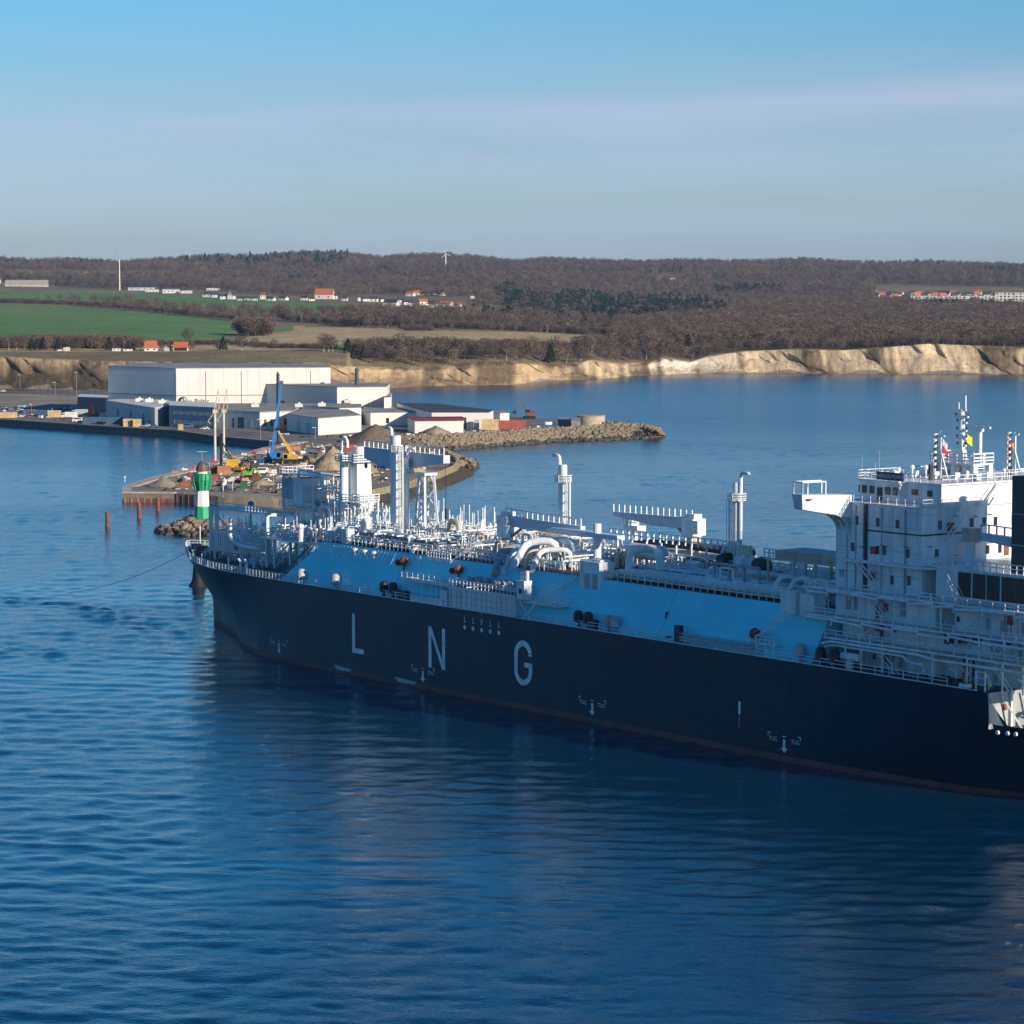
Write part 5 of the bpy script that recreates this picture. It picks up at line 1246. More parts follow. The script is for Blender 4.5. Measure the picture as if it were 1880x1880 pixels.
# tank units forward of the house
mb = MB(); mb.bb(-30, -44, 6, 12.5, 29.9, 31.2); mb.rail([(-28, 13, 30), (-45, 13, 30)], h=1.3, step=2, r=.07)
for x in (-29, -35, -40, -45): mb.beam((x, 13, TZ), (x, 13, 30), .35); mb.beam((x, 5, TZ), (x, 5, 30), .35)
mb.beam((-28, 13, 29.8), (-46, 13, 29.8), .3); SP_('cooler_frame', mb, M_stain)
mb = MB(); mb.bb(-45.5, -35, -10, 2, 27, 31.2); SP_('compressor_house', mb)
mb = MB(); mb.rail([(-45, 2, 31.2), (-36, 2, 31.2), (-36, -9, 31.2)], h=1.4, step=1.3, r=.08); SP_('railing', mb)
mb = MB(); mb.bb(-38.2, -41.6, 16.2, 18.6, 22.4, 26.0); SP_('valve_house', mb); mb = MB(); mb.bb(-42.6, -46.0, 16.2, 18.6, 22.2, 25.8); SP_('valve_house', mb)
mb = MB(); mb.rail([(-17, 14, TZ), (-28, 14, TZ)], h=4.6, step=3.4, r=.2, bars=(1,)); SP_('pipe_gantry', mb, M_grey)
mb = MB(); mb.lathe((-27, 9, TZ), [(.3, 0), (1.6, .6), (1.6, 3.2), (.5, 3.9)], 14); SP_('gas_vessel', mb, M_grey)
for x in (-8, -12.5, -17): mb = MB(); mb.tube((x, 3, 27), (x + 1.2, 3, 27), 1.5, 14); mb.tube((x + 1.2, 3, 27), (x + 2.4, 3, 27), 1.1, 12); mb.beam((x + 1, 3, TZ), (x + 1, 3, 26), .5); SP_('fan_unit', mb, (M_black, M_white)[x == -12.5])
# ------------------------------------------------------------------ flags, people and lines on the ship (things of their own)
def cloth(name, p0, w, h, m, label, droop=.5, cat='flag'):
    mb = MB(); n = 6; g = []
    for i in range(n + 1):
        for j in range(n + 1):
            a = i / n; b = j / n
            g.append((p0[0] + w * a * .5, p0[1] + w * a * .35 + .18 * math.sin(a * 6 + b * 3), p0[2] - h * b - droop * a * h * (1 + .3 * b)))
    mb.add(g, [(i * (n + 1) + j, i * (n + 1) + j + 1, (i + 1) * (n + 1) + j + 1, (i + 1) * (n + 1) + j) for i in range(n) for j in range(n)])
    if isinstance(m, list):
        mb.m = [0 if (k % n) < n // 2 else 1 for k in range(n * n)]
    o = put(name, mb, m, smooth=False, label=label, cat=cat); return o
M_fy = mat('flag_yellow', (.85, .75, .02), .7); M_fr = mat('flag_red', (.62, .02, .04), .7); M_fw = mat('flag_white', (.6, .6, .6), .7); M_fo = mat('flag_orange', (.75, .35, .03), .7)
def at_world(u, v, y): p = LY(u, v, y); return shipw(*p)
cloth('flag', at_world(1775, 797, 0), 1.9, 1.2, M_fy, 'plain yellow signal flag beside the tallest mast on the ship')
cloth('flag', at_world(1731, 805, 3.5), 1.6, 1.9, [M_fw, M_fr], 'white and red flag hanging by the left signal mast')
cloth('flag', at_world(1851, 800, -3.5), 1.3, 2.0, M_fr, 'plain red flag at the right-hand signal mast')
cloth('flag', at_world(1859, 812, -3.6), 1.3, .9, M_fo, 'small orange and red pennant right of the plain red flag')
def person(u, v, y, top, lab, trousers=(.03, .035, .05), z=15.55, turn=0.0):
    p = LY(u, v, y); w = shipw(p.x, y, z)
    M_t = mat('work_trousers', trousers, .8); M_v = mat('vest_' + '_'.join(str(int(c * 100)) for c in top), top, .7, var=.05); M_s = mat('skin', (.55, .36, .27), .6)
    root = thing('person', lab, 'person', w, turn)
    s = 1.02
    sk = MB()
    # one continuous body: hips to shoulders with legs and arms, lofted rings joined limb by limb
    for k in (-1, 1): sk.mi = 0; sk.pipe([(k * .12, .02, .04), (k * .11, .0, .48), (k * .09, 0, .95)], .075, 8, bend=.08); sk.box((k * .12, -.06, .05), (.11, .28, .1))
    sk.mi = 1; sk.lathe((0, 0, .85), [(.15, 0), (.17, .1), (.16, .3), (.21, .52), (.17, .6), (.07, .64)], 10)
    for k in (-1, 1): sk.pipe([(k * .19, 0, 1.4), (k * .29, .02, 1.12), (k * .25, -.16, .9)], .055, 7, bend=.06)
    sk.mi = 2
    for k in (-1, 1): sk.ball((k * .245, -.19, .87), .055, 6)
    sk.tube((0, 0, 1.45), (0, 0, 1.56), .055, 8); sk.ball((0, -.01, 1.66), .105, 10, 1.2)
    link('body', sk.mesh('body', [M_t, M_v, M_s], True), root)
    put('helmet', MB().lathe((0, -.01, 1.69), [(.15, 0), (.13, .03), (.11, .1), (.03, .15)], 10), M_white, root)
    return root
person(1772, 1246, 20.2, (.35, .75, .05), 'worker in a lime high-visibility jacket standing by the black rolls near the stern', turn=1.0)
person(1818, 1262, 21.2, (.45, .85, .05), 'worker in a bright yellow-green jacket at the rail where the dark hull ends', turn=2.0)
person(354, 1028, 14.6, (.12, .6, .2), 'worker in a green jacket at the bow rail of the ship', z=15.55)
person(353, 1018, 12.8, (.75, .08, .06), 'worker in a red jacket at the bow rail behind the green one', z=15.55)
def line_thing(name, a, b, sag, r, m, label, cat, n=24):
    a, b = Vector(a), Vector(b); pts = []
    for i in range(n + 1): t = i / n; p = a.lerp(b, t); p.z -= sag * 4 * t * (1 - t); pts.append(p)
    mb = MB(); mb.pipe(pts, r, 5, bend=.01); put(name, mb, m, label=label, cat=cat)
p = shipw(170.5, 3.2, 15.0); q_ = P(120, 1089, -.3)
line_thing('tow_line', p, q_, 1.6, .055, M_black, 'long dark tow line drooping from the bow down into the water', 'rope')
# small dark buoy-like tug stern seen behind the stem
w = P(364, 1075, 0)
mb = MB(); mb.lathe((0, 0, 0), [(2.3, -.5), (2.2, .3), (1.5, 1.2), (1.25, 3.6), (1.1, 5.2)], 12); b_ = put('mooring_dolphin', mb, mat('shade_black', (.004, .004, .005), .7), loc=w, label='black flared mooring dolphin standing in the water just behind the ship bow', cat='dolphin')  # near-black colour stands for the shade of the ship
# ------------------------------------------------------------------ harbour: quay, jetty, breakwaters
QZ = 3.0
M_asph = mat('asphalt', (.22, .20, .165), .9, var=.25, scale=.08, bump=.2, bscale=.6, col2=(.10, .095, .085))
M_dirt = mat('trodden_sand', (.36, .30, .21), .95, var=.3, scale=.09, bump=.5, bscale=.5, col2=(.13, .11, .085))
M_grav = mat('gravel_yard', (.32, .28, .19), .95, scale=.05, bump=.3, bscale=.8, col2=(.18, .165, .12))
M_conc = mat('concrete', (.52, .47, .38), .85, var=.18, scale=.3, bump=.2, bscale=2)
M_concd = mat('weathered_concrete', (.14, .15, .14), .9, var=.3, scale=.4, bump=.3, bscale=1.2)
M_rock = mat('granite_rock', (.28, .225, .145), .9, var=.3, scale=.5, bump=.5, bscale=1.5, col2=(.17, .145, .11))
M_sheet = mat('rusty_sheet_pile', (.20, .062, .042), .85, var=.3, scale=.5, col2=(.10, .04, .032))
M_sand = mat('heaped_sand', (.38, .31, .20), .95, var=.25, scale=.5, bump=.8, bscale=.9)
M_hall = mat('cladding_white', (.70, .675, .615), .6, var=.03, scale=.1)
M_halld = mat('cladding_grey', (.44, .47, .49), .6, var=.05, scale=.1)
M_groof = mat('flat_roof_grey', (.30, .29, .27), .85, var=.15, scale=.1)
M_blue = mat('cladding_blue', (.035, .085, .14), .6)
M_steel = mat('galvanised_steel', (.42, .41, .38), .5, .4)
M_tyre = mat('tyre_rubber', (.015, .015, .015), .9)
M_line = mat('seam_dark', (.05, .055, .06), .8)
def ppoly(px, z): return [P(u, v, z)[:2] for u, v in px]
quay_px = [(-420, 718), (-420, 764), (0, 770), (106, 777), (234, 785.5), (323, 790.5), (395, 801), (495, 810), (545, 812), (640, 816), (720, 814), (810, 812), (900, 803), (1020, 797), (1120, 793), (1190, 789),
           (1180, 782), (1100, 775), (986, 769), (905, 758), (800, 748), (700, 735), (650, 722), (600, 715)]
put('quay', MB().prism(ppoly(quay_px, QZ), -1.5, QZ), M_asph, smooth=False, kind='structure')
yard = [(-420, 722), (-420, 742), (0, 745), (140, 747), (198, 742), (198, 726), (140, 724), (0, 722)]
put('gravel_yard', MB().prism(ppoly(yard, QZ + .02), QZ + .004, QZ + .03), M_grav, smooth=False, kind='structure')
jet_px = [(545, 811), (480, 823), (430, 838), (355, 857), (317, 868), (279, 876), (225, 893), (224, 905), (320, 906), (400, 911), (500, 914), (600, 916), (660, 909), (740, 893), (800, 873), (832, 859), (838, 851), (826, 840), (812, 828), (800, 818), (720, 815)]
put('jetty', MB().prism(ppoly(jet_px, QZ), -1.2, QZ - .02), M_dirt, smooth=False, kind='structure')
# light concrete cap along the jetty edge
cap = thing('jetty_edge', 'pale concrete edge beam running round the tip of the construction jetty', 'quay wall')
def strip(px, w, z0, z1, m, name, parent=None, inward=1, **k):
    pts = [Vector(P(u, v, QZ)) for u, v in px]; mb = MB()
    for a, b in zip(pts, pts[1:]):
        d = (b - a).normalized(); n = Vector((-d.y, d.x, 0)) * w * inward
        mb.prism([(a.x, a.y), (b.x, b.y), (b.x + n.x, b.y + n.y), (a.x + n.x, a.y + n.y)], z0, z1)
    return put(name, mb, m, parent, smooth=False, **k)
strip([(545, 811), (480, 823), (430, 838), (355, 857), (317, 868), (279, 876), (225, 893)], 5.0, 1.5, QZ + .25, M_conc, 'edge_beam', cap)
strip([(225, 893), (224, 905)], 3.0, 1.2, QZ + .3, M_conc, 'edge_beam', cap)
strip([(224, 905), (320, 906)], 3.0, 1.3, QZ + .35, M_conc, 'edge_beam', cap, 1)
# row of stub piles under the cap
a, b = Vector(P(226, 905, QZ)), Vector(P(320, 906, QZ))
for i in range(16):
    p = a.lerp(b, (i + .5) / 16); put('pile', MB().box((p.x, p.y + .2, .2), (1.0 if i % 2 else 1.5, .5, 2.2)), M_sheet, cap, smooth=False)
sp = thing('sheet_pile_wall', 'rust-red sheet pile wall along the near side of the jetty', 'quay wall')
pts = [Vector(P(u, v, QZ)) for u, v in ((320, 905.5), (400, 910.5), (500, 913.5), (610, 915.5))]
for a, b in zip(pts, pts[1:]):
    n = int((b - a).length / 1.25)
    for i in range(n):
        p = a.lerp(b, (i + .5) / n); put('sheet_pile', MB().box((p.x, p.y - (.25 if i % 2 else .02) - .3, .75), ((b - a).length / n * .98, .5, 4.2)), M_sheet, sp, smooth=False)
mb = MB()
for a, b in zip(pts, pts[1:]):
    for z in (.6, 2.7): mb.beam(a + Vector((0, -.8, z - 3)), b + Vector((0, -.8, z - 3)), .3)
    n = int((b - a).length / 4.5)
    for i in range(n): p = a.lerp(b, i / n); mb.beam((p.x, p.y - .85, .1), (p.x, p.y - .85, 3.6), .16)
put('waling', mb, mat('pale_rust', (.38, .22, .17), .8), sp, smooth=False)
# revetment: sloping concrete apron on the round end of the jetty
rev = [(600, 916), (660, 909), (740, 893), (800, 873), (832, 859), (838, 851)]
pts = [Vector(P(u, v, QZ)) for u, v in rev]; mb = MB(); mb2 = MB()
for a, b in zip(pts, pts[1:]):
    d = (b - a).normalized(); n = Vector((d.y, -d.x, 0))
    mb.add([tuple(a + Vector((0, 0, 1.0))), tuple(b + Vector((0, 0, 1.0))), tuple(b + n * 1.6 + Vector((0, 0, -.9))), tuple(a + n * 1.6 + Vector((0, 0, -.9)))], [(0, 1, 2, 3), (3, 2, 1, 0)])
    mb2.add([tuple(a + n * 1.5 + Vector((0, 0, -.9))), tuple(b + n * 1.5 + Vector((0, 0, -.9))), tuple(b + n * 8 + Vector((0, 0, -3.4))), tuple(a + n * 8 + Vector((0, 0, -3.4)))], [(0, 1, 2, 3), (3, 2, 1, 0)])
rv = thing('revetment', 'curved sloping concrete apron round the right end of the construction jetty', 'embankment')
put('parapet', mb, mat('yellowish_concrete', (.56, .48, .30), .85), rv, smooth=False); put('apron', mb2, mat('algae_stone', (.20, .18, .12), .9, bump=.8, bscale=.8, col2=(.10, .095, .07)), rv, smooth=False)
# quay face with fender panels
qf = thing('quay_wall', 'long dark quay wall below the fish factory yard', 'quay wall')
qp = [Vector(P(u, v, QZ)) for u, v in ((-60, 767), (0, 770), (106, 777), (234, 785.5), (323, 790.5), (395, 801), (495, 810))]
strip([(-60, 767), (0, 770), (106, 777), (234, 785.5), (323, 790.5), (395, 801), (495, 810)], 1.2, QZ, QZ + .3, M_conc, 'coping', qf)
for a, b in zip(qp, qp[1:]):
    n = int((b - a).length / 5)
    for i in range(n): p = a.lerp(b, (i + .5) / n); put('wall_panel', MB().box((0, 0, 0), ((b - a).length / n * .97, .3, 3.3)), M_concd, qf, smooth=False, loc=(p.x, p.y - .12, 1.2), rz=math.atan2((b - a).y, (b - a).x))
# ---- rocks
rk = random.Random(9)
def rock_mesh(i):
    mb = MB(); n = 6; vs_ = []
    for z, r in ((-.5, .62), (-.1, .95), (.42, .62)):
        for k in range(n): a = 6.283 * k / n + rk.random() * .5; rr = r * rk.uniform(.75, 1.1); vs_.append((rr * math.cos(a), rr * math.sin(a) * .85, z + rk.uniform(-.15, .15)))
    vs_.append((rk.uniform(-.2, .2), rk.uniform(-.2, .2), .62))
    f = [(j * n + k, j * n + (k + 1) % n, (j + 1) * n + (k + 1) % n, (j + 1) * n + k) for j in range(2) for k in range(n)] + [(2 * n + k, 2 * n + (k + 1) % n, 3 * n) for k in range(n)]
    mb.add(vs_, f); return mb
RB = [rock_mesh(i) for i in range(7)]; RM_ = [r.mesh('rock', M_rock) for r in RB]; M_wet = mat('wet_rock', (.075, .068, .05), .6, bump=.5, bscale=1.5); RW_ = [r.mesh('wet_rock', M_wet) for r in RB]
def rockpile(name, label, rocks, core=None, core_m=None):
    """rocks: (x, y, z, size); the 300 nearest are parts, the rest one stuff part"""
    root = thing(name, label, 'breakwater')
    rocks.sort(key=lambda r: r[1])
    rest = MB()
    for i, (x, y, z, s) in enumerate(rocks):
        if i < 295:
            o = link('rock', (RW_ if z < .75 + .5 * rk.random() else RM_)[i % 7], root, (x, y, z)); o.scale = (s, s, s * rk.uniform(.7, 1)); o.rotation_euler = (rk.uniform(-.6, .6), rk.uniform(-.6, .6), rk.uniform(0, 6.3))
        else:
            rest.mi = 1 if z < .75 + .5 * rk.random() else 0; b = RB[i % 7]; M = Matrix.Rotation(rk.uniform(0, 6.3), 3, 'Z') @ Matrix.Rotation(rk.uniform(-.6, .6), 3, 'X')
            rest.add([tuple(Vector((x, y, z)) + M @ (Vector(v) * s)) for v in b.v], b.f)
    if rest.v: put('rocks', rest, [M_rock, M_wet], root, smooth=False, kind='stuff')
    if core: put('core', core, core_m or M_concd, root, smooth=False)
    return root
def wallrocks(front, crest, n, smin, smax, back=None):
    out_ = []; L = []
    fr = [Vector(P(u, v, 0)) for u, v in front]; ct = [Vector(P(u, v, z)) for u, v, z in crest]
    seg = [0]
    for a, b in zip(fr, fr[1:]): seg.append(seg[-1] + (b - a).length)
    for i in range(n):
        t = rk.random() * seg[-1]; k = max(j for j in range(len(fr) - 1) if seg[j] <= t); f = (t - seg[k]) / (seg[k + 1] - seg[k])
        a = fr[k].lerp(fr[k + 1], f); b = ct[k].lerp(ct[k + 1], f); q_ = rk.random(); p = a.lerp(b, q_ * 1.04 - .02)
        out_.append((p.x, p.y, p.z + rk.uniform(-.1, .5), rk.uniform(smin, smax)))
    mb = MB()
    for k in range(len(fr) - 1): mb.add([tuple(fr[k] + Vector((0, 0, -1.2))), tuple(fr[k + 1] + Vector((0, 0, -1.2))), tuple(ct[k + 1] + Vector((0, 0, -.7))), tuple(ct[k] + Vector((0, 0, -.7)))], [(0, 1, 2, 3), (3, 2, 1, 0)])
    return out_, mb
fr = [(690, 826), (770, 830), (832, 826.5), (920, 818.5), (1026, 811), (1132, 808.5), (1190, 805), (1219, 801)]
ct = [(690, 803, 5.2), (770, 801, 5.2), (813, 800, 5.2), (920, 793, 5.2), (1026, 787, 5.2), (1132, 781, 5.0), (1185, 781, 4.2), (1212, 790, 2.2)]
rocks, core = wallrocks(fr, ct, 2300, .9, 1.75)
r2, c2 = wallrocks([(1219, 801), (1185, 781), (1100, 774)], [(1212, 792, 3.5), (1180, 784, 5), (1100, 777, 5)], 200, .9, 1.6)
rockpile('rock_breakwater', 'long sunlit breakwater of tan boulders running right from the fish factory', rocks + r2, core, M_rock)
rocks, core = wallrocks([(826, 846), (845, 862), (877, 857.5), (872, 848)], [(818, 830, 4.5), (838, 843, 4.0), (866, 851, 1.6), (860, 846, 2)], 300, .9, 1.7)
r2, c2 = wallrocks([(877, 857.5), (860, 846), (832, 836), (815, 828)], [(868, 852, 2), (850, 842, 3.5), (828, 834, 4), (812, 825, 4)], 120, .9, 1.6)
rockpile('rock_spit', 'short boulder spit just right of the curved jetty end', rocks + r2, core, M_rock)
# ---- lighthouse on its rock island
lp = P(371.5, 953, 3.6); LX0, LY0 = lp[0], lp[1]
isl = []
for i in range(330):
    a = rk.uniform(0, 6.283); r = rk.random() ** .5
    x = LX0 - 1 + math.cos(a) * r * (12.5 if math.cos(a) < 0 else 15); y = LY0 + 1 + math.sin(a) * r * 15
    isl.append((x, y, 4.2 * (1 - r) + rk.uniform(-.4, .5), rk.uniform(.9, 1.9)))
core = MB().lathe((LX0 + .5, LY0 + 1, -1.5), [(14, 0), (10, 2.4), (5.5, 4.4)], 12)
rockpile('rock_island', 'boulder island under the green and white lighthouse', isl, core, M_concd)
put('plinth', MB().box((LX0 + .2, LY0 + .6, 2.3), (9.0, 7.0, 3.0)), M_concd, smooth=False, label='low dark concrete plinth carrying the green and white lighthouse', cat='plinth')
M_green = mat('lighthouse_green', (.015, .34, .15), .5, var=.06); M_lw = mat('lighthouse_white', (.80, .79, .75), .5, var=.04); M_brown = mat('copper_brown', (.13, .085, .075), .6)
lh = thing('lighthouse', 'green and white octagonal lighthouse with a brown lantern roof, in front of the jetty', 'lighthouse', (LX0, LY0, 3.8), R(12))
put('lower_shaft', MB().lathe((0, 0, 0), [(2.35, 0), (2.12, 3.6)], 8), M_green, lh, smooth=False)
put('middle_shaft', MB().lathe((0, 0, 3.6), [(2.12, 0), (1.85, 4.5)], 8), M_lw, lh, smooth=False)
put('upper_shaft', MB().lathe((0, 0, 8.1), [(1.85, 0), (1.95, .6), (2.35, 2.9), (2.5, 3.0), (2.45, 4.9)], 8), M_green, lh, smooth=False)
for k in (4, 5, 6): a = R(45 * k + 22.5); put('gallery_window', MB().box((2.1 * math.cos(a), 2.1 * math.sin(a), 10.2), (.5, .5, .9), rz=a), M_glass, lh, smooth=False)
for k in range(8):
    a = R(22.5 + 45 * k); c, s = math.cos(a), math.sin(a)
    mb = MB(); mb.beam((2.0 * c, 2.0 * s, 8.2), (2.75 * c, 2.75 * s, 11.2), .3); mb.beam((2.75 * c, 2.75 * s, 11.2), (2.6 * c, 2.6 * s, 13.1), .22); put('bracket', mb, M_green, lh, smooth=False)
ga = put('gallery', MB().lathe((0, 0, 11.1), [(2.7, 0), (2.75, .25), (2.6, .3)], 8), M_green, lh, smooth=False)
mb = MB()
for k in range(8):
    a0, a1 = R(45 * k), R(45 * k + 45)
    for z in (11.9, 12.6, 13.1): mb.beam((2.65 * math.cos(a0), 2.65 * math.sin(a0), z), (2.65 * math.cos(a1), 2.65 * math.sin(a1), z), .14)
put('gallery_rail', mb, M_green, ga, smooth=False)
ln = put('lantern', MB().lathe((0, 0, 11.3), [(1.6, 0), (1.6, 2.6)], 8), M_cream, lh, smooth=False)
for k in range(8): a = R(22.5 + 45 * k); put('mullion', MB().beam((1.5 * math.cos(a), 1.5 * math.sin(a), 11.4), (1.5 * math.cos(a), 1.5 * math.sin(a), 13.9), .16), M_lw, ln, smooth=False)
put('roof', MB().lathe((0, 0, 13.8), [(2.0, 0), (1.85, .2), (1.25, 2.0), (.5, 2.7), (.2, 2.9)], 8), M_brown, lh, smooth=False)
put('window', MB().box((-.9, -1.72, 9.4), (.7, .3, .9)), M_glass, lh, smooth=False)
mb = MB(); mb.tube((0, 0, 16.6), (0, 0, 19.4), .09, 6); mb.box((0, 0, 19.4), (3.0, .25, .16)); put('aerial', mb, M_steel, lh)
# ---- mooring piles in the water
for (u, vt, vb), lab in zip(((197.5, 940, 967), (255.5, 923, 950), (290, 913, 938)), ('leftmost of three rusty mooring piles in the water left of the lighthouse', 'middle of three rusty mooring piles in the water left of the lighthouse', 'right one of three rusty mooring piles, nearest the jetty')):
    p = P(u, vb, 0); zt = ZV(vt, p[1]); mb = MB(); mb.tube((0, 0, -1.5), (0, 0, zt), .68, 12)
    o = put('mooring_pile', mb, mat('rusty_steel', (.24, .085, .05), .8, col2=(.08, .05, .04), scale=1.2), loc=(p[0], p[1], 0), label=lab, cat='pile', group='rusty mooring piles beside the jetty')
p = P(229, 885, QZ); put('marker_light', MB().tube((0, 0, 0), (0, 0, 1.5), .12, 6).ball((0, 0, 1.7), .38, 8), M_white, loc=p, label='small white marker light on the jetty tip', cat='marker light')
# ------------------------------------------------------------------ fish factory
def bldg(name, label, base, ztop, m, lit=None, roof_m=None, z0=QZ, cat='building', parap=.5, depth=None):
    """base: plan corners (u, D)"""
    root = thing(name, label, cat, Q(base[0][0], base[0][1], z0))
    ox, oy = root.location.x, root.location.y
    poly = [(Q(u, D)[0] - ox, Q(u, D)[1] - oy) for u, D in base]
    w = put('wall', MB().prism(poly, 0, ztop - z0), m, root, smooth=False)
    cx_ = sum(p[0] for p in poly) / len(poly); cy_ = sum(p[1] for p in poly) / len(poly)
    rp_ = [(cx_ + (p[0] - cx_) * 1.004, cy_ + (p[1] - cy_) * 1.004) for p in poly]
    put('roof', MB().prism(rp_, ztop - z0 + .01, ztop - z0 + .3), roof_m or M_groof, root, smooth=False)
    root['_poly'] = str(poly); return root, poly
def face(root, poly, i, a0, a1, z0, z1, m, name='window', out_=.06):
    """flat fitting on wall i from fraction a0 to a1, heights z0..z1 above the base"""
    p, q_ = Vector((*poly[i], 0)), Vector((*poly[(i + 1) % len(poly)], 0)); a = p.lerp(q_, a0); b = p.lerp(q_, a1)
    d = (b - a).normalized(); ctr = sum((Vector((*k, 0)) for k in poly), Vector()) / len(poly)
    n = Vector((-d.y, d.x, 0)); n = n if (a + b).dot(n) / 2 > ctr.dot(n) else -n
    mb = MB(); a2, b2 = a + n * out_, b + n * out_; mb.prism([(a.x, a.y), (b.x, b.y), (b2.x, b2.y), (a2.x, a2.y)], z0, z1)
    return put(name, mb, m, root, smooth=False)
HZ = 27.0
hall, hp = bldg('cold_store_hall', 'huge windowless white hall with one blue-shaded end, largest building on the quay', [(201, 1507), (325.5, 1473), (608, 1488), (600, 1545), (260, 1560)], HZ, M_hall)
for f in (.19, .42, .655, .87): face(hall, hp, 1, f - .0015, f + .0015, 6, 22.5, M_line, 'cladding_joint', .12)
for i in (0, 1): face(hall, hp, i, 0, 1, 10.3, 10.55, M_line, 'cladding_joint', .13)
for k in range(13): face(hall, hp, 1, k / 13, k / 13 + .0008, 1, 23.6, M_halld, 'cladding_joint', .1)
# lettering and emblem low on the hall
def wall_text(root, poly, i, f, z, txt, size, m):
    p, q_ = Vector((*poly[i], 0)), Vector((*poly[i + 1], 0)); a = p.lerp(q_, f); d = (q_ - p).normalized()
    me = font_mesh(txt, size, 'lettering'); me.materials.clear(); me.materials.append(m)
    o = link('lettering', me, root, (a.x + d.y * .2, a.y - d.x * .2, z)); o.rotation_euler = (R(90), 0, math.atan2(d.y, d.x)); return o
wall_text(hall, hp, 1, .115, 6.5, 'Euro-Baltic', 3.4, M_line)
p = Vector(Q(340.5, 1470, QZ)); mb = MB()
for a0, rr_ in ((0, 1.7), (1, 1.2), (2, 1.7)):
    for k in range(7): t0 = a0 * 1.2 + k * .45; mb.beam((math.cos(t0) * rr_ - .6, 0, math.sin(t0) * rr_), (math.cos(t0 + .45) * rr_ - .6, 0, math.sin(t0 + .45) * rr_), .35)
loc = Q(341, 1473.2, QZ); put('emblem', mb, M_line, hall, smooth=False, loc=(loc[0] - hall.location.x, loc[1] - hall.location.y - .8, 8.2))
b1, bp_ = bldg('process_hall', 'tall white annex with blue-shaded long side against the big hall', [(477, 1486), (620, 1440), (710, 1446), (716, 1490), (560, 1500)], ZV(711, 1445), M_hall)
for k, f in enumerate((.18, .42, .50, .57, .64, .71, .8)): face(b1, bp_, 0, f, f + .018, 3 if k else 2.5, 5.5, (M_glass, M_hall, M_glass)[k % 3])
face(b1, bp_, 0, .29, .335, 4.2, 8.0, mat('brown_shutter', (.25, .11, .09), .7), 'shutter'); face(b1, bp_, 0, 0, .1, .5, 4.5, M_blue, 'gate')
for f in (.17, .25, .63, .73): face(b1, bp_, 1, f, f + .003, 0, 10, M_line, 'cladding_joint', .1)
face(b1, bp_, 1, .34, .46, 5.6, 6.8, M_glass, 'window')
bldg('side_wing', 'low white extension at the right end of the tall annex', [(706, 1430), (718, 1434), (720, 1480), (708, 1476)], ZV(730, 1432), M_hall)
c1, cp = bldg('office_shed', 'low grey-blue shed at the left foot of the big hall', [(197, 1456), (286, 1374), (312, 1400), (312, 1460), (220, 1468)], ZV(745, 1400), M_halld, roof_m=M_hall)
for f in (.24, .50, .76): face(c1, cp, 0, f, f + .03, .5, 5.5, M_blue, 'door')
face(c1, cp, 0, .88, .915, .3, 2.6, M_blue, 'door')
c2, cp = bldg('office_building', 'office block with two long window strips in front of the hall', [(312, 1374), (397, 1352), (400, 1400), (312, 1420)], ZV(747, 1362), mat('office_blue', (.20, .28, .36), .6), roof_m=M_hall)
for k in range(17):
    for z in ((6.0, 7.6), (1.6, 3.4)): face(c2, cp, 0, .1 + k * .048, .1 + k * .048 + .034, z[0], z[1], M_stain if k % 3 else M_cream, 'window')
c3, cp = bldg('loading_building', 'wide low building, shade-grey left wall with blue gate, mid quay', [(395, 1372), (478, 1352), (541, 1366), (556, 1440), (400, 1440)], ZV(756, 1358), M_halld)
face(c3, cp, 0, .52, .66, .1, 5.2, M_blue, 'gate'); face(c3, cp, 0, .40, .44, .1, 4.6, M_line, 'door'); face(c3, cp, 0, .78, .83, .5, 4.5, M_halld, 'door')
face(c3, cp, 1, 0, 1, 0, 7.2, M_hall, 'lit_side_colour', .05)  # sun-side wall whitened, the rest grey: light and shade put into the colour
for f in (.12, .3, .42, .7): face(c3, cp, 1, f, f + .06, 1.5, 4.5, M_rust, 'loading_bay', .5)
c4, cp = bldg('front_block', 'white block nearest the water whose lit right wall meets a sand heap', [(528, 1342), (585, 1302), (664, 1330), (640, 1385), (550, 1390)], ZV(767, 1310), M_hall, roof_m=M_groof)
face(c4, cp, 0, .33, .42, .1, 5.0, M_halld, 'door'); face(c4, cp, 0, .62, .78, .1, 5.0, M_halld, 'gate')
c5, cp = bldg('middle_block', 'white square block with shade-grey left side behind the front block', [(555, 1410), (624, 1388), (664, 1392), (664, 1430), (560, 1440)], ZV(749.5, 1390), M_halld, roof_m=M_groof)
face(c5, cp, 1, 0, 1, 0, ZV(749.5, 1390) - QZ, M_hall, 'lit_side_colour', .05)  # paler sheet for the sunlit side; the grey left wall is painted shade
c6, cp = bldg('long_store', 'long white store left of the red-roofed building', [(664, 1400), (681, 1385), (775, 1392), (790, 1440), (670, 1440)], ZV(758, 1388), M_hall, roof_m=M_groof)
face(c6, cp, 1, .30, .36, 1, 3.5, M_glass, 'window')
c8, cp = bldg('dark_roofed_store', 'white store with a broad dark roof at the right of the factory', [(775, 1372), (793, 1352), (897, 1352), (906, 1372), (800, 1440), (730, 1448)], ZV(757.5, 1352), M_hall, roof_m=M_line)
face(c8, cp, 1, .57, .61, .3, 5.5, M_glass, 'door')
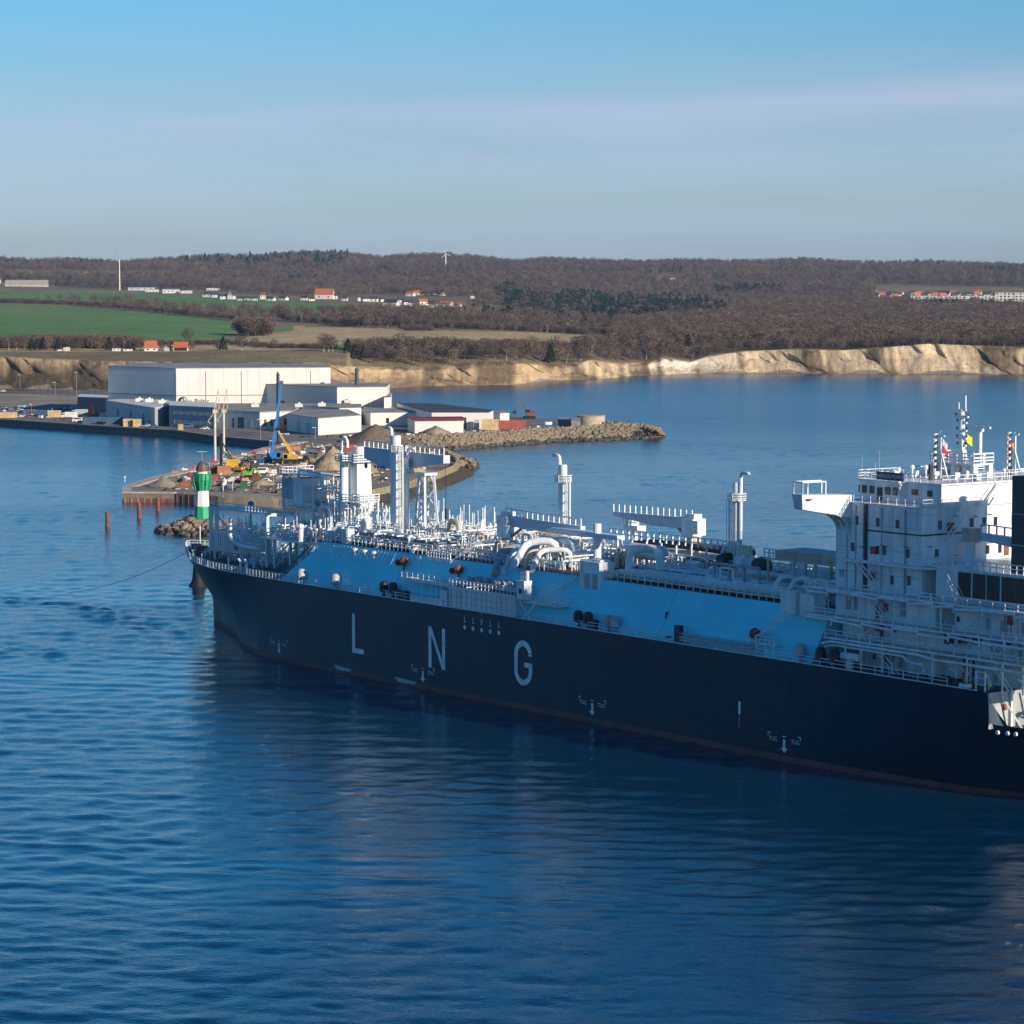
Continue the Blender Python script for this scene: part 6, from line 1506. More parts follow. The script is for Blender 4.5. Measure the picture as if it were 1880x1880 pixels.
# pitched red-roofed building
def gable(name, label, u0, D0, u1, D1, wid, ze, zr, wm, rm, z0=QZ, cat='building', wins=0, base_rise=0):
    a, b = Vector(Q(u0, D0)), Vector(Q(u1, D1)); d = (b - a); L = d.length; n = Vector((-d.y, d.x, 0)).normalized() * wid
    root = thing(name, label, cat, (a.x, a.y, z0), math.atan2(d.y, d.x))
    h, r = ze - z0, zr - z0
    mb = MB(); mb.prism([(0, 0), (L, 0), (L, wid), (0, wid)], -base_rise, h)
    for x in (0, L): mb.add([(x, 0, h), (x, wid, h), (x, wid / 2, r)], [(0, 1, 2), (2, 1, 0)])
    put('wall', mb, wm, root, smooth=False)
    e = wid * .05 + .2; k = (r - h) / (wid / 2) * e; mb = MB()
    for s in (0, 1):
        y0_, y1_ = (-e, wid / 2) if s == 0 else (wid + e, wid / 2)
        mb.add([(-e, y0_, h - k), (L + e, y0_, h - k), (L + e, y1_, r), (-e, y1_, r), (-e, y0_, h - k + .25), (L + e, y0_, h - k + .25), (L + e, y1_, r + .25), (-e, y1_, r + .25)],
               [(0, 1, 2, 3), (7, 6, 5, 4), (0, 4, 5, 1), (1, 5, 6, 2), (3, 7, 4, 0)])
    put('roof', mb, rm, root, smooth=False)
    for i in range(wins):
        x = L * (i + .5) / wins; put('window', MB().box((x, -.05, h * .5), (min(1.2, L / wins * .4), .12, 1.2)), M_glass, root, smooth=False)
    return root
M_rroof = mat('dark_red_roof', (.28, .03, .035), .6); M_tile = mat('orange_roof_tiles', (.50, .15, .065), .8, col2=(.38, .11, .05), scale=1.0); M_droof = mat('dark_roof_tiles', (.05, .05, .06), .8); M_render = mat('white_render', (.72, .69, .62), .8, var=.08)
g = gable('red_roofed_building', 'low white building with a dark red pitched roof above the breakwater', 762, 1318, 851, 1322, 22, ZV(771, 1320), ZV(765, 1335), M_hall, M_rroof)
d, _ = bldg('blue_shed', 'dark navy shed with a white flat roof left of the big hall', [(144, 1492), (200, 1478), (201, 1510), (150, 1525)], ZV(730, 1484), M_blue, roof_m=M_hall)
face(d, _, 0, .35, .52, .1, 6, M_rust, 'gate')
bldg('white_cube', 'small white cube building right of the dark-roofed store', [(908, 1402), (918, 1392), (935, 1394), (934, 1412), (912, 1415)], ZV(759, 1393), M_hall)
p = Q(656, 1470, QZ); put('chimney', MB().tube((0, 0, 0), (0, 0, ZV(676, 1470) - QZ), .95, 14), M_blue, loc=p, label='slim blue chimney standing behind the tall annex', cat='chimney')
for k, (u, D, zz) in enumerate(((258, 1440, 12), (276, 1436, 12), (300, 1420, 12), (470, 1400, 12), (550, 1400, 13.5), (592, 1405, 13.8), (640, 1440, 13.4))):
    x, y, _z = Q(u, D, 0); zr = [ZV(745, 1400), ZV(745, 1400), ZV(745, 1400), ZV(756, 1358), ZV(756, 1358), ZV(749.5, 1390), ZV(749.5, 1390)][k] + .3
    put('roof_unit', MB().box((0, 0, .8), (3.6, 2, 1.6)).tube((0, 0, 1.6), (0, 0, 2.2), .6, 8), M_hall, loc=(x, y, zr), label='white ventilation unit, %s on the factory roofs counted from the left' % ('first', 'second', 'third', 'fourth', 'fifth', 'sixth', 'seventh')[k], cat='ventilation unit', group='ventilation units on the factory roofs')
# circular tank and sheds on the headland
p = P(1085, 782, QZ); r = 26 * p[1] / 5400
put('round_tank', MB().lathe((0, 0, 0), [(r, 0), (r, 4.6), (r * 1.02, 4.7), (r * 1.02, 5.0)], 24), mat('tank_tan', (.46, .39, .27), .8, var=.15), loc=p, label='squat round tan tank near the breakwater tip', cat='tank')
bldg('tan_container', 'pale boxy store butting on the left of the round tank', [(1049, 1352), (1066, 1350), (1066, 1372), (1049, 1374)], ZV(772, 1352), mat('sand_paint', (.55, .48, .38), .7))
bldg('dark_shed', 'dark blue shed left of the pale store on the headland', [(1024, 1372), (1048, 1366), (1048, 1385), (1024, 1390)], ZV(771, 1368), M_blue)
def container(u, v, w, label, m, h=2.7, d=2.6, name='shipping_container', rz=0.0, z=QZ, ends=True):
    p = P(u, v, z); s = p[1] / 5400 * w
    root = thing(name, label, 'container', p, rz)
    put('box', MB().box((0, 0, h / 2), (s, d, h)), m, root, smooth=False)
    mb = MB(); n = max(4, int(s / .6))
    for i in range(n): mb.box((-s / 2 + s * (i + .5) / n, -d / 2 - .03, h / 2), (s / n * .4, .08, h * .86))
    put('corrugation', mb, m, root, smooth=False)
    mb = MB()
    for x in (-s / 2, s / 2): mb.box((x, -d / 2, h / 2), (.16, .16, h + .06))
    mb.box((0, -d / 2, h), (s, .16, .16)); put('corner_frame', mb, m, root, smooth=False); return root
M_cy = mat('container_yellow', (.62, .46, .24), .7); M_co = mat('container_orange', (.52, .22, .13), .7); M_cr = mat('container_red', (.42, .10, .07), .7); M_cb = mat('container_blue', (.05, .12, .20), .7); M_cw = mat('container_white', (.7, .68, .62), .7)
for a in ((235, 783, 16, 'left one of two yellow-cream containers on the quay below the office shed', M_cy, 3.6), (252, 783.5, 14, 'right one of two yellow-cream containers on the quay below the office shed', M_cy, 3.6), (100, 766, 23, 'pale yellow container on the quay left of the white van', M_cy, 3.4), (190, 767, 13, 'white container beside the dark navy shed', M_cw, 2.8),
          (189, 778, 74, 'long low blue container row along the quay edge', M_cb, 3.2), (80, 764, 20, 'dull blue container left of the pale yellow one', M_cb, 3.0), (16, 767, 30, 'long stack of yellow timber at the left edge of the quay', M_cy, 2.8),
          (900, 790.5, 31, 'yellow-tan container at the right end of the factory row', M_cy, 5.2), (875, 789, 9, 'grey container left of the yellow-tan one above the breakwater', M_halld, 4.6), (941, 789.5, 50, 'long brick-red container on the headland', M_cr, 4.4), (412, 871, 24, 'orange container in the middle of the construction jetty', M_co, 3.0),
          (394, 870, 13, 'dark red container left of the orange one on the jetty', M_rust, 2.8), (392, 881, 12, 'red and white skip on the jetty right behind the lighthouse', M_cr, 1.8), (341, 893, 14, 'pale red skip on the jetty left of the lighthouse', M_cr, 1.6), (448, 895, 11, 'dark green container behind the ship bow on the jetty', mat('container_green', (.03, .14, .10), .7), 2.2),
          (367, 786, 10, 'pale tan container at the foot of the quay light', M_cy, 3.6), (332, 789, 8, 'small tan box on the quay edge right of the yellow pair', M_cy, 2.6), (540, 826, 24, 'orange barrier block at the landward end of the jetty', M_co, 1.6)):
    container(*a[:5], h=a[5])
# ---- vehicles
def vehicle(kind, label, u, v, m, rz=0.0, group='vehicles on the quay and jetty', z=QZ):
    L, Wd, Hh = {'car': (4.4, 1.8, 1.4), 'van': (5.6, 2.0, 2.3), 'truck': (8.5, 2.4, 3.2)}[kind]
    root = thing({'car': 'parked_car', 'van': 'parked_van', 'truck': 'parked_truck'}[kind], label, kind, P(u, v, z), rz, group)
    if kind == 'truck':
        put('cargo_body', MB().box((1.0, 0, 1.95), (6.3, Wd, 2.5)), m, root); put('cab', MB().prism([(-3.9, -1.1), (-2.3, -1.1), (-2.3, 1.1), (-3.9, 1.1)], .6, 2.7, top=[(-3.6, -1), (-2.3, -1), (-2.3, 1), (-3.6, 1)]), M_cw, root, smooth=False)
        put('windscreen', MB().box((-3.2, 0, 2.1), (1.2, 2.22, .7)), M_glass, root)
    else:
        put('body', MB().prism([(-L / 2, -Wd / 2), (L / 2, -Wd / 2), (L / 2, Wd / 2), (-L / 2, Wd / 2)], .35, Hh * .58), m, root, smooth=False)
        a = L * (.28 if kind == 'car' else .36)
        put('cabin', MB().prism([(-a * 1.2, -Wd / 2 * .95), (a * 1.3, -Wd / 2 * .95), (a * 1.3, Wd / 2 * .95), (-a * 1.2, Wd / 2 * .95)], Hh * .58, Hh, top=[(-a * .7, -Wd * .4), (a * 1.1, -Wd * .4), (a * 1.1, Wd * .4), (-a * .7, Wd * .4)]), m, root, smooth=False)
        put('windows', MB().prism([(-a * 1.13, -Wd / 2 * .955), (a * .8, -Wd / 2 * .955), (a * .8, Wd / 2 * .955), (-a * 1.13, Wd / 2 * .955)], Hh * .62, Hh * .9, top=[(-a * .83, -Wd * .425), (a * .75, -Wd * .425), (a * .75, Wd * .425), (-a * .83, Wd * .425)]), M_glass, root, smooth=False)
    for x in (-L * .31, L * .31):
        for s in (-1, 1): put('wheel', MB().tube((x, s * Wd * .38, .36), (x, s * Wd * .52, .36), .36, 10), M_tyre, root)
    return root
for a in (('van', 'white van parked near the quay edge left of the long blue container row', 143, 775, M_cw, .2), ('truck', 'white box truck behind the white van on the quay', 127, 768, M_cw, .1), ('truck', 'grey truck parked left of the white container', 146, 763, M_halld, 0), ('car', 'white car parked by the dark navy shed', 138, 749, M_cw, .3),
          ('car', 'silver car just right of the yellow container pair', 270, 784, M_halld, 0), ('car', 'dark blue car right of the silver one on the quay', 282, 785, M_cb, .2), ('van', 'blue van under the office windows', 344, 786, M_cb, 0), ('car', 'white car at the right foot of the office block', 376, 789, M_cw, 0),
          ('van', 'white van on the jetty in front of the ship tower', 480, 870, M_cw, .2), ('car', 'silver car on the jetty between the sand heaps', 586, 823, M_cw, 0), ('truck', 'rust-red lorry beside the dark trucks on the jetty', 632, 838, M_rust, .3), ('truck', 'dark lorry left of the red one on the jetty', 607, 834, M_black, .2),
          ('car', 'white car behind the small dark boxes near the ship bow', 487, 886, M_cw, .1), ('car', 'white car farthest left at the fence of the gravel yard', 4, 720, M_cw, 0)):
    vehicle(*a)
p = P(1009, 787, QZ); bt = thing('boat', 'blue and white boat standing ashore above the breakwater', 'boat', p, .1)
put('hull', MB().prism([(-4.5, -1), (3, -1.2), (4.8, 0), (3, 1.2), (-4.5, 1)], .5, 1.9, top=[(-4.7, -1.3), (3.4, -1.5), (5.6, 0), (3.4, 1.5), (-4.7, 1.3)]), M_cb, bt, smooth=False); put('cabin', MB().box((-.5, 0, 2.5), (3.2, 1.8, 1.3)), M_white, bt)
# ---- excavators and cranes
def excavator(label, u, v, m, rz=0.0, s=1.0, up=.6, name='excavator'):
    root = thing(name, label, 'excavator', P(u, v, QZ), rz); root.scale = (s, s, s)
    for k in (-1, 1): put('track', MB().prism([(-1.9, k * 1.2 - .3), (1.9, k * 1.2 - .3), (1.9, k * 1.2 + .3), (-1.9, k * 1.2 + .3)], 0, .85), M_tyre, root)
    put('body', MB().box((.4, 0, 1.6), (3.0, 2.5, 1.2)).box((1.5, 0, 2.0), (1.0, 2.4, .9)), m, root); cb = put('cab', MB().box((-.6, -.7, 2.5), (1.3, 1.0, 1.5)), m, root); put('window', MB().box((-.7, -.72, 2.7), (1.34, 1.04, .8)), M_glass, cb)
    e = (-3.4, 0, 2.0 + 3.6 * up); mb = MB(); mb.beam((-.9, .3, 1.9), (-2.1, .3, 3.2 + 2.4 * up), .45); mb.beam((-2.1, .3, 3.2 + 2.4 * up), (e[0], .3, e[2]), .4); put('boom', mb, m, root)
    mb = MB(); mb.beam((e[0], .3, e[2]), (-4.9, .3, e[2] - 2.2), .32); put('stick', mb, m, root); put('bucket', MB().prism([(-5.4, -.3), (-4.4, -.3), (-4.4, .9), (-5.4, .9)], e[2] - 3.2, e[2] - 2.2), M_tyre, root)
    return root
M_my = mat('machine_yellow', (.62, .38, .05), .6); M_lime = mat('machine_lime', (.25, .55, .06), .6)
excavator('yellow excavator with raised arm beside the drilling rig on the jetty', 431, 856, M_my, .2, 1.0, .9)
excavator('yellow excavator lower down the jetty, right of the orange container', 442, 867, M_my, 2.6, .9, .2)
excavator('lime green excavator in the middle of the jetty', 456, 877, M_lime, 2.9, 1.0, .15)
excavator('orange excavator just below the lime green one', 447, 887, M_co, .4, .8, .1)
excavator('dark excavator with arm up standing behind the breakwater crest', 972, 769, mat('machine_dark', (.16, .06, .04), .6), .1, 1.5, .8)
excavator('dark excavator to the right of the yellow ones on the jetty', 465, 862, M_black, .3, 1.0, .7)
excavator('small red excavator at the landward end of the jetty', 640, 826, M_red, .2, .9, .3)
def mobile_crane(label, u, v, m, tip_u, tip_v, chassis_m, flip=1):
    p = Vector(P(u, v, QZ)); root = thing('mobile_crane', label, 'mobile crane', p, 0)
    tip = Vector(Q(tip_u, p.y, ZV(tip_v, p.y))) - p
    put('chassis', MB().box((flip * 1.5, 0, 1.3), (12, 2.6, 1.0)).box((-flip * 5.0, 0, 2.2), (1.8, 2.5, 1.6)), chassis_m, root)
    for x in (-4.4, -2.8, -1.2, 1.6, 3.2, 4.8):
        for s in (-1, 1): put('wheel', MB().tube((x + flip, s * 1.0, .6), (x + flip, s * 1.4, .6), .6, 10), M_tyre, root)
    put('turntable', MB().box((flip * .6, 0, 2.6), (5.2, 2.7, 1.8)).box((flip * 2.6, 0, 2.9), (1.6, 2.7, 2.0)), m, root)
    b0 = Vector((0, 0, 3.4)); mid = b0.lerp(tip, .45); b_ = put('boom', MB().beam(b0, mid, 1.1, 1.15), m, root, smooth=False)
    put('inner_boom', MB().beam(mid, tip, .7, .75), m, b_, smooth=False); put('boom_head', MB().box(tip, (1.4, 1.0, 1.2)), chassis_m, b_)
    put('ram', MB().tube((-flip * 1.4, 0, 3), b0.lerp(tip, .2), .3, 8), M_white, root)
    for k in (-1, 1): put('outrigger', MB().beam((-3.5, k * 1.3, 1), (-3.5, k * 3.6, .3), .4).beam((5.5, k * 1.3, 1), (5.5, k * 3.6, .3), .4), m, root, smooth=False)
    return root
mobile_crane('tall blue mobile crane standing on the jetty with its boom leaning right', 500, 848, mat('crane_blue', (.03, .22, .55), .4), 518, 702, M_cb)
mobile_crane('yellow mobile crane with its boom leaning left, right of the blue one', 537, 851, M_my, 510, 788, M_black, -1)
p = Vector(P(511, 812, QZ)); mb = MB(); zt = ZV(684, p.y) - QZ
mb.tube((0, 0, 0), (0, 0, zt), .55, 8)
for i in range(12): mb.tube((0, 0, zt * .55 + i * zt * .036), (0, 0, zt * .55 + i * zt * .036 + .5), .85, 8)
o = put('auger_mast', mb, M_black, loc=p, label='black auger mast rising between the blue crane boom and the factory', cat='drilling mast')
def rig(u, v, vt, label, m=M_black):
    p = Vector(P(u, v, QZ)); h = ZV(vt, p.y) - QZ; root = thing('piling_rig', label, 'piling rig', p, 0)
    put('leader', MB().bb(-.45, .45, -.4, .4, 0, h), m, root, smooth=False); put('base_machine', MB().box((4.2, 0, 1.9), (4.6, 3, 2.4)).box((4.2, -1.6, .5), (5.2, .8, 1.0)).box((4.2, 1.6, .5), (5.2, .8, 1.0)), M_my, root)
    mb = MB(); mb.beam((.4, 0, h * .75), (4.5, 0, 2.5), .4); mb.beam((.4, .8, h * .5), (3.8, .8, 2.5), .3); put('backstay', mb, m, root, smooth=False)
    return root
rig(406, 858, 796, 'dark piling rig with slanting back stays between the two pale masts')
def loading_arm(u, v, vt, label):
    p = Vector(P(u, v, QZ)); h = ZV(vt + 42, p.y) - QZ; ht = ZV(vt, p.y) - QZ
    root = thing('folding_mast', label, 'mast', p, 0)
    put('column', MB().tube((0, 0, 0), (0, 0, h), .5, 10).box((0, 0, h), (1.4, 1.2, 1.6)), mat('arm_cream', (.62, .57, .47), .6), root)
    mb = MB(); mb.beam((-.3, 0, h), (1.4, 0, ht), .3); mb.beam((1.4, 0, ht), (1.7, 0, h + 1), .25); put('upper_arm', mb, M_stain, root, smooth=False)
    mb = MB(); mb.beam((.2, 0, h), (-2.6, 0, h - 3.6), .25); mb.beam((-2.6, 0, h - 3.6), (-1.8, 0, h - 4.4), .25); put('outer_arm', mb, M_stain, root, smooth=False)
    put('counterweight', MB().box((.9, 0, h + .2), (.9, 1.0, 1.2)), M_my, root); return root
loading_arm(395, 850, 714, 'left one of two tall pale folding-arm masts at the jetty')
loading_arm(411, 830, 713, 'right one of two tall pale folding-arm masts at the jetty')
# ---- sand heaps
def heap(u, v, w, h, label, m=M_sand, elong=1.0, seed=1, name='sand_heap'):
    p = P(u, v, QZ); r0 = w / 2 * p[1] / 5400; rr = random.Random(seed); mb = MB(); n = 18; m_ = 7; vs_ = []
    off = [rr.uniform(.8, 1.15) for _ in range(n)]
    for j in range(m_ + 1):
        t = j / m_
        for i in range(n):
            a = 6.283 * i / n; r = r0 * (1 - t) ** .85 * off[i] * (1 + rr.uniform(-.06, .06)); vs_.append((r * math.cos(a) * elong, r * math.sin(a) * .7, h * t ** 1.1 * (1 + rr.uniform(-.05, .05))))
    mb.add(vs_, [(j * n + i, j * n + (i + 1) % n, (j + 1) * n + (i + 1) % n, (j + 1) * n + i) for j in range(m_) for i in range(n)])
    return put(name, mb, m, loc=p, smooth=True, label=label, cat='heap')
heap(300, 893, 56, 3.4, 'grey sand heap on the jetty tip left of the lighthouse', mat('grey_sand', (.27, .24, .18), .95, bump=.6), 1, 2)
heap(612, 862, 86, 8.6, 'largest tan sand heap on the jetty behind the forward crane', M_sand, 1, 3); heap(590, 843, 34, 3.5, 'small pale sand heap left of the lorries', M_sand, 1, 4)
heap(668, 868, 60, 5.5, 'reddish earth heap between the two crane columns', mat('red_earth', (.30, .20, .13), .95, bump=.8, bscale=.6), 1, 5); heap(545, 866, 60, 3, 'low sand heap right of the yellow crane', M_sand, 1.2, 6)
heap(690, 812, 150, 7.5, 'broad brown spoil heap in front of the white factory blocks', mat('brown_spoil', (.20, .155, .11), .95, bump=.8, bscale=.6, col2=(.11, .09, .065)), 1, 7); heap(760, 868, 46, 3.5, 'sand heap near the curved jetty end', M_sand, 1.2, 8)
heap(480, 890, 50, 2.2, 'flat sand heap low on the jetty by the ship bow', M_dirt, 1.2, 9); heap(395, 889, 40, 1.6, 'flat brown heap beside the lighthouse', M_dirt, 1.2, 10); heap(800, 798, 60, 4, 'sand bank between the spoil heap and the red-roofed building', M_dirt, 1.2, 11)
heap(560, 880, 90, 2.5, 'long low sand bank behind the ship process tower', M_sand, 1.4, 12)
# red and white barriers, stacks and small gear on the jetty
rj = random.Random(31)
ordn = ['first', 'second', 'third', 'fourth', 'fifth', 'sixth', 'seventh', 'eighth', 'ninth', 'tenth', 'eleventh', 'twelfth', 'thirteenth', 'fourteenth', 'fifteenth', 'sixteenth', 'seventeenth', 'eighteenth', 'nineteenth', 'twentieth']
for k in range(12):
    t = k / 11; u = 321 + t * 200; v = 868 - t * 51
    put('safety_barrier', MB().box((0, 0, .45), (2.2, .5, .9)).box((-.6, 0, 1.0), (.6, .5, .3)), (M_red, M_cw)[k % 2] if k % 3 else M_co, loc=P(u, v + 1, QZ), label='%s barrier block, %s along the water-side edge of the jetty counted from the lighthouse' % (('red', 'white')[k % 2] if k % 3 else 'orange', ordn[k]), cat='barrier', group='barriers along the jetty edge')
spots = [(330, 885), (352, 876), (366, 880), (382, 872), (386, 892), (404, 892), (424, 884), (436, 882), (446, 856), (470, 880), (476, 852), (486, 845), (458, 846), (520, 862), (500, 872), (512, 880), (530, 872), (548, 838), (566, 832), (574, 848), (420, 866), (470, 868), (556, 856), (602, 824), (618, 822), (596, 838), (424, 897), (470, 897), (330, 898), (650, 852)]
gm_ = [(M_rust, 'rust-brown'), (M_cw, 'white'), (mat('old_timber', (.30, .22, .13), .9), 'tan'), (M_black, 'black'), (mat('faded_orange', (.38, .19, .11), .8), 'faded orange'), (M_cb, 'dark blue'), (M_halld, 'grey'), (mat('dusty_brown', (.20, .15, .10), .9), 'brown')]
near = ['sand heap tip', 'lighthouse', 'lighthouse roof', 'dark red container', 'skip by the lighthouse', 'flat brown heap', 'orange container', 'lime green excavator', 'upper yellow excavator', 'lime green excavator side', 'blue crane chassis', 'blue crane outrigger', 'jetty middle', 'yellow crane wheels', 'white jetty van', 'low sand heap', 'low sand heap edge', 'yellow crane boom foot', 'orange barrier block', 'small pale sand heap', 'orange container roof', 'white jetty van side', 'largest sand heap', 'silver jetty car', 'dark lorry', 'pale sand heap top', 'sheet pile wall', 'ship bow mast', 'jetty tip beam', 'red lorry']
for k, (u, v) in enumerate(spots):
    m_, cn = gm_[(k * 5 + 3) % 8]; mb = MB(); s = rj.uniform(.45, .85)
    if k % 3 == 0: mb.box((0, 0, .9 * s), (3.0 * s, 1.6, 1.8 * s)).box((.4, 0, 2 * s), (1.2, 1.2, .7)); nm, ct_ = 'generator_box', 'box'
    elif k % 3 == 1:
        for j in range(4): mb.tube((-2.2 * s, j * .7, .35), (2.2 * s, j * .7, .35), .33, 7)
        for j in range(3): mb.tube((-2.2 * s, j * .7 + .35, .95), (2.2 * s, j * .7 + .35, .95), .33, 7)
        nm, ct_ = 'pipe_stack', 'pipe stack'
    else:
        for j in range(3): mb.box((0, 0, .35 + j * .55), (3.6 * s, 1.4, .3)).box((-1 + j, 0, .12 + j * .55), (.3, 1.4, .24))
        nm, ct_ = 'timber_stack', 'stack'
    put(nm, mb, m_, loc=P(u, v, QZ), rz=rj.uniform(-.6, .6), label='%s %s on the jetty next to the %s' % (cn, nm.replace('_', ' '), near[k]), cat=ct_)
put('white_silo', MB().tube((0, 0, 0), (0, 0, 2.5), .8, 12).tube((0, 0, 2.5), (0, 0, 2.9), .3, 8), M_cw, loc=P(412, 893, QZ), label='white upright cylinder on the jetty right of the lighthouse gallery', cat='silo')
# small litter of building material nobody could count
def litter(name, poly, n, mats_, smax, seed, hole=None):
    rr = random.Random(seed); us_ = [p[0] for p in poly]; vs__ = [p[1] for p in poly]; mb = MB(); k = 0
    while k < n:
        u, v = rr.uniform(min(us_), max(us_)), rr.uniform(min(vs__), max(vs__))
        if not inpoly(np.array([u]), np.array([v]), poly)[0]: continue
        p = P(u, v, QZ); s = rr.random() ** 2 * smax + .3; mb.mi = rr.randrange(len(mats_)); k += 1; t = rr.random()
        if t < .5: mb.box((p[0], p[1], QZ + s * .25), (s * rr.uniform(.6, 1.8), s, s * .5), rr.uniform(0, 3))
        elif t < .75: mb.beam((p[0], p[1], QZ + .15), (p[0] + rr.uniform(-3, 3), p[1] + rr.uniform(-2, 2), QZ + .15), .25)
        elif t < .9: mb.beam((p[0], p[1], QZ), (p[0], p[1], QZ + s * 1.4), .18)
        else: mb.lathe((p[0], p[1], QZ), [(s * .9, 0), (s * .5, s * .35), (.05, s * .5)], 6)
    put(name, mb, mats_, smooth=False, kind='stuff')
M_mud = mat('mud', (.12, .095, .07), .95)
litter('site_litter', [(300, 878), (355, 866), (430, 846), (480, 828), (545, 815), (720, 818), (800, 826), (820, 845), (740, 880), (640, 900), (500, 906), (300, 900)], 900, [M_mud, M_mud, M_sand, M_black, M_cw, M_rust, M_halld, M_stain], 1.7, 3)
litter('yard_litter', [(0, 747), (140, 749), (150, 765), (230, 784), (100, 772), (0, 765)], 170, [M_black, M_cb, M_halld, M_cw, M_black], 2.4, 4)
litter('yard_litter', [(480, 792), (530, 800), (620, 804), (800, 800), (860, 796), (1020, 790), (1020, 780), (860, 792), (700, 800), (560, 803)], 200, [M_mud, M_black, M_cw, M_rust, M_cb, M_halld], 1.8, 5)
# ---- lamp posts, fence
def lamp(u, v, vt, label):
    p = Vector(P(u, v, QZ)); h = ZV(vt, p.y) - QZ; root = thing('street_lamp', label, 'lamp post', p, 0, 'lamp posts on the quay')
    put('pole', MB().tube((0, 0, 0), (0, 0, h), .14, 6, .09), M_steel, root); put('lamp_head', MB().box((-.5, 0, h), (1.6, .4, .25)), M_cw, root)
for u, v, vt, lab in ((37, 722, 688, 'tall thin lamp post farthest left in front of the wooded cliff'), (101, 725, 702, 'shorter lamp post between the two tall ones before the cliff'), (141, 735, 684, 'tall thin lamp post left of the dark navy shed'), (194, 755, 736, 'lamp post at the left corner of the office shed'), (579, 807, 785, 'white lamp post on the quay right of the front block'), (478, 806, 770, 'thin lamp post between the two mobile cranes and the factory'), (58, 756, 742, 'short lamp post behind the yellow timber stack'), (230, 763, 750, 'short lamp post before the office shed doors')): lamp(u, v, vt, lab)
fn = thing('wire_fence', 'dark wire fence along the back of the gravel yard under the cliff', 'fence', P(0, 722, QZ))
a, b, c = Vector(P(-60, 720, QZ)), Vector(P(0, 722, QZ)), Vector(P(200, 727, QZ)); mb = MB(); mb.rail([a - b, Vector((0, 0, 0)), c - b], h=2.6, step=400, r=.06, bars=(1, .7, .4, .1)); put('wire', mb, M_line, fn)
for i in range(22): q_ = (a - b).lerp(c - b, i / 21); put('post', MB().beam(q_, q_ + Vector((0, 0, 2.8)), .25), M_line, fn, smooth=False)
# ------------------------------------------------------------------ countryside houses, masts, single trees
def inland(u, v): d, z = ground_at(u, v); x, y, _ = Q(u, d); return x, y, z, d
rv_ = random.Random(17)
def cottage(u, v, wpx, hpx, label, wm, rm, rz=None, rfrac=.5, group=None, name='village_house', chim=True, wins=2, dpt=None):
    x, y, z, d = inland(u, v); gs = 1.25 if name in ('village_house', 'town_house') else 1.0; L = wpx * gs * d / 5400; H_ = hpx * gs * d / 5400; he = H_ * (1 - rfrac); dp = dpt or min(L * .8, 9)
    root = thing(name, label, 'house', (x, y, z), rv_.uniform(-.5, .5) if rz is None else rz, group)
    mb = MB(); mb.prism([(-L / 2, -dp / 2), (L / 2, -dp / 2), (L / 2, dp / 2), (-L / 2, dp / 2)], -1.5, he)
    for s in (-L / 2, L / 2): mb.add([(s, -dp / 2, he), (s, dp / 2, he), (s, 0, H_)], [(0, 1, 2), (2, 1, 0)])
    put('wall', mb, wm, root, smooth=False)
    mb = MB(); e = .3; k = (H_ - he) / (dp / 2) * e
    for s in (-1, 1): mb.add([(-L / 2 - e, s * (dp / 2 + e), he - k), (L / 2 + e, s * (dp / 2 + e), he - k), (L / 2 + e, 0, H_), (-L / 2 - e, 0, H_), (-L / 2 - e, s * (dp / 2 + e), he - k + .3), (L / 2 + e, s * (dp / 2 + e), he - k + .3), (L / 2 + e, 0, H_ + .3), (-L / 2 - e, 0, H_ + .3)], [(0, 1, 2, 3), (4, 5, 6, 7), (0, 1, 5, 4), (0, 3, 7, 4), (1, 2, 6, 5)])
    rf = put('roof', mb, rm, root, smooth=False)
    if chim: put('chimney', MB().box((L * .2, .4, H_ + .3), (.7, .7, 1.4)), M_rust, rf, smooth=False)
    for i in range(wins): put('window', MB().box(((i + .5) / wins * L - L / 2, -dp / 2 - .03, he * .5), (min(1.6, L / wins * .35), .1, he * .4)), M_glass, root, smooth=False)
    return root
cottage(280, 658, 24, 18, 'farmhouse with a bright orange tiled roof on the cliff above the big hall', M_render, M_tile, .15, .68, name='farmhouse', dpt=9)
cottage(311, 662, 12, 12, 'small white gabled cottage between the two orange-roofed farmhouses', M_render, M_droof, 1.25, .45, name='farmhouse')
fb = cottage(335, 662, 26, 16, 'orange-roofed farm building with dark open bays, rightmost on the cliff', M_render, M_tile, .05, .6, name='farmhouse', wins=0, dpt=9)
put('open_bay', MB().box((0, -4.56, 1.4), (8.5, .1, 2.6)), M_black, fb, smooth=False)
for u, v, w, h, lab in ((113, 659, 10, 6, 'small white cabin, left one of the pair on the cliff edge'), (126, 658, 11, 6, 'small white cabin, right one of the pair on the cliff edge'), (217, 658, 15, 8, 'white and grey caravan-like cabin right of the pair on the cliff edge'), (238, 660, 16, 6, 'low white shed left of the orange-roofed farmhouse')):
    cottage(u, v, w, h, lab, M_render, M_droof if u != 126 else M_hall, .1, .35, name='cabin', chim=False)
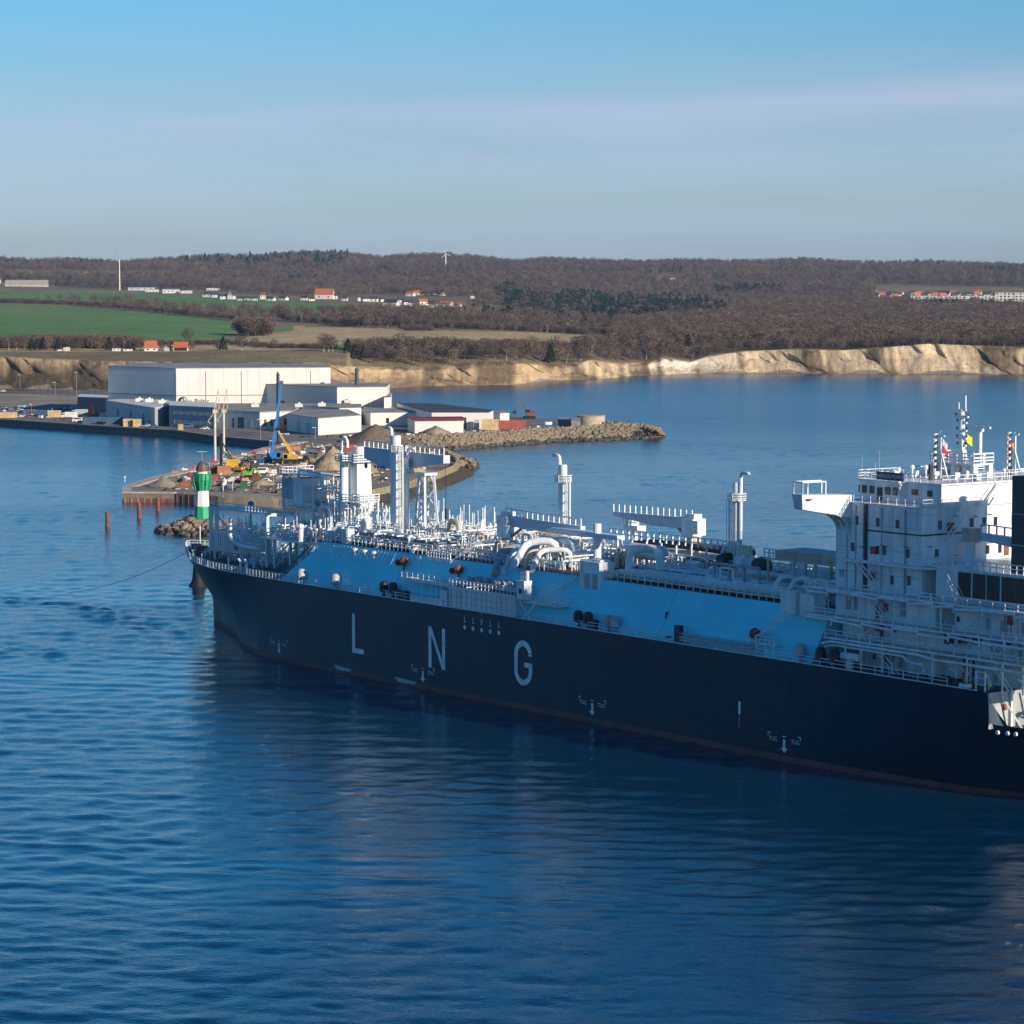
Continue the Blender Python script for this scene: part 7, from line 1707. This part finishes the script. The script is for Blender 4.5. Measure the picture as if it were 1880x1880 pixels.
places = [(485, 548, 8, 9, 'y'), (500, 552, 12, 6, 'w'), (523, 551, 12, 6, 'w'), (561, 551, 10, 6, 'w'), (574, 552, 9, 5, 'w'), (598, 549, 28, 15, 'R'), (614, 549, 12, 9, 'w'), (635, 552, 8, 6, 'w'), (661, 552, 6, 9, 'w'), (672, 553, 10, 7, 'w'), (688, 554, 12, 8, 'w'), (703, 554, 8, 7, 'w'),
          (720, 562, 22, 10, 'L'), (738, 559, 10, 12, 'L'), (750, 560, 16, 8, 'w'), (757, 562, 9, 9, 'w'), (777, 560, 14, 9, 'r'), (792, 564, 9, 10, 'w'), (802, 564, 9, 10, 'w'), (820, 563, 18, 8, 'r'), (838, 563, 14, 6, 'r'), (755, 544, 12, 7, 'r'), (770, 542, 14, 7, 'r'), (785, 541, 12, 8, 'r'), (800, 541, 9, 8, 'w'), (812, 543, 8, 6, 'r'),
          (868, 548, 6, 8, 'w'), (891, 551, 10, 11, 'w'), (900, 547, 4, 9, 'w'), (444, 552, 8, 6, 'w'), (456, 552, 10, 6, 'd'), (470, 552, 9, 6, 'd'), (412, 548, 12, 6, 'd'), (398, 546, 12, 7, 'd'), (383, 545, 12, 7, 'd')]
cm = {'w': (M_render, M_droof, 'white house with a dark roof'), 'y': (M_cream, M_rust, 'cream house with a brown roof'), 'R': (M_render, M_tile, 'large house with a broad red roof'), 'r': (M_render, M_tile, 'red-roofed house'), 'L': (M_render, M_droof, 'large white house'), 'd': (M_halld, M_droof, 'grey house with a dark roof')}
order = sorted(range(len(places)), key=lambda i: places[i][0])
tens = ['', '', 'twenty-', 'thirty-']
def nth(n):
    if n <= 20: return ordn[n - 1]
    if n == 30: return 'thirtieth'
    if n == 40: return 'fortieth'
    if n == 50: return 'fiftieth'
    return {2: 'twenty-', 3: 'thirty-', 4: 'forty-', 5: 'fifty-'}[n // 10] + ordn[n % 10 - 1]
for r_, i in enumerate(order):
    u, v, w, h, k = places[i]; wm, rm, ds = cm[k]
    cottage(u, v, w, h, '%s, %s from left in the village beyond the fields' % (ds, nth(r_ + 1)), wm, rm, None, .45 if k != 'R' else .55, 'houses of the village beyond the fields', chim=k in 'RL', wins=3 if k == 'L' else 2)
cottage(428, 548, 15, 15, 'tall white gabled house with a steep dark roof at the left of the village', M_render, M_droof, 1.35, .62, None, 'gabled_house')
def shed(u, v, w, h, label, wm, rm, rf=.25, name='farm_shed'): return cottage(u, v, w, h, label, wm, rm, .04, rf, None, name, False, 4, 14)
shed(264, 533, 48, 7, 'long shed with a blue roof below the tall mast', M_halld, M_blue); shed(283, 536, 24, 5, 'pale shed overlapping the long blue-roofed one', M_render, M_cream); shed(318, 538, 30, 7, 'light blue-roofed shed between the mast and the village', M_render, M_boom); shed(346, 538, 20, 5, 'low cream shed right of the light blue roof', M_render, M_halld)
shed(395, 533, 24, 4, 'pale long shed behind the left village houses', M_render, M_hall); shed(55, 526, 78, 11, 'big pale barn at the far left under the hills', mat('barn_stone', (.50, .46, .38), .8), mat('barn_roof', (.34, .32, .28), .8), .7, 'barn')
shed(1, 520, 12, 12, 'cream gabled barn cut by the left picture edge', M_cream, M_droof, .5, 'barn'); shed(1215, 516, 50, 7, 'long low white building alone in the woods on the hillside', M_cream, M_rust, .2, 'hillside_building'); shed(1436, 516, 26, 6, 'small rust-coloured building in the woods right of the long white one', M_rust, M_halld, .3, 'hillside_building')
# the town on the right
M_towerw = mat('slab_white', (.80, .79, .70), .8, var=.06)
spots2 = []
for i in range(44):
    u = 1600 + i * 6.4 + rv_.uniform(-3, 3); v = 541 + (i * 7 % 11) * .9 + (u - 1600) * .006
    spots2.append((u, v, rv_.choice([7, 8, 9, 11]), rv_.choice([6, 7, 8, 9]), rv_.choice('wrwrdd')))
spots2 += [(1563, 537, 6, 8, 'w'), (1548, 536, 5, 6, 'w'), (1592, 538, 6, 7, 'w'), (1544, 548, 11, 4, 'w'), (1621, 554, 14, 9, 'y'), (1632, 557, 14, 5, 'w'), (1660, 554, 10, 5, 'w')]
spots2.sort()
for r_, (u, v, w, h, k) in enumerate(spots2):
    wm, rm, ds = cm[k]; cottage(u, v, w, h, '%s, %s from left in the right-hand town' % (ds, nth(r_ + 1) if r_ < 59 else 'last'), wm, rm, None, .5, 'houses of the far town', 'town_house', False, 1)
def slab_block(u0, u1, v, floors, hpx, label):
    x0, y0, z0, d0 = inland((u0 + u1) / 2, v); a = Vector(Q(u0, d0)); b = Vector(Q(u1, d0 - 25)); L = (b - a).length; H_ = hpx * d0 / 5400
    root = thing('apartment_block', label, 'apartment block', (a.x, a.y, z0 - 1), math.atan2(b.y - a.y, b.x - a.x), 'apartment blocks of the far town')
    put('wall', MB().bb(0, L, 0, 12, 0, H_ + 1), M_towerw, root, smooth=False); put('roof', MB().bb(-.3, L + .3, -.3, 12.3, H_ + 1.01, H_ + 1.5), M_groof, root, smooth=False)
    n = int(L / 5.5)
    for i in range(n):
        for f in range(floors):
            z = 1 + H_ * (f + .25) / floors
            put('window', MB().bb(L * (i + .22) / n, L * (i + .72) / n, -.08, 0, z, z + H_ / floors * .5), M_glass if (i * 3 + f) % 4 else M_halld, root, smooth=False)
    for i in range(0, n, 5): put('stair_bay', MB().bb(L * i / n - .3, L * i / n + 1.2, -.5, 0, 0, H_ + 1), M_cream, root, smooth=False)
slab_block(1668, 1822, 560, 4, 17, 'long white four-storey apartment slab, left one at the far town')
slab_block(1822, 1930, 566, 6, 29, 'taller cream apartment slab at the right picture edge')
# wind turbine and radio mast
x, y, z, d = inland(819, 497); zt = ZV(467, d) - z
wt = thing('wind_turbine', 'white wind turbine with one blade raised on the wooded ridge', 'wind turbine', (x, y, z - 2))
put('tower', MB().tube((0, 0, 0), (0, 0, zt + 2), 1.7, 12, .9), M_white, wt); put('nacelle', MB().box((0, 0, zt + 2.5), (3, 5, 3)), M_white, wt)
bl = (ZV(458, d) - ZV(467, d)) * 1.05
for k in range(3): a = R(105 + 120 * k); put('blade', MB().beam((0, -2.6, zt + 2.5), (math.cos(a) * bl, -2.6, zt + 2.5 + math.sin(a) * bl), .7, .9), M_white, wt, smooth=False)
x, y, z, d = inland(224, 533); zt = ZV(456, d) - z
rm_ = thing('radio_mast', 'tall slender pale radio mast rising above the horizon on the left', 'mast', (x, y, z)); put('shaft', MB().tube((0, 0, 0), (0, 0, zt * .72), 1.3, 10, .9), M_cream, rm_); put('upper_mast', MB().tube((0, 0, zt * .72), (0, 0, zt), .7, 8, .35).lathe((0, 0, zt * .8), [(1.8, 0), (1.8, 1.5)], 8), M_grey, rm_)
p = inland(1345, 640)
# single trees that can be told apart near the cliff edge and in the fields
def tree_parts(kind, n, seed):
    rr = random.Random(seed); c = crown_mb(kind, rr, n); t = MB(); t.tube((0, 0, -.06), (0, 0, .6 if kind != 'conifer' else .9), .02, 6, .008)
    if kind != 'conifer':
        for i in range(9):
            a = rr.random() * 6.28; z = .22 + .35 * rr.random(); t.tube((0, 0, z), (math.cos(a) * .28, math.sin(a) * .28, z + .36), .009, 4, .003)
    return c, t
TK = {'bare': ('bare_tree', M_twig2, M_bark, 'bare brown tree'), 'birch': ('birch_tree', M_twig, M_birch, 'birch with pale trunk'), 'conifer': ('conifer_tree', M_ever, M_bark, 'dark evergreen tree')}
TM = {k: [(c.mesh('crown', TK[k][1]), t.mesh('trunk', TK[k][2])) for c, t in (tree_parts('conifer' if k == 'conifer' else 'bare', 420, s) for s in range(2))] for k in TK}
trees = [(20, 662, 26, 'birch'), (34, 662, 28, 'birch'), (48, 662, 24, 'bare'), (72, 660, 22, 'conifer'), (62, 660, 20, 'conifer'), (84, 661, 22, 'conifer'), (92, 661, 26, 'bare'), (110, 661, 22, 'conifer'), (122, 660, 14, 'conifer'), (138, 656, 30, 'bare'), (150, 655, 28, 'bare'), (172, 656, 34, 'bare'), (184, 657, 30, 'bare'),
         (204, 658, 24, 'conifer'), (231, 655, 30, 'birch'), (238, 655, 20, 'conifer'), (247, 656, 16, 'conifer'), (262, 654, 28, 'bare'), (299, 655, 22, 'bare'), (356, 658, 18, 'bare'), (402, 655, 22, 'bare'), (412, 655, 26, 'conifer'), (446, 657, 34, 'birch'), (470, 656, 26, 'bare'), (505, 657, 24, 'bare'), (596, 668, 36, 'birch'), (605, 668, 34, 'birch'), (612, 669, 30, 'birch'),
         (413, 584, 30, 'bare'), (640, 662, 26, 'conifer'), (652, 660, 26, 'conifer'), (668, 661, 24, 'conifer'), (700, 662, 32, 'bare'), (716, 664, 30, 'bare'), (745, 664, 32, 'bare'), (760, 666, 30, 'birch'), (800, 662, 32, 'bare'), (815, 662, 34, 'bare'), (826, 664, 30, 'birch'), (880, 662, 32, 'bare'), (905, 662, 30, 'bare'), (930, 662, 34, 'birch'), (980, 662, 34, 'bare'), (1010, 668, 36, 'conifer'), (1025, 670, 36, 'bare'), (1040, 668, 34, 'birch'), (1066, 664, 30, 'birch'), (1100, 660, 30, 'bare'), (1136, 662, 34, 'bare'), (1186, 660, 34, 'birch'), (1200, 652, 36, 'birch'), (1230, 655, 34, 'bare'), (1262, 650, 36, 'conifer')]
trees.sort()
cnt = {}
tot = {k: sum(1 for t in trees if t[3] == k) for k in TK}
for i, (u, v, h, k) in enumerate(trees):
    x, y, z, d = inland(u, v); cnt[k] = cnt.get(k, 0) + 1; s = h * d / 5400; nm, cm_, tm_, ds = TK[k]
    root = thing(nm, '%s near the cliff edge, %s of its kind from the left' % (ds, nth(cnt[k])), 'tree', (x, y, z), rv_.uniform(0, 6), 'single trees along the cliff edge'); root.scale = (s * 1.05, s * 1.05, s)
    c, t = TM[k][i % 2]; link('crown', c, root); link('trunk', t, root)
# ------------------------------------------------------------------ air
hz = bpy.data.materials.new('haze'); hz.use_nodes = True; nt = hz.node_tree; nt.nodes.clear()
pv = N(nt, 'ShaderNodeVolumePrincipled'); pv.inputs['Color'].default_value = (.38, .66, 1.0, 1); pv.inputs['Density'].default_value = HAZE; pv.inputs['Anisotropy'].default_value = .1
ou = N(nt, 'ShaderNodeOutputMaterial'); nt.links.new(pv.outputs[0], ou.inputs['Volume'])
put('haze', MB().bb(-5200, 5200, -400, 10200, -12, 165), hz, smooth=False, kind='stuff')
for o in bpy.data.objects:
    if '_poly' in o: del o['_poly']
